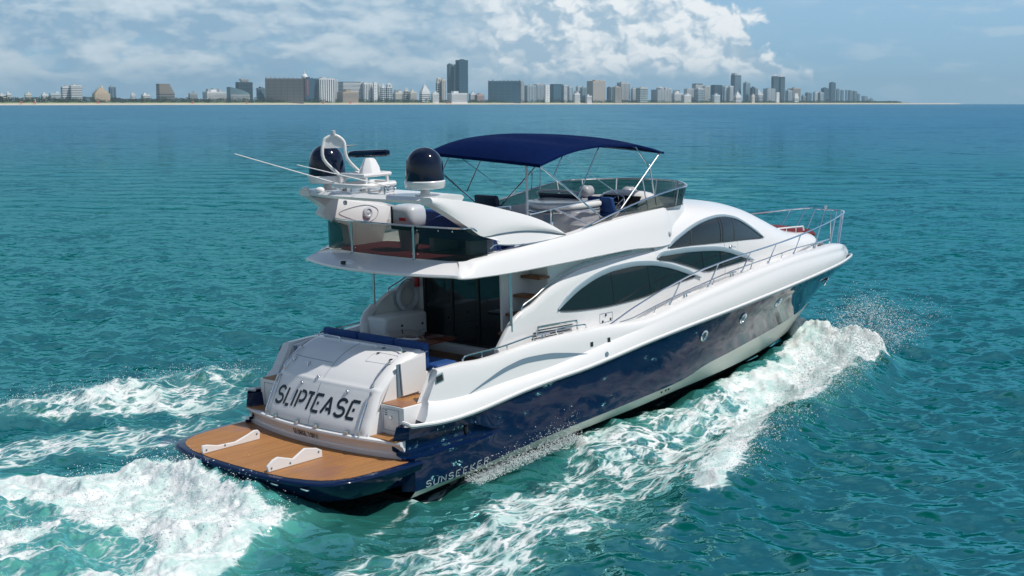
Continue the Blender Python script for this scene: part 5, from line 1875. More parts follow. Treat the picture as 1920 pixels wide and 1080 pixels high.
# ambient wind chop: many small trains about one heading
WAVES = []
for i in range(84):
    lam = 0.34 * (9.0 / 0.34) ** ((i + RNG.random()) / 84)
    th_ = math.radians(250 + RNG.normal() * 38)
    WAVES.append((2 * math.pi / lam, math.cos(th_), math.sin(th_), RNG.random() * 2 * math.pi, 0.050 * lam / (2 * math.pi) * min(1.0, (1.0 / lam) ** 0.75), lam))


def sea_height(x, y, cell=0.0):
    """height, horizontal shift, foam and aeration at world positions"""
    r = np.hypot(x, y)
    z = np.zeros_like(x)
    sx = np.zeros_like(x)
    sy = np.zeros_like(x)
    gust = 0.75 + 0.5 * vfbm(x / 23.0, y / 31.0, 3, 5)
    for k, cx, cy, ph, a, lam in WAVES:
        w_ = smooth01((lam / np.maximum(cell, 1e-3) - 2.2) / 2.0) * a * gust
        p = k * (x * cx + y * cy) + ph
        s_, c_ = np.sin(p), np.cos(p)
        z += w_ * c_
        sx -= 0.8 * w_ * cx * s_
        sy -= 0.8 * w_ * cy * s_
    near = r < 90
    foam = np.zeros_like(x)
    aer = np.zeros_like(x)
    if near.any():
        X, Y_ = x[near], y[near]
        bx_ = (X - OX) * CH + (Y_ - OY) * SH            # along the boat
        by_ = -(X - OX) * SH + (Y_ - OY) * CH            # to port
        n1 = vfbm(X * 0.9, Y_ * 0.9, 4, 21)
        n2 = vfbm(X * 2.3, Y_ * 2.3, 4, 33)
        n3 = vfbm(X * 6.0, Y_ * 6.0, 3, 91)
        wob = (vfbm(X * 0.55, Y_ * 0.55, 3, 44) - 0.5)
        fo = np.zeros_like(X)
        ae = np.zeros_like(X)
        zz = np.zeros_like(X)
        damp = np.ones_like(X)
        for pts, hs, wd, ro in RIDGES:
            d, hgt = seg_dist(X, Y_, pts, hs)
            prof = np.exp(-(d / wd) ** 2)
            zz = np.maximum(zz, hgt * prof * (1 - ro + 2 * ro * (0.5 * n1 + 0.5 * n2)) + 0.10 * hgt * prof * (n3 - 0.5))
        sd = poly_sd(X, Y_, WAKE['stern_boil']) + wob * 1.2
        m = smooth01((sd + 0.35) / 0.9)
        zz += m * (0.20 + 0.50 * (n1 - 0.45) + 0.30 * (n2 - 0.5) + 0.10 * (n3 - 0.5)) * np.clip(1.1 - 0.02 * np.abs(bx_), 0.5, 1)
        hole = vfbm(X * 0.42 + 3.0, Y_ * 0.42, 3, 61)
        fo = np.maximum(fo, m * (1.12 - 0.40 * (n1 - 0.35) - 0.66 * smooth01((hole - 0.46) / 0.2) * smooth01((sd - 0.5) / 1.0)))
        ae = np.maximum(ae, smooth01((sd + 1.3) / 1.6))
        damp = np.minimum(damp, 1 - 0.5 * m)
        # the bow throws a low white fan outwards: it stands above the sea as a ragged mound
        uu = (bx_ - 12.0) / 6.3
        rg1, rg2 = vfbm(bx_ * 1.1, by_ * 1.3, 4, 201), vfbm(bx_ * 4.0, by_ * 2.2, 3, 211)
        yr = 0.22 + 2.05 * np.clip(1 - uu, 0, 1) ** 0.8
        yt = 3.15 + 0.55 * smooth01((uu - 0.78) / 0.22) + 0.8 * (rg1 - 0.5) + 0.4 * (rg2 - 0.5)
        kk = (-by_ - yr) / (yt - yr)
        gap = smooth01((kk - 0.02) / 0.25 + np.clip((uu - 0.30) * 4.0, 0, 1))
        top = (0.34 + 0.92 * np.clip(uu, 0, 1.05)) * (1 - 0.50 * np.clip(kk, 0, 1.2) ** 1.2) * (0.45 + 0.55 * smooth01((kk + 0.1) / 0.7 + np.clip((uu - 0.25) * 1.5, 0, 1))) + 0.20 * smooth01((uu - 0.70) / 0.28)
        side_ = smooth01((1.0 - kk) * (yt - yr) / 1.35 + 0.30) * smooth01((kk + 0.55) / 0.3)
        ends = smooth01((uu + 0.30) / 0.55) * smooth01((1.055 + 0.08 * (rg2 - 0.5) - 0.05 * np.clip(kk, 0, 1) - uu) * 6.3 / 1.15 + 0.15)
        fan_m = side_ * ends
        fan_m = fan_m * smooth01((1.12 - kk) / 0.2)
        zz = np.maximum(zz, fan_m * (top + gap * (0.30 * (rg1 - 0.5) + 0.22 * (rg2 - 0.5) + 0.14 * (n3 - 0.5))))
        fo = np.maximum(fo, smooth01((fan_m - 0.22) / 0.4) * (0.55 + 0.75 * smooth01(uu / 0.6)) * gap * (0.68 + 0.32 * smooth01(kk / 0.45)))
        ae = np.maximum(ae, 0.8 * fan_m * gap)
        ae = np.maximum(ae, 0.22 * smooth01((bx_ - 5.0) / 4.0) * smooth01((19.0 - bx_) / 2.0) * smooth01((by_ + 3.4) / 0.8) * smooth01((1.0 - by_) / 1.0))  # greener tint in the hull's shadow, light put into colour rather than bubbles
        sd = poly_sd(X, Y_, WAKE['bow_sheet']) + wob * 1.3 + (n2 - 0.5) * 0.6
        m = smooth01((sd + 0.25) / 0.7)
        dens = np.interp(bx_, [3, 7, 10, 13, 16], [0.44, 0.54, 0.68, 1.05, 1.30])
        fo = np.maximum(fo, m * dens)
        zz += m * (0.18 * (n2 - 0.5) + 0.08 * (n3 - 0.5))
        ae = np.maximum(ae, 0.65 * smooth01((sd + 0.9) / 1.5))
        sd = poly_sd(X, Y_, WAKE['side_lace']) + wob * 1.6
        m = smooth01((sd + 0.5) / 1.1)
        fo = np.maximum(fo, m * (0.40 + 0.34 * n1))
        ae = np.maximum(ae, 0.35 * smooth01((sd + 1.0) / 1.8))
        sd = poly_sd(X, Y_, WAKE['port_crest']) + wob * 1.4 + (n2 - 0.5) * 0.5
        m = smooth01((sd + 0.3) / 0.9)
        fo = np.maximum(fo, m * (0.36 + 0.40 * n1))
        zz += m * 0.14 * (n2 - 0.5)
        ae = np.maximum(ae, 0.30 * m)
        sd = poly_sd(X, Y_, WAKE['port_lace']) + wob * 1.4
        m = smooth01((sd + 0.5) / 1.2)
        fo = np.maximum(fo, m * (0.36 + 0.30 * n1))
        ae = np.maximum(ae, 0.25 * m)
        sd = poly_sd(X, Y_, WAKE['hull_side'])
        ae = np.maximum(ae, 0.38 * smooth01((sd + 0.8) / 1.6))
        for pts, wd, st in (([(6.24, 34.26), (5.39, 31.08), (4.87, 29.5), (4.48, 27.85), (4.11, 26.55), (3.75, 25.64)], 0.50, 0.92),
                            ([(-2.5, 23.3), (-1.98, 24.99), (-1.38, 26.81), (-0.88, 27.82)], 0.16, 0.55),
                            ([(-0.96, 26.96), (-0.11, 28.5), (0.71, 29.9), (1.6, 31.0)], 0.30, 0.8),
                            ([(3.13, 24.66), (2.66, 23.23), (2.4, 22.5)], 0.30, 0.46),
                            ([(2.0, 31.0), (3.2, 32.9), (4.4, 34.9)], 0.16, 0.5)):
            d, _ = seg_dist(X + wob * 0.5, Y_ + (n1 - 0.5) * 0.4, pts)
            fo = np.maximum(fo, st * np.exp(-(d / wd) ** 2))
        # smooth slick just aft of the hull's shoulder, hollow under the platform
        hollow = np.exp(-((bx_ + 0.6) / 1.3) ** 2 - (by_ / 2.4) ** 2)
        zz -= 0.30 * hollow
        z[near] = z[near] * damp + zz
        foam[near] = fo
        aer[near] = ae
    return z, sx, sy, foam, aer


def build_sea():
    fine = np.radians(np.arange(-27.0, 27.001, 0.056))
    sidea = np.radians(np.concatenate([27 + np.cumsum(np.linspace(0.1, 4.0, 62))]))
    sidea = sidea[sidea < math.pi * 0.999]
    az = np.concatenate([-sidea[::-1], fine, sidea, [math.pi]])
    f_h = 1387.0 * 7.5
    ypix = np.concatenate([np.arange(545, 330, -4.0)[:0], np.arange(548, 7.0, -0.85)])
    r = np.concatenate([[0.5, 4, 8, 12, 15, 17, 18.2], f_h / ypix])
    r = r[np.argsort(r)]
    far = r[-1] * 1.09 ** np.arange(1, 32)
    r = np.concatenate([r, far[far < 15500], [15500]])
    Rr, A = np.meshgrid(r, az, indexing='ij')
    X, Y_ = Rr * np.sin(A), Rr * np.cos(A)
    dr = np.gradient(r)[:, None] * np.ones_like(A)
    da = np.gradient(az)[None, :] * Rr
    cell = np.maximum(dr, np.minimum(da, 400.0))
    z, sx, sy, foam, aer = sea_height(X.ravel(), Y_.ravel(), cell.ravel())
    x, y = X.ravel() + sx, Y_.ravel() + sy
    z = z - (X.ravel() ** 2 + Y_.ravel() ** 2) / (2 * R_EARTH)
    n, m = X.shape
    co = np.stack([x, y, z], -1).astype(np.float32)
    idx = np.arange(n * m).reshape(n, m)
    q = np.stack([idx[:-1, :-1], idx[:-1, 1:], idx[1:, 1:], idx[1:, :-1]], -1)[:, :, ::-1].reshape(-1, 4)
    me = bpy.data.meshes.new('sea')
    me.vertices.add(len(co))
    me.vertices.foreach_set('co', co.ravel())
    me.loops.add(q.size)
    me.loops.foreach_set('vertex_index', q.ravel().astype(np.int32))
    me.polygons.add(len(q))
    me.polygons.foreach_set('loop_start', np.arange(0, q.size, 4, dtype=np.int32))
    me.polygons.foreach_set('loop_total', np.full(len(q), 4, np.int32))
    me.polygons.foreach_set('use_smooth', np.ones(len(q), bool))
    for nm, val in (('foam', foam), ('aeration', aer)):
        at = me.attributes.new(nm, 'FLOAT', 'POINT')
        at.data.foreach_set('value', val.astype(np.float32))
    me.update()
    me.validate()
    o = bpy.data.objects.new('sea', me)
    COL.objects.link(o)
    tag(o, kind='structure')
    return o


def sea_material():
    m = bpy.data.materials.new('sea_water')
    m.use_nodes = True
    w = NT(m.node_tree)
    tc = w('ShaderNodeTexCoord')
    P = tc.outputs['Object']
    fo = w('ShaderNodeAttribute', {'attribute_name': 'foam'}).outputs['Fac']
    ae = w('ShaderNodeAttribute', {'attribute_name': 'aeration'}).outputs['Fac']
    dist = w.v('LENGTH', w.v('MULTIPLY', P, (1, 1, 0)))
    # coordinates along the boat's track
    sp = w('ShaderNodeSeparateXYZ', Vector=P)
    bx_ = w.m('ADD', w.m('MULTIPLY', w.m('SUBTRACT', sp.outputs[0], OX), CH), w.m('MULTIPLY', w.m('SUBTRACT', sp.outputs[1], OY), SH))
    by_ = w.m('ADD', w.m('MULTIPLY', w.m('SUBTRACT', sp.outputs[0], OX), -SH), w.m('MULTIPLY', w.m('SUBTRACT', sp.outputs[1], OY), CH))
    T = w.xyz(w.m('MULTIPLY', bx_, 0.50), by_, 0.0)
    wa = w.v('SUBTRACT', w.noise(T, 0.9, 4.0, 0.55, 0.0, True), (0.5, 0.5, 0.5))
    Tw = w.v('ADD', T, w.v('SCALE', wa, scale=1.3))
    vor = w('ShaderNodeTexVoronoi', {'feature': 'DISTANCE_TO_EDGE'}, Vector=Tw, Scale=2.9).outputs['Distance']
    vor2 = w('ShaderNodeTexVoronoi', {'feature': 'DISTANCE_TO_EDGE'}, Vector=Tw, Scale=8.0).outputs['Distance']
    lace = w.m('ADD', w.m('MULTIPLY', w.ss(vor, 0.0, 0.20, 1.0, 0.0), 0.55), w.m('MULTIPLY', w.ss(vor2, 0.0, 0.22, 1.0, 0.0), 0.30))
    fb = w.noise(Tw, 4.2, 7.0, 0.66)
    fb2 = w.noise(T, 0.85, 4.0, 0.6)
    pat = w.m('ADD', w.m('MULTIPLY', lace, 0.62), w.m('ADD', w.m('MULTIPLY', w.m('SUBTRACT', fb, 0.5), 1.5), w.m('MULTIPLY', w.m('SUBTRACT', fb2, 0.5), 0.9)))
    v = w.m('ADD', pat, w.m('MULTIPLY', w.m('SUBTRACT', fo, 0.5), 1.75))
    F_ = w.m('POWER', w.ss(v, 0.12, 0.62), 1.1)
    F_ = w.m('MULTIPLY', F_, w.ss(fo, 0.05, 0.22))
    # rare tiny whitecap glints on the open water are left to the sun
    deep = w.mix(w.ss(dist, 45.0, 420.0), (0.0, 0.088, 0.080), (0.0, 0.060, 0.095))
    patchy = w.noise(w.v('MULTIPLY', P, (1.0, 1.0, 0.0)), 0.012, 4.0, 0.55)
    deep = w.v('SCALE', deep, scale=w.m('ADD', 0.78, w.m('MULTIPLY', patchy, 0.44)))
    body = w.mix(w.m('MULTIPLY', ae, 0.9), deep, (0.085, 0.36, 0.315))
    thin = w.m('MULTIPLY', w.ss(v, -0.25, 0.35), w.m('MULTIPLY', w.ss(fo, 0.1, 0.6), 0.35))
    body = w.mix(thin, body, (0.22, 0.44, 0.42))
    # ripples: tilt the normal directly, so they hold at every distance
    rip = w('ShaderNodeSeparateXYZ')
    def tilt(scale, amp, stretch=(1, 1, 0), detail=4.0):
        c = w.noise(w.v('MULTIPLY', P, stretch), scale, detail, 0.55, 0.0, True)
        return w.v('MULTIPLY', w.v('SUBTRACT', c, (0.5, 0.5, 0.5)), amp)
    near_r = w.v('ADD', tilt(2.6, (0.80, 0.95, 0), (0.60, 1.15, 0), 6.0), tilt(7.0, (0.60, 0.70, 0), (0.6, 1.2, 0), 4.0))
    far_r = w.v('ADD', tilt(0.50, (1.15, 1.5, 0), (0.62, 1.0, 0), 6.0), tilt(0.11, (0.5, 0.7, 0), (0.5, 1.0, 0), 4.0))
    vfar = tilt(0.022, (0.30, 0.5, 0), (0.35, 1.0, 0), 5.0)
    kfar = w.ss(dist, 45.0, 170.0)
    g = w('ShaderNodeNewGeometry')
    slope = w.v('ADD', near_r, w.v('SCALE', far_r, scale=kfar))
    slope = w.v('ADD', slope, w.v('SCALE', vfar, scale=w.ss(dist, 200.0, 700.0)))
    N = w.v('NORMALIZE', w.v('ADD', g.outputs['Normal'], w.v('SCALE', slope, scale=w.m('SUBTRACT', 1.0, w.m('MULTIPLY', F_, 0.4)))))
    # a rough sea never reaches the mirror-like reflectance of flat water at grazing angles
    fres = w('ShaderNodeFresnel', IOR=1.333, Normal=N)
    refl = w.m('MULTIPLY', fres.outputs[0], w.ss(dist, 20.0, 260.0, 0.46, 0.60))
    wdif = w('ShaderNodeBsdfDiffuse', Color=body, Normal=N)
    wgl = w('ShaderNodeBsdfGlossy', Normal=N)
    w.put(wgl.inputs['Roughness'], w.ss(dist, 30.0, 900.0, 0.06, 0.22))
    w.put(wgl.inputs['Color'], w.mix(w.ss(dist, 40.0, 300.0), (0.30, 0.78, 0.84), (0.42, 0.76, 0.92)))
    wat = w('ShaderNodeMixShader', _0=refl, _1=wdif.outputs[0], _2=wgl.outputs[0])
    fbump = w('ShaderNodeBump', Strength=0.35, Distance=0.07, Height=w.m('ADD', w.noise(P, 5.5, 6.0, 0.68), w.noise(P, 15.0, 3.0, 0.6)))
    ft = w.noise(Tw, 3.0, 7.0, 0.68)
    fcol = w.mix(w.m('MULTIPLY', w.ss(ft, 0.34, 0.60), 1.0), (0.44, 0.62, 0.60), (0.76, 0.79, 0.79))
    foamb = w('ShaderNodeBsdfPrincipled', Base_Color=fcol, Roughness=0.75, Normal=fbump.outputs[0])
    foamb.inputs['Specular IOR Level'].default_value = 0.25
    s = w('ShaderNodeMixShader', _0=F_, _1=wat.outputs[0], _2=foamb.outputs[0])
    w('ShaderNodeOutputMaterial', Surface=s)
    return m


sea = build_sea()
sea.data.materials.append(sea_material())
CITY = [
    (-1372.2, 3766.7, 15.8, 32.9, 'low', 'white', '', 'low white block at the far left end of the shore'),
    (-1381.0, 3839.4, 13.2, 37.8, 'low', 'white', '', 'small white house front with a raised roof, second from the left edge'),
    (-1359.4, 3926.9, 17.9, 37.0, 'low', 'cream', '', 'low cream block between palms left of the stepped white hotel'),
    (-1316.1, 3935.8, 18.0, 35.6, 'low', 'white', '', 'low white block with flat roof standing apart, left of the wide white row'),
    (-1325.0, 4052.8, 35.5, 38.8, 'low', 'pale', '', 'wide low pale row just left of the stepped white hotel'),
    (-1261.4, 3949.9, 24.1, 51.3, 'h', 'white', '', 'lower half of a white hotel with balcony bands, west of the beige tower'),
    (-1235.1, 3955.1, 34.6, 55.1, 'h', 'white', 'pent', 'white balcony hotel with a small roof house, left of the beige stepped tower'),
    (-1181.9, 4014.3, 50.4, 54.3, 'deco', 'beige', '', 'beige art deco tower stepping up to a pointed top'),
    (-1190.7, 4168.1, 20.6, 53.0, 'v', 'slate', '', 'dark slate block tucked behind the beige art deco tower'),
    (-1141.4, 4212.1, 14.4, 37.6, 'low', 'white', '', 'tiny white house between the beige tower and the brown stepped block'),
    (-1118.1, 4266.8, 26.0, 36.4, 'low', 'white', '', 'low white house left of the brown stepped block'),
    (-1061.3, 4274.2, 53.7, 63.8, 'step', 'brown', '', 'brown block whose roof steps down to the right'),
    (-1023.9, 4484.9, 29.0, 43.0, 'low', 'grey', '', 'low grey block between the brown stepped block and the white complex'),
    (-979.4, 4589.1, 75.1, 49.1, 'low', 'white', 'towers', 'long low white complex with roof turrets'),
    (-895.7, 4564.6, 74.7, 57.4, 'curve', 'glass', '', 'low glass building with a curved pale front'),
    (-917.9, 4786.4, 58.3, 76.2, 'g', 'navy', 'cap', 'dark navy office block with a white box on its roof'),
    (-844.0, 4697.2, 28.6, 55.4, 'g', 'slate', '', 'small slate block just left of the wide brown building'),
    (-761.1, 4669.9, 126.1, 86.7, 'h', 'bronze', 'comb', 'wide bronze apartment block with many balcony bands'),
    (-742.8, 5013.9, 28.6, 92.7, 'dome', 'white', '', 'white tower with a dome and spire behind the bronze block'),
    (-697.0, 4810.1, 43.9, 89.1, 'g', 'bluered', '', 'dark blue glass block joined to the right end of the bronze block'),
    (-646.0, 4825.2, 66.1, 89.4, 'v', 'white', 'pent', 'white hotel with tall dark window strips next to the blue glass block'),
    (-618.8, 4915.1, 15.0, 87.3, 'h', 'pale', '', 'narrow pale slab on the right flank of the striped white hotel'),
    (-581.3, 4992.6, 83.6, 77.3, 'h', 'white', 'flat', 'long white balcony block under a thin dark roof line'),
    (-573.8, 4876.9, 70.6, 51.7, 'low', 'tan', '', 'low tan building in front of the long white balcony block'),
    (-520.1, 5016.2, 47.7, 75.7, 'v', 'white', '', 'white block with closely set window strips left of a blank white slab'),
    (-490.5, 5015.7, 15.3, 79.5, 'plain', 'white', '', 'blank narrow white slab wall'),
    (-483.4, 5100.9, 11.6, 71.1, 'h', 'white', '', 'thin white block just right of the blank slab wall'),
    (-469.1, 5083.2, 17.4, 74.7, 'point', 'white', '', 'slim white tower with a pointed roof, left of the arched one'),
    (-449.6, 5115.1, 23.4, 75.2, 'arch', 'white', '', 'white tower with an arched crown'),
    (-425.2, 5217.4, 39.7, 51.0, 'low', 'cream', 'towers', 'low cream houses with little turrets right of the arched tower'),
    (-395.0, 5226.9, 17.9, 60.9, 'point', 'cream', '', 'small cream tower with a steep cap'),
    (-370.6, 5219.6, 29.8, 55.0, 'low', 'cream', '', 'cream block right of the steep capped tower'),
    (-324.7, 5202.4, 39.6, 70.5, 'stepc', 'white', '', 'white hotel stepping in to a central spire'),
    (-286.7, 5209.4, 29.8, 49.0, 'low', 'white', '', 'low white block in front of the ornate white pair'),
    (-280.9, 5351.8, 20.4, 100.5, 'arch', 'cream', '', 'taller half of the ornate pale tower pair'),
    (-262.5, 5348.9, 20.3, 94.5, 'v', 'cream', '', 'shorter half of the ornate pale tower pair'),
    (-238.6, 5392.6, 22.5, 152.9, 'g', 'steel', '', 'left and shorter of the two tall glass towers'),
    (-222.6, 5449.8, 18.6, 149.4, 'g', 'deepgreen', '', 'recessed dark link between the two tall glass towers'),
    (-193.2, 5384.4, 47.0, 168.8, 'g', 'deepgreen', 'pent', 'tallest dark green glass tower on the shore'),
    (-206.6, 5268.3, 76.2, 49.5, 'low', 'white', '', 'white podium at the foot of the tall glass towers'),
    (-154.4, 5442.4, 26.9, 48.9, 'low', 'white', '', 'low white block right of the tall glass towers'),
    (-126.1, 5428.1, 37.2, 43.6, 'low', 'pink', '', 'low pinkish houses right of the tall glass towers'),
    (-30.2, 5466.4, 126.9, 90.2, 'g', 'deepblue', 'comb', 'very wide dark blue glass apartment block with a ragged white roofline'),
    (39.6, 5549.6, 15.8, 89.4, 'h', 'grey', '', 'grey end wall of the wide dark blue block'),
    (73.1, 5569.6, 48.8, 75.1, 'v', 'bluewhite', '', 'blue and white striped block right of the wide dark blue one'),
    (110.3, 5680.9, 47.6, 80.7, 'v', 'bluewhite', 'arcroof', 'striped block with a low gabled roof line'),
    (139.8, 5608.4, 23.5, 77.7, 'plain', 'white', '', 'bright blank white slab between two blue striped blocks'),
    (180.6, 5682.6, 54.1, 78.6, 'v', 'deepblue', 'flat', 'dark blue striped block right of the bright slab'),
    (215.6, 5693.1, 19.5, 76.6, 'h', 'white', '', 'slim white block at the end of the dark blue striped one'),
    (239.7, 5752.1, 24.1, 73.0, 'v', 'pale', '', 'pale striped block behind low white houses'),
    (262.8, 5703.9, 30.4, 51.0, 'low', 'white', 'towers', 'low white houses left of the golden tower'),
    (280.3, 5891.5, 22.4, 74.7, 'h', 'pale', '', 'pale blue balcony block above the low white houses'),
    (299.9, 5878.6, 26.9, 70.1, 'v', 'lightblue', '', 'light blue block left of the golden tower'),
    (314.2, 5727.6, 26.2, 40.4, 'low', 'white', '', 'low white pavilion at the foot of the golden tower'),
    (351.9, 5835.1, 77.7, 96.0, 'grid', 'gold', 'pent', 'golden tan tower with a window grid and a grey flank'),
    (411.3, 5920.8, 20.3, 70.6, 'g', 'navy', '', 'narrow navy block right of the golden tower'),
    (439.3, 5858.3, 40.1, 72.1, 'v', 'tan', '', 'tan block standing before the black and white tower'),
    (477.7, 5992.0, 57.0, 91.7, 'v', 'blackwhite', 'pent', 'tower with bold dark and white vertical stripes'),
    (523.9, 6009.1, 27.5, 67.0, 'h', 'white', '', 'white balcony block left of the cream grid hotel'),
    (554.3, 5967.6, 50.0, 70.0, 'grid', 'cream', '', 'cream hotel with a fine window grid'),
    (649.2, 6067.9, 87.8, 63.1, 'h', 'bluegrey', 'drum', 'blue grey hotel with a round drum on its roof'),
    (684.0, 6195.0, 47.2, 69.0, 'h', 'white', '', 'white block rising behind the drum hotel'),
    (727.5, 6163.0, 51.6, 57.0, 'low', 'white', 'towers', 'row of low white houses right of the drum hotel'),
    (790.7, 6245.8, 45.2, 68.4, 'h', 'white', '', 'white block with balcony rows left of the dark capped block'),
    (762.9, 6116.2, 44.3, 47.4, 'low', 'white', '', 'low white block before the balcony rows'),
    (844.4, 6366.1, 50.9, 87.6, 'h', 'white', 'darkcap', 'white block with a dark flat cap'),
    (833.9, 6222.8, 47.4, 69.3, 'grid', 'white', '', 'white grid fronted hotel below the dark cap'),
    (870.8, 6276.5, 31.1, 80.5, 'h', 'cream', '', 'cream balcony block right of the dark capped one'),
    (922.6, 6304.5, 55.2, 83.2, 'g', 'navy', 'flat', 'dark blue glass slab with a pale base'),
    (906.2, 6211.7, 37.9, 48.1, 'low', 'pale', '', 'pale base building before the dark blue slab'),
    (964.0, 6315.9, 24.0, 79.8, 'v', 'pale', '', 'pale striped block right of the dark blue slab'),
    (987.9, 6314.9, 24.0, 81.0, 'v', 'white', '', 'white striped block at the foot of the tall blue tower'),
    (1044.3, 6523.9, 49.6, 133.9, 'g', 'lightsteel', 'corner', 'tall steel blue tower with a box on one corner'),
    (1012.7, 6278.6, 35.9, 54.5, 'stepc', 'white', '', 'small white stepped block under the steel blue tower'),
    (1094.4, 6521.9, 34.7, 99.5, 'v', 'lightblue', '', 'slim light blue tower right of the steel blue one'),
    (1118.9, 6502.8, 24.8, 77.2, 'g', 'navy', '', 'small navy block between two pale ones'),
    (1090.3, 6332.8, 19.3, 46.6, 'low', 'cream', '', 'tiny cream block on the beach front'),
    (1137.9, 6427.5, 39.2, 71.5, 'curve2', 'white', '', 'white block with a sloping shoulder'),
    (1198.8, 6512.6, 57.0, 72.4, 'h', 'lightblue', '', 'wide light blue balcony block left of the twin spires'),
    (1255.4, 6682.6, 35.6, 132.0, 'g', 'steel', 'spire', 'left half of the twin spired dark tower'),
    (1295.6, 6726.4, 33.3, 130.3, 'g', 'steel', 'spire', 'right half of the twin spired dark tower'),
    (1219.6, 6430.2, 19.6, 54.6, 'plain', 'white', '', 'thin white block before the twin spired tower'),
    (1299.3, 6562.0, 35.0, 64.3, 'v', 'bluewhite', '', 'blue and white block just right of the twin spires'),
    (1365.7, 6761.9, 64.4, 75.0, 'v', 'tan', '', 'tan slab rising behind the blue and white block'),
    (1323.0, 6516.7, 29.8, 50.3, 'step', 'white', '', 'white block with a roof that slopes to the beach'),
    (1379.4, 6614.2, 22.7, 46.0, 'low', 'bluegrey', '', 'low blue grey block near the right end of the beach'),
    (1411.9, 6661.4, 33.0, 53.9, 'v', 'slate', '', 'slate block near the right end of the beach'),
    (1470.5, 6767.9, 28.4, 58.5, 'h', 'pale', '', 'pale balcony block before the right hand blue pair'),
    (1474.7, 6676.0, 30.5, 55.3, 'v', 'bluewhite', '', 'bluish white block at the foot of the right hand blue pair'),
    (1621.0, 7241.2, 44.1, 81.5, 'g', 'steelblue', '', 'shorter of the right hand blue pair'),
    (1709.0, 7466.9, 36.9, 113.5, 'g', 'steelblue', '', 'taller of the right hand blue pair'),
    (2138.6, 9185.9, 24.5, 97.7, 'v', 'slate', '', 'hazy tower first right of the blue pair'),
    (2264.8, 9601.0, 25.6, 94.9, 'v', 'slate', '', 'hazy tower second right of the blue pair'),
    (2343.3, 9815.3, 14.9, 98.8, 'v', 'slate', '', 'thin hazy tower between two broader hazy ones'),
    (2425.3, 10030.5, 38.2, 97.2, 'v', 'slate', '', 'broad hazy tower among the distant group'),
    (2536.6, 10347.1, 33.5, 94.5, 'v', 'slate', '', 'hazy tower at the middle of the distant group'),
    (2639.1, 10659.0, 24.4, 77.3, 'v', 'slate', '', 'short hazy tower beside the middle one'),
    (3001.7, 11883.7, 63.4, 68.7, 'step', 'slate', '', 'low stepped hazy block past the end of the beach'),
    (3211.5, 12504.6, 38.1, 56.0, 'low', 'slate', '', 'lowest and last hazy block on the horizon'),
]
# CITY rows: east, north (m from the camera's foot), width, height, style, colour, top, label

# ------------------------------------------------------------------ the shore
def drop(x, y):
    return -(x * x + y * y) / (2 * R_EARTH)


COAST = [(-2200.0, 2100.0), (-1400.0, 3560.0), (-1317.0, 3600.0), (-931.0, 4360.0), (-312.0, 5120.0), (538.0, 5880.0), (1620.0, 6640.0), (2300.0, 7300.0), (2900.0, 9000.0), (3600.0, 12300.0)]


def coast_at(t):
    i = min(len(COAST) - 2, int(t))
    f_ = t - i
    return (COAST[i][0] + (COAST[i + 1][0] - COAST[i][0]) * f_, COAST[i][1] + (COAST[i + 1][1] - COAST[i][1]) * f_)


def coast_y(x):
    return float(np.interp(x, [c[0] for c in COAST], [c[1] for c in COAST]))


M['sand'] = mat('beach_sand', (0.60, 0.54, 0.44), 0.9, vary=0.10, vscale=0.02)
M['land'] = mat('shore_land', (0.075, 0.105, 0.045), 0.9, vary=0.35, vscale=0.01)
mb = MB()
rings = []
for i in range(121):
    x, y = coast_at(i / 120 * 9)
    wob_ = 6 * math.sin(i * 1.7) + 4 * math.sin(i * 0.61)
    d = drop(x, y)
    rings.append([(x + 6, y - 22 + wob_, d - 0.5), (x, y + wob_, d + 0.7), (x - 6, y + 30, d + 3.4), (x - 12, y + 60, d + 5.2), (x - 14, y + 70, d + 5.4)])
mb.loft(rings)
tag(mb.build('beach', M['sand'], smooth=60), kind='structure')
mb = MB()
rings = []
for i in range(61):
    x, y = coast_at(i / 60 * 9)
    rings.append([(x - 12 - k * 0.05, y + 58 + k, drop(x, y + k) + 5.3) for k in (0, 60, 300, 1200, 3500)])
mb.loft(rings)
tag(mb.build('land', M['land'], smooth=60), kind='structure')

# ------------------------------------------------------------------ building materials
PAL = {'white': (0.84, 0.86, 0.86), 'cream': (0.80, 0.76, 0.66), 'pale': (0.66, 0.75, 0.79), 'beige': (0.62, 0.52, 0.38), 'slate': (0.17, 0.26, 0.33),
       'brown': (0.27, 0.24, 0.21), 'grey': (0.45, 0.48, 0.50), 'glass': (0.15, 0.25, 0.29), 'navy': (0.025, 0.055, 0.085), 'bronze': (0.135, 0.155, 0.155),
       'bluered': (0.045, 0.12, 0.20), 'tan': (0.46, 0.38, 0.29), 'steel': (0.075, 0.125, 0.165), 'deepgreen': (0.008, 0.070, 0.105), 'pink': (0.58, 0.40, 0.35),
       'deepblue': (0.020, 0.095, 0.150), 'bluewhite': (0.50, 0.57, 0.62), 'lightblue': (0.34, 0.46, 0.53), 'gold': (0.64, 0.44, 0.235), 'blackwhite': (0.66, 0.68, 0.68),
       'bluegrey': (0.30, 0.37, 0.42), 'lightsteel': (0.17, 0.26, 0.34), 'steelblue': (0.06, 0.13, 0.20)}
PM = {k: mat('facade_' + k, v, 0.6, vary=0.06, vscale=0.03) for k, v in PAL.items()}
WIN_D = mat('dark_facade_glass', (0.07, 0.115, 0.15), 0.15)
WIN_B = mat('blue_facade_glass', (0.10, 0.20, 0.26), 0.12)
SLAB = mat('pale_balcony_slab', (0.66, 0.67, 0.66), 0.6)
MULL = mat('grey_mullion', (0.07, 0.13, 0.165), 0.5)
ROOF = mat('roof_plant', (0.50, 0.51, 0.50), 0.7, vary=0.1, vscale=0.05)
ROOFD = mat('dark_roof_plant', (0.05, 0.07, 0.085), 0.6)
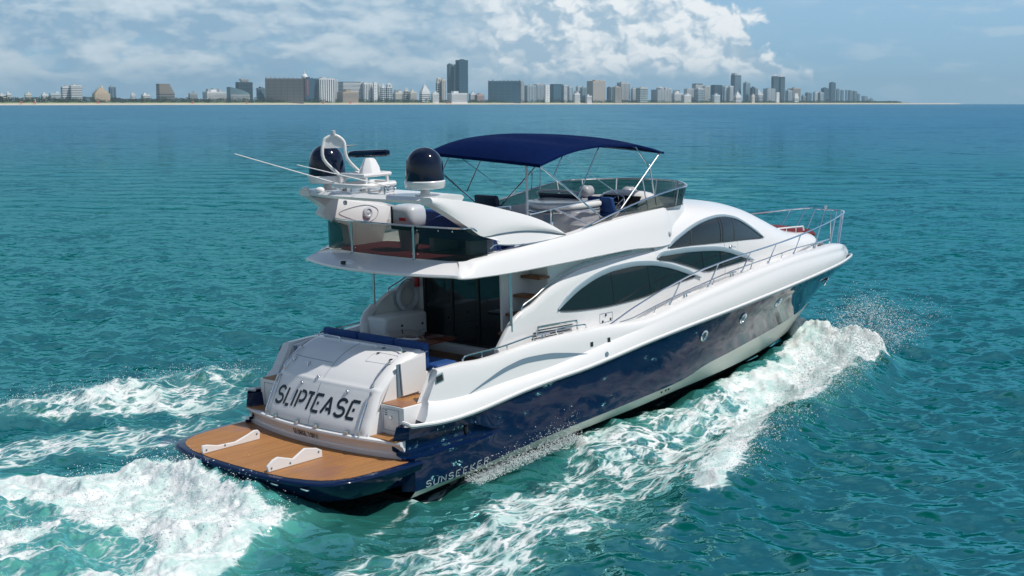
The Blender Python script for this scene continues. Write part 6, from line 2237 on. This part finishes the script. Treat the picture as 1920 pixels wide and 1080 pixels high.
RED = mat('red_panel', (0.42, 0.10, 0.07), 0.6)


def face_bars(b, hw, hd, z0, z1, kind, step, frac, proud=0.5):
    """bars standing proud of the four walls: horizontal bands, vertical strips or a grid"""
    e = proud
    if kind in ('h', 'grid'):
        n = max(1, int((z1 - z0) / step))
        st = (z1 - z0) / n
        for i in range(n):
            a = z0 + (i + 0.5 - frac / 2) * st
            c = a + frac * st
            b.add([(-hw - e, -hd - e, a), (hw + e, -hd - e, a), (hw + e, hd + e, a), (-hw - e, hd + e, a), (-hw - e, -hd - e, c), (hw + e, -hd - e, c), (hw + e, hd + e, c), (-hw - e, hd + e, c)],
                  [(0, 1, 5, 4), (1, 2, 6, 5), (2, 3, 7, 6), (3, 0, 4, 7), (4, 5, 6, 7), (3, 2, 1, 0)])
    if kind in ('v', 'grid'):
        e2 = e * (1.25 if kind == 'grid' else 1.0)
        for half_, other, ax in ((hw, hd, 0), (hd, hw, 1)):
            n = max(2, int(2 * half_ / step))
            st = 2 * half_ / n
            for i in range(n):
                a = -half_ + (i + 0.5 - frac / 2) * st
                c = a + frac * st
                for sg in (-1, 1):
                    p0, p1 = sg * other, sg * (other + e2)
                    lo, hi = min(p0, p1), max(p0, p1)
                    if ax == 0:
                        b.box((a, lo, z0), (c, hi, z1))
                    else:
                        b.box((lo, a, z0), (hi, c, z1))


def cyl(b, r, z0, z1, cx=0, cy=0, n=20, r2=None):
    b.lathe([(r, z0), (r if r2 is None else r2, z1)], (cx, cy, 0), n)


def building(ex, no, W_, H_, style, pal, top, label):
    rot = math.radians(-34 - 12 * RNG.random())
    ratio = 0.55
    w_ = W_ / (math.cos(rot) + ratio * abs(math.sin(rot)))
    hw, hd = w_ / 2, w_ * ratio / 2
    if W_ > 90:
        rot = math.radians(-10)
        hd = 14
        hw = (W_ / 2 - hd * math.sin(math.radians(10))) / math.cos(rot)
    root = empty('building', (ex, no + hd, drop(ex, no) + 1.0))
    root.rotation_euler = (0, 0, -rot * 0.9)
    tag(root, label, 'building')
    H = H_ - 1.0
    small = H < 26
    wm = PM[pal]
    b = MB()
    win = MB()
    winmat = WIN_D
    roofs = []
    if style == 'low':
        b.box((-hw, -hd, 0), (hw, hd, H * 0.86))
        a = -0.8 + 0.9 * RNG.random()
        b.box((hw * a, -hd * 0.6, H * 0.86), (hw * (a + 0.6), hd * 0.6, H))
        face_bars(win, hw, hd, H * 0.15, H * 0.75, 'h', 4.0, 0.32, 0.2)
    elif style in ('plain',):
        b.box((-hw, -hd, 0), (hw, hd, H))
        face_bars(win, hw * 0.2, hd, H * 0.1, H * 0.9, 'h', 9, 0.2, 0.3)
    elif style in ('h', 'grid', 'v', 'g'):
        b.box((-hw, -hd, 0), (hw, hd, H))
        if style == 'h':
            if pal in ('bronze', 'lightblue', 'pale', 'bluegrey', 'grey'):
                face_bars(win, hw, hd, 3, H - 1, 'h', 4.8, 0.42, 0.9)
                winmat = SLAB if pal != 'bronze' else PM['brown']
                face_bars(b, hw, hd, 0, H - 1, 'v', max(14.0, W_ / 7), 0.14, 1.4)
            else:
                face_bars(win, hw, hd, 3, H - 2, 'h', 4.6, 0.33, 0.4)
        elif style == 'grid':
            face_bars(win, hw, hd, 4, H - 3, 'grid', 7.5, 0.42, 0.45)
            winmat = PM['grey'] if pal == 'gold' else WIN_B
        elif style == 'v':
            face_bars(win, hw, hd, 4, H - 4, 'v', max(7.0, W_ / 8), 0.40, 0.45)
            winmat = WIN_D if pal in ('white', 'cream', 'blackwhite') else (WIN_B if pal != 'slate' else MULL)
        else:
            face_bars(win, hw, hd, 2, H, 'h', 11.0, 0.12, 0.3)
            face_bars(win, hw, hd, 2, H, 'v', max(8.0, W_ / 6), 0.10, 0.35)
            winmat = MULL
    elif style == 'deco':
        for f_, z0, z1 in ((1.0, 0, 0.60), (0.82, 0.60, 0.70), (0.62, 0.70, 0.80), (0.36, 0.80, 0.90)):
            b.box((-hw * f_, -hd * f_, H * z0), (hw * f_, hd * f_, H * z1))
        cyl(b, hw * 0.20, H * 0.90, H * 0.98, hw * 0.1, 0, 8, hw * 0.13)
        cyl(b, hw * 0.11, H * 0.98, H * 1.10, hw * 0.1, 0, 8, 0.2)
        for sx_ in (-0.8, -0.4, 0.0, 0.4, 0.8):
            b.box((sx_ * hw - 1.6, -hd - 0.6, 0), (sx_ * hw + 1.6, -hd, H * 0.62))
        face_bars(win, hw * 0.99, hd, 4, H * 0.57, 'h', 6.5, 0.34, 0.12)
        winmat = PM['tan']
    elif style in ('step', 'stepc'):
        n = 5
        for i in range(n):
            if style == 'step':
                b.box((-hw, -hd, H * (0.5 + 0.1 * i) if i else 0), (hw * (1 - 0.36 * i / (n - 1) * 1.6), hd, H * (0.6 + 0.1 * i)))
            else:
                f_ = 1 - 0.2 * i
                b.box((-hw * f_, -hd * f_, H * (0.6 + 0.09 * i) if i else 0), (hw * f_, hd * f_, H * (0.69 + 0.09 * i) if i < 4 else H))
        if style == 'stepc':
            cyl(b, hw * 0.14, H, H * 1.14, 0, 0, 8, 0.3)
        face_bars(win, hw, hd, 3, H * 0.55, 'h', 6.5, 0.42, 0.35)
    elif style == 'dome':
        b.box((-hw, -hd, 0), (hw, hd, H))
        r = hw * 0.95
        cyl(b, r, H, H + r * 0.35, 0, 0, 24)
        prof = [(r * 0.96 * math.cos(a), H + r * 0.35 + r * 1.0 * math.sin(a)) for a in np.linspace(0, 1.25, 9)]
        b.lathe(prof, (0, 0, 0), 24)
        cyl(b, r * 0.30, H + r * 1.28, H + r * 1.62, 0, 0, 12)
        cyl(b, r * 0.16, H + r * 1.62, H + r * 2.5, 0, 0, 8, 0.3)
        face_bars(win, hw, hd, 4, H - 4, 'h', 7, 0.4, 0.35)
        cyl(win, r * 1.02, H + r * 0.06, H + r * 0.14, 0, 0, 24)
        cyl(win, r * 1.02, H + r * 0.22, H + r * 0.29, 0, 0, 24)
    elif style in ('point', 'arch'):
        b.box((-hw, -hd, 0), (hw, hd, H * 0.84))
        if style == 'point':
            b.box((-hw * 0.6, -hd * 0.6, H * 0.84), (hw * 0.6, hd * 0.6, H * 0.92))
            b.lathe([(hw * 0.6, H * 0.92), (0.2, H * 1.06)], (0, 0, 0), 4)
        else:
            b.box((-hw * 0.75, -hd, H * 0.84), (-hw * 0.35, hd, H * 0.95))
            b.box((hw * 0.35, -hd, H * 0.84), (hw * 0.75, hd, H * 0.95))
            b.prism([(-hw * 0.75, -hd, H * 0.95), (hw * 0.75, -hd, H * 0.95), (hw * 0.5, -hd, H), (0, -hd, H * 1.03), (-hw * 0.5, -hd, H)], (0, 2 * hd, 0))
        face_bars(win, hw, hd, 3, H * 0.8, 'h', 6.5, 0.42, 0.35)
        face_bars(win, hw, hd, 3, H * 0.8, 'v', max(7, W_ / 4), 0.2, 0.5)
    elif style in ('curve', 'curve2'):
        n = 12
        rings_ = []
        for i in range(n + 1):
            u = -1 + 2 * i / n
            zt = H * (0.62 + 0.38 * (0.5 - 0.5 * u) ** (0.7 if style == 'curve' else 1.6))
            rings_.append([(u * hw, -hd * (1 - 0.25 * u * u), 0), (u * hw, -hd * (1 - 0.25 * u * u), zt), (u * hw, hd, zt), (u * hw, hd, 0)])
        b.loft(rings_, cap0=True, cap1=True)
        face_bars(win, hw * 0.98, hd, 3, H * 0.58, 'h', 5.5, 0.42, 0.4)
        winmat = SLAB if style == 'curve' else WIN_D
    body = b.build('wall', wm, root, smooth=30, weld=0)
    if win.f:
        win.build('window', winmat, body, smooth=0, weld=0)
    # roof features
    rf = MB()
    rm = ROOF
    if top == 'pent' or (top == '' and not small and style in ('h', 'v', 'g', 'grid')):
        a = -0.5 + 0.5 * RNG.random()
        rf.box((hw * a - hw * 0.25, -hd * 0.5, H), (hw * a + hw * 0.28, hd * 0.5, H + 3.0 + 2.5 * RNG.random()))
        rf.box((hw * 0.45, -hd * 0.3, H), (hw * 0.62, hd * 0.3, H + 2.4))
        if style == 'g':
            rm = ROOFD
    elif top == 'cap':
        rf.box((-hw * 0.4, -hd * 0.5, H), (hw * 0.55, hd * 0.5, H + 5))
        rf.box((-hw * 0.55, -hd * 0.6, H + 5), (hw * 0.6, hd * 0.6, H + 11))
    elif top in ('flat', 'darkcap'):
        rf.box((-hw * 0.96, -hd * 0.9, H), (hw * 0.96, hd * 0.9, H + (3.0 if top == 'flat' else 5.5)))
        rm = ROOFD
    elif top == 'comb':
        n = max(8, int(W_ / 14))
        for i in range(n):
            u = -0.96 + 1.92 * i / (n - 1)
            hh = 2.0 + 4.0 * RNG.random()
            rf.box((u * hw - 2.6, -hd * 0.6, H), (u * hw + 2.6, hd * 0.6, H + hh))
    elif top == 'towers':
        for u in (-0.7, -0.15, 0.5):
            hh = 2.0 + 4.5 * RNG.random()
            rf.box((u * hw - hw * 0.07, -hd * 0.5, H * 0.8), (u * hw + hw * 0.07, hd * 0.5, H + hh))
    elif top == 'drum':
        cyl(rf, hw * 0.42, H, H + 8, -hw * 0.2, 0, 20)
        cyl(rf, hw * 0.36, H + 8, H + 13, -hw * 0.2, 0, 20, hw * 0.1)
        rf.box((hw * 0.35, -hd * 0.6, H), (hw * 0.9, hd * 0.6, H + 5))
    elif top == 'arcroof':
        rf.prism([(-hw * 0.7, -hd, H), (hw * 0.7, -hd, H), (0, -hd, H + 5)], (0, 2 * hd, 0))
    elif top == 'corner':
        rf.box((-hw * 0.95, -hd * 0.8, H), (-hw * 0.1, hd * 0.8, H + 9))
        rf.box((-hw * 0.1, -hd * 0.8, H), (hw * 0.9, hd * 0.8, H + 2.5))
    elif top == 'spire':
        rf.lathe([(hw * 0.95, H), (hw * 0.62, H + 6), (hw * 0.30, H + 11), (0.2, H + 19)], (0, 0, 0), 4)
        rm = SLAB
    if rf.f:
        rf.build('roof', rm, root, smooth=0, weld=0)
    if pal == 'bluered':
        b = MB()
        b.box((-hw * 0.75, -hd - 0.8, H * 0.35), (-hw * 0.45, -hd, H * 0.95))
        b.box((-hw - 0.8, -hd * 0.4, H * 0.2), (-hw, hd * 0.3, H))
        b.build('red_panel', RED, root, smooth=0)
    return root


for row in CITY:
    building(*row)

# ------------------------------------------------------------------ trees along the beach
LEAF = mat('shore_foliage', (0.034, 0.060, 0.020), 0.9, vary=0.45, vscale=0.05)


def build_treeline():
    n = 52000
    t = RNG.random(n) * 5.55 + 1.0
    cx = np.interp(t, range(len(COAST)), [c[0] for c in COAST])
    cy = np.interp(t, range(len(COAST)), [c[1] for c in COAST])
    dep_ = 66 + 70 * RNG.random(n)
    x = cx - dep_ * 0.3
    y = cy + dep_
    hmax = 6.5 + 14.0 * vfbm(x / 28.0, y / 33.0, 4, 71) + 6.0 * (vfbm(x / 9.0, y / 9.0, 2, 15) - 0.5)
    hmax *= np.interp(t, [1, 3.2, 4.5, 6.5], [1.05, 1.0, 0.85, 0.75]) * np.interp(dep_, [66, 78, 136], [0.45, 0.9, 1.1])
    z = drop(x, y) + 5.2 + hmax * RNG.random(n) ** 0.8
    s = 0.9 + 1.5 * RNG.random(n)
    ax = RNG.normal(size=(n, 3)); ax /= np.linalg.norm(ax, axis=1)[:, None]
    bx_ = np.cross(ax, RNG.normal(size=(n, 3))); bx_ /= np.linalg.norm(bx_, axis=1)[:, None]
    c = np.stack([x, y, z], -1)
    ax *= s[:, None]; bx_ *= (s * 0.7)[:, None]
    v = np.stack([c - ax, c - bx_, c + ax, c + bx_], 1).reshape(-1, 3).astype(np.float32)
    me = bpy.data.meshes.new('treeline')
    me.vertices.add(len(v)); me.vertices.foreach_set('co', v.ravel())
    me.loops.add(4 * n); me.loops.foreach_set('vertex_index', np.arange(4 * n, dtype=np.int32))
    me.polygons.add(n)
    me.polygons.foreach_set('loop_start', np.arange(0, 4 * n, 4, dtype=np.int32))
    me.polygons.foreach_set('loop_total', np.full(n, 4, np.int32))
    me.update()
    me.materials.append(LEAF)
    o = bpy.data.objects.new('treeline', me)
    COL.objects.link(o)
    tag(o, 'dark green belt of palms and sea grape along the back of the beach', 'trees', kind='stuff')
    # a low band of dune grass in front of it
    rings_ = []
    b = MB()
    for i in range(240):
        tt = 1.0 + i / 239 * 5.6
        x_, y_ = coast_at(tt)
        hh = 2.2 + 1.2 * math.sin(i * 2.3) * math.sin(i * 0.7)
        d = drop(x_, y_)
        rings_.append([(x_ - 12, y_ + 52, d + 4.6), (x_ - 13, y_ + 58, d + 5.0 + hh), (x_ - 16, y_ + 72, d + 5.4 + hh)])
    b.loft(rings_)
    g = b.build('dune_grass', mat('dune_grass_green', (0.15, 0.22, 0.06), 0.9, vary=0.3, vscale=0.04), smooth=60)
    tag(g, 'light green dune grass at the top of the beach', 'grass', kind='stuff')


build_treeline()

TRUNK = mat('palm_trunk', (0.16, 0.12, 0.08), 0.9)


def palm_proto():
    r = empty('palm_tree')
    b = MB()
    b.tube([(0, 0, 0), (0.3, 0.1, 5), (0.2, 0, 10.5)], 0.42, 6, smooth=3, r2=0.28)
    b.build('trunk', TRUNK, r)
    b = MB()
    for k in range(15):
        a = 2.4 * k
        up = 0.2 + 0.9 * ((k * 7) % 15) / 15
        pts = [(0.2, 0, 10.4)]
        for j in range(1, 5):
            q = j / 4
            pts.append((0.2 + 3.6 * q * math.cos(a), 3.6 * q * math.sin(a), 10.4 + up * 2.4 * q - 3.6 * q * q))
        n_ = (-math.sin(a) * 0.55, math.cos(a) * 0.55)
        L_ = [(p[0] + n_[0] * math.sin(math.pi * (0.15 + 0.85 * j / 4)) * 1.2, p[1] + n_[1] * math.sin(math.pi * (0.15 + 0.85 * j / 4)) * 1.2, p[2] - 0.25) for j, p in enumerate(pts)]
        Rr = [(p[0] - n_[0] * math.sin(math.pi * (0.15 + 0.85 * j / 4)) * 1.2, p[1] - n_[1] * math.sin(math.pi * (0.15 + 0.85 * j / 4)) * 1.2, p[2] - 0.25) for j, p in enumerate(pts)]
        b.loft([L_, pts, Rr])
    b.build('crown', LEAF, r, smooth=0, recalc=False, weld=0)
    return tag(r, 'tall palm standing clear of the green belt along the beach', 'palm tree', 'palms along the back of the beach')


def dup(root, loc, rz=0.0, sc=1.0):
    r = root.copy()
    COL.objects.link(r)
    r.location = loc
    r.rotation_euler = (0, 0, rz)
    r.scale = (sc, sc, sc)
    for ch in root.children:
        c = ch.copy()
        COL.objects.link(c)
        c.parent = r
    return r


pp = palm_proto()
for i in range(44):
    t = 1.05 + 5.2 * (i + 0.7 * RNG.random()) / 44
    x, y = coast_at(t)
    o = pp if i == 0 else dup(pp, (0, 0, 0))
    o.location = (x - 20, y + 68 + 22 * RNG.random(), drop(x, y) + 5.2)
    o.rotation_euler = (0, 0, RNG.random() * 6)
    s = 1.25 + 0.6 * RNG.random()
    o.scale = (s, s, s)

# lifeguard huts, parasols, a beached catamaran sail
HUT = mat('orange_hut_paint', (0.62, 0.14, 0.05), 0.6)


def hut_proto():
    r = empty('lifeguard_hut')
    b = MB()
    for sx_ in (-2, 2):
        for sy_ in (-2, 2):
            b.box((sx_ - 0.2, sy_ - 0.2, 0), (sx_ + 0.2, sy_ + 0.2, 1.8))
    b.build('stilts', TRUNK, r)
    b = MB()
    b.box((-3, -2.6, 1.8), (3, 2.6, 4.9))
    b.build('cabin', HUT, r)
    b = MB()
    b.loft([[(-3.8, -3.4, 4.9), (3.8, -3.4, 4.9), (3.8, 3.4, 4.9), (-3.8, 3.4, 4.9)], [(-0.5, -0.3, 6.6), (0.5, -0.3, 6.6), (0.5, 0.3, 6.6), (-0.5, 0.3, 6.6)]], closed=True, cap1=True)
    b.build('roof', HUT, r)
    return tag(r, 'small orange lifeguard hut on stilts on the white beach', 'beach hut', 'lifeguard huts on the beach')


hp_ = hut_proto()
for i, (x, y) in enumerate(((-1287, 3658), (-1268, 3705), (-1166, 3930), (-980, 4284), (-850, 4478), (-640, 4740), (-560, 4838), (-240, 5205))):
    o = hp_ if i == 0 else dup(hp_, (0, 0, 0), 0.4 * i)
    o.location = (x, y + 10, drop(x, y) + 3.2)
PARA = mat('blue_parasol_cloth', (0.02, 0.13, 0.50), 0.7)


def para_proto():
    r = empty('beach_parasol')
    b = MB()
    b.tube([(0, 0, 0), (0, 0, 2.5)], 0.06, 5)
    b.build('pole', SLAB, r)
    b = MB()
    b.lathe([(1.7, 2.1), (0.9, 2.5), (0.02, 2.8)], (0, 0, 0), 10)
    b.build('canopy', PARA, r)
    return tag(r, 'tiny blue parasol in the long row on the beach below the beige tower', 'parasol', 'blue parasols in a row on the beach')


pr_ = para_proto()
for i in range(26):
    f_ = i / 25
    x, y = -1158 + 66 * f_, 3950 + 128 * f_
    o = pr_ if i == 0 else dup(pr_, (0, 0, 0), i)
    o.location = (x, y, drop(x, y) + 3.4)
cs = empty('beached_catamaran', (-1265, 3716, drop(-1265, 3716) + 3.4))
tag(cs, 'white sail of a catamaran pulled up on the beach at far left', 'catamaran')
b = MB()
b.prism([(-2.2, 0, 1.0), (2.6, 0, 1.2), (1.0, 0, 5), (-0.6, 0, 14), (-1.6, 0, 15)], (0, 0.2, 0))
b.build('sail', PM['white'], cs)
b = MB()
for yy in (-1.3, 1.3):
    b.tube([(-3, yy, 0.4), (-1, yy, 0.25), (2.6, yy, 0.3), (3.2, yy, 0.6)], 0.32, 7, smooth=3)
b.build('hulls', PM['white'], cs)
# ------------------------------------------------------------------ spray: droplets thrown up by the bow, the stern and the hull side
def spray_mat(name, alpha_attr):
    """torn water: white, letting light through from behind; sheets are full of holes"""
    m = bpy.data.materials.new(name)
    m.use_nodes = True
    w = NT(m.node_tree)
    d = w('ShaderNodeBsdfDiffuse', Color=(0.90, 0.93, 0.93, 1.0))
    t = w('ShaderNodeBsdfTranslucent', Color=(0.88, 0.93, 0.93, 1.0))
    s = w('ShaderNodeMixShader', _0=0.5, _1=d.outputs[0], _2=t.outputs[0])
    if alpha_attr:
        tc = w('ShaderNodeTexCoord')
        at = w('ShaderNodeAttribute', {'attribute_name': alpha_attr}).outputs['Fac']
        n1 = w.noise(tc.outputs['Object'], 2.6, 7.0, 0.70)
        n2 = w.noise(tc.outputs['Object'], 14.0, 4.0, 0.65)
        v = w.m('ADD', w.m('ADD', w.m('MULTIPLY', w.m('SUBTRACT', n1, 0.5), 2.0), w.m('MULTIPLY', w.m('SUBTRACT', n2, 0.5), 1.3)), w.m('MULTIPLY', w.m('SUBTRACT', at, 0.5), 1.7))
        tr = w('ShaderNodeBsdfTransparent')
        s = w('ShaderNodeMixShader', _0=w.ss(v, -0.15, 0.55), _1=tr.outputs[0], _2=s.outputs[0])
    w('ShaderNodeOutputMaterial', Surface=s)
    return m


DROP = spray_mat('water_droplet', None)
ICO_V, ICO_F = None, None


def ico():
    global ICO_V, ICO_F
    t = (1 + 5 ** 0.5) / 2
    v = np.array([(-1, t, 0), (1, t, 0), (-1, -t, 0), (1, -t, 0), (0, -1, t), (0, 1, t), (0, -1, -t), (0, 1, -t), (t, 0, -1), (t, 0, 1), (-t, 0, -1), (-t, 0, 1)], float)
    ICO_V = v / np.linalg.norm(v[0])
    ICO_F = np.array([(0, 11, 5), (0, 5, 1), (0, 1, 7), (0, 7, 10), (0, 10, 11), (1, 5, 9), (5, 11, 4), (11, 10, 2), (10, 7, 6), (7, 1, 8), (3, 9, 4), (3, 4, 2), (3, 2, 6), (3, 6, 8), (3, 8, 9), (4, 9, 5), (2, 4, 11), (6, 2, 10), (8, 6, 7), (9, 8, 1)])


ico()


def droplets(name, pts, rad, label):
    n = len(pts)
    st = 1.0 + 1.4 * RNG.random(n)
    v = ICO_V[None] * rad[:, None, None]
    v = np.stack([v[:, :, 0] * st[:, None], v[:, :, 1], v[:, :, 2]], -1)
    a = RNG.random(n) * math.pi
    ca, sa = np.cos(a)[:, None], np.sin(a)[:, None]
    v = np.stack([v[:, :, 0] * ca - v[:, :, 1] * sa, v[:, :, 0] * sa + v[:, :, 1] * ca, v[:, :, 2]], -1) + pts[:, None, :]
    f_ = (ICO_F[None] + 12 * np.arange(n)[:, None, None]).reshape(-1)
    me = bpy.data.meshes.new(name)
    me.vertices.add(12 * n)
    me.vertices.foreach_set('co', v.reshape(-1).astype(np.float32))
    me.loops.add(len(f_))
    me.loops.foreach_set('vertex_index', f_.astype(np.int32))
    k = len(f_) // 3
    me.polygons.add(k)
    me.polygons.foreach_set('loop_start', np.arange(0, 3 * k, 3, dtype=np.int32))
    me.polygons.foreach_set('loop_total', np.full(k, 3, np.int32))
    me.polygons.foreach_set('use_smooth', np.ones(k, bool))
    me.update()
    me.materials.append(DROP)
    o = bpy.data.objects.new(name, me)
    COL.objects.link(o)
    return tag(o, label, 'spray', kind='stuff')


def along(pts, n):
    """random points along a polyline with per-point data interpolated"""
    P_ = np.array(pts, float)
    t = RNG.random(n) * (len(P_) - 1)
    i = np.minimum(t.astype(int), len(P_) - 2)
    f_ = (t - i)[:, None]
    return P_[i] * (1 - f_) + P_[i + 1] * f_


def to_world(b):
    Mx = np.array(YM)
    return b @ Mx[:3, :3].T + Mx[:3, 3]


# bow: a fan leaving the hull between the stem and the shoulder, thrown outwards (boat coordinates)
def fan(u, k, lift=1.0):
    root = np.stack([12.2 + 6.1 * u, -(0.22 + 2.0 * (1 - u) ** 0.8) - 0.08, 0.10 + 0.84 * u], -1)
    tip = np.stack([11.8 + 6.0 * u, -(4.0 - 0.35 * u), -0.06 + 0.72 * u], -1)
    p = root + (tip - root) * k[:, None]
    p[:, 2] += np.sin(np.pi * np.minimum(1, k)) * (0.16 + 0.34 * u) * lift
    return p


n = 7000
u = RNG.random(n) ** 0.8
k = 0.55 + 0.62 * RNG.random(n)
p = fan(u, k)
p[:, 2] += -0.02 + 0.16 * RNG.exponential(size=n)
p += RNG.normal(size=(n, 3)) * np.array((0.18, 0.22, 0.03))
rad = 0.004 + 0.010 * RNG.random(n) ** 3
n2 = 1100
u = RNG.random(n2)
q = np.stack([16.4 + 2.6 * u, -(1.2 + 3.3 * RNG.random(n2)), 0.70 + 0.55 * RNG.random(n2) ** 1.7 + 0.2 * u], -1)
rad2 = 0.004 + 0.008 * RNG.random(n2) ** 3
droplets('bow_spray', to_world(np.concatenate([p, q])), np.concatenate([rad, rad2]), 'white droplets flung out above the bow wave on the near side')

# crest of the bow wave
P0 = [(9.6, 38.6, 0.75), (9.05, 36.66, 0.68), (8.32, 34.86, 0.5), (7.23, 32.95, 0.40), (5.92, 30.73, 0.42), (4.98, 28.63, 0.45), (4.13, 26.47, 0.34)]
p = along(P0, 6500)
p += RNG.normal(size=p.shape) * np.array((0.34, 0.34, 0.0))
p[:, 2] += -0.06 + 0.16 * RNG.exponential(size=len(p)) - 0.05
rad = 0.004 + 0.009 * RNG.random(len(p)) ** 3
droplets('crest_spray', p, rad, 'droplets along the breaking crest of the bow wave')

# stern boil and its edge at the platform
b = RNG.random((9000, 2))
px_ = -2.2 - 7.2 * b[:, 0] ** 1.2
py_ = -2.4 + 5.0 * b[:, 1]
w3 = to_world(np.stack([px_, py_, np.zeros(len(px_))], -1))
zz, _, _, fo_, _ = sea_height(w3[:, 0].copy(), w3[:, 1].copy())
w3[:, 2] = zz + 0.015 + 0.10 * RNG.exponential(size=len(zz))
w3 = w3[fo_ > 0.55]
rad = 0.004 + 0.008 * RNG.random(len(w3)) ** 3
p = along([(-6.9, 27.0, 0.45), (-6.2, 26.5, 0.45), (-5.6, 25.9, 0.42), (-4.9, 25.2, 0.38), (-4.0, 24.5, 0.32)], 450)
p += RNG.normal(size=p.shape) * np.array((0.22, 0.22, 0.05))
p[:, 2] += -0.08 + 0.09 * RNG.exponential(size=len(p))
droplets('stern_spray', np.concatenate([w3, p]), np.concatenate([rad, 0.004 + 0.007 * RNG.random(len(p)) ** 3]), 'droplets leaping from the white boil behind the platform')

# jet along the hull side aft, and scattered drops by the port crest
u = RNG.random(5200)
p = np.stack([1.2 + 3.4 * u, -2.62 - 0.45 * RNG.random(len(u)) * (1 - 0.5 * u), 0.10 + 0.12 * u + 0.13 * RNG.exponential(size=len(u)) * (0.35 + 0.65 * u)], -1)
droplets('hull_spray', to_world(p), 0.004 + 0.007 * RNG.random(len(p)) ** 3, 'fine jet of droplets along the navy hull side')
p = along([(-6.85, 36.4, 0.36), (-8.0, 36.2, 0.40), (-9.12, 35.28, 0.40), (-10.19, 34.21, 0.38), (-11.24, 33.33, 0.36), (-12.2, 32.37, 0.32)], 1800)
p += RNG.normal(size=p.shape) * np.array((0.35, 0.35, 0.0))
p[:, 2] += 0.10 * RNG.exponential(size=len(p)) - 0.03
droplets('port_spray', p, 0.004 + 0.008 * RNG.random(len(p)) ** 3, 'droplets along the broken crest on the far side of the stern')

# ------------------------------------------------------------------ sea air between the camera and the far shore
b = MB()
b.box((-16500, -16500, -60.0), (16500, 16500, 260.0))
hz_ = bpy.data.materials.new('sea_haze')
hz_.use_nodes = True
w = NT(hz_.node_tree)
pv = w('ShaderNodeVolumePrincipled', Density=5.5e-5)
pv.inputs['Color'].default_value = (0.58, 0.84, 1.0, 1.0)
pv.inputs['Anisotropy'].default_value = 0.15
w('ShaderNodeOutputMaterial', Volume=pv)
o = b.build('haze', hz_, smooth=0)
tag(o, kind='stuff')
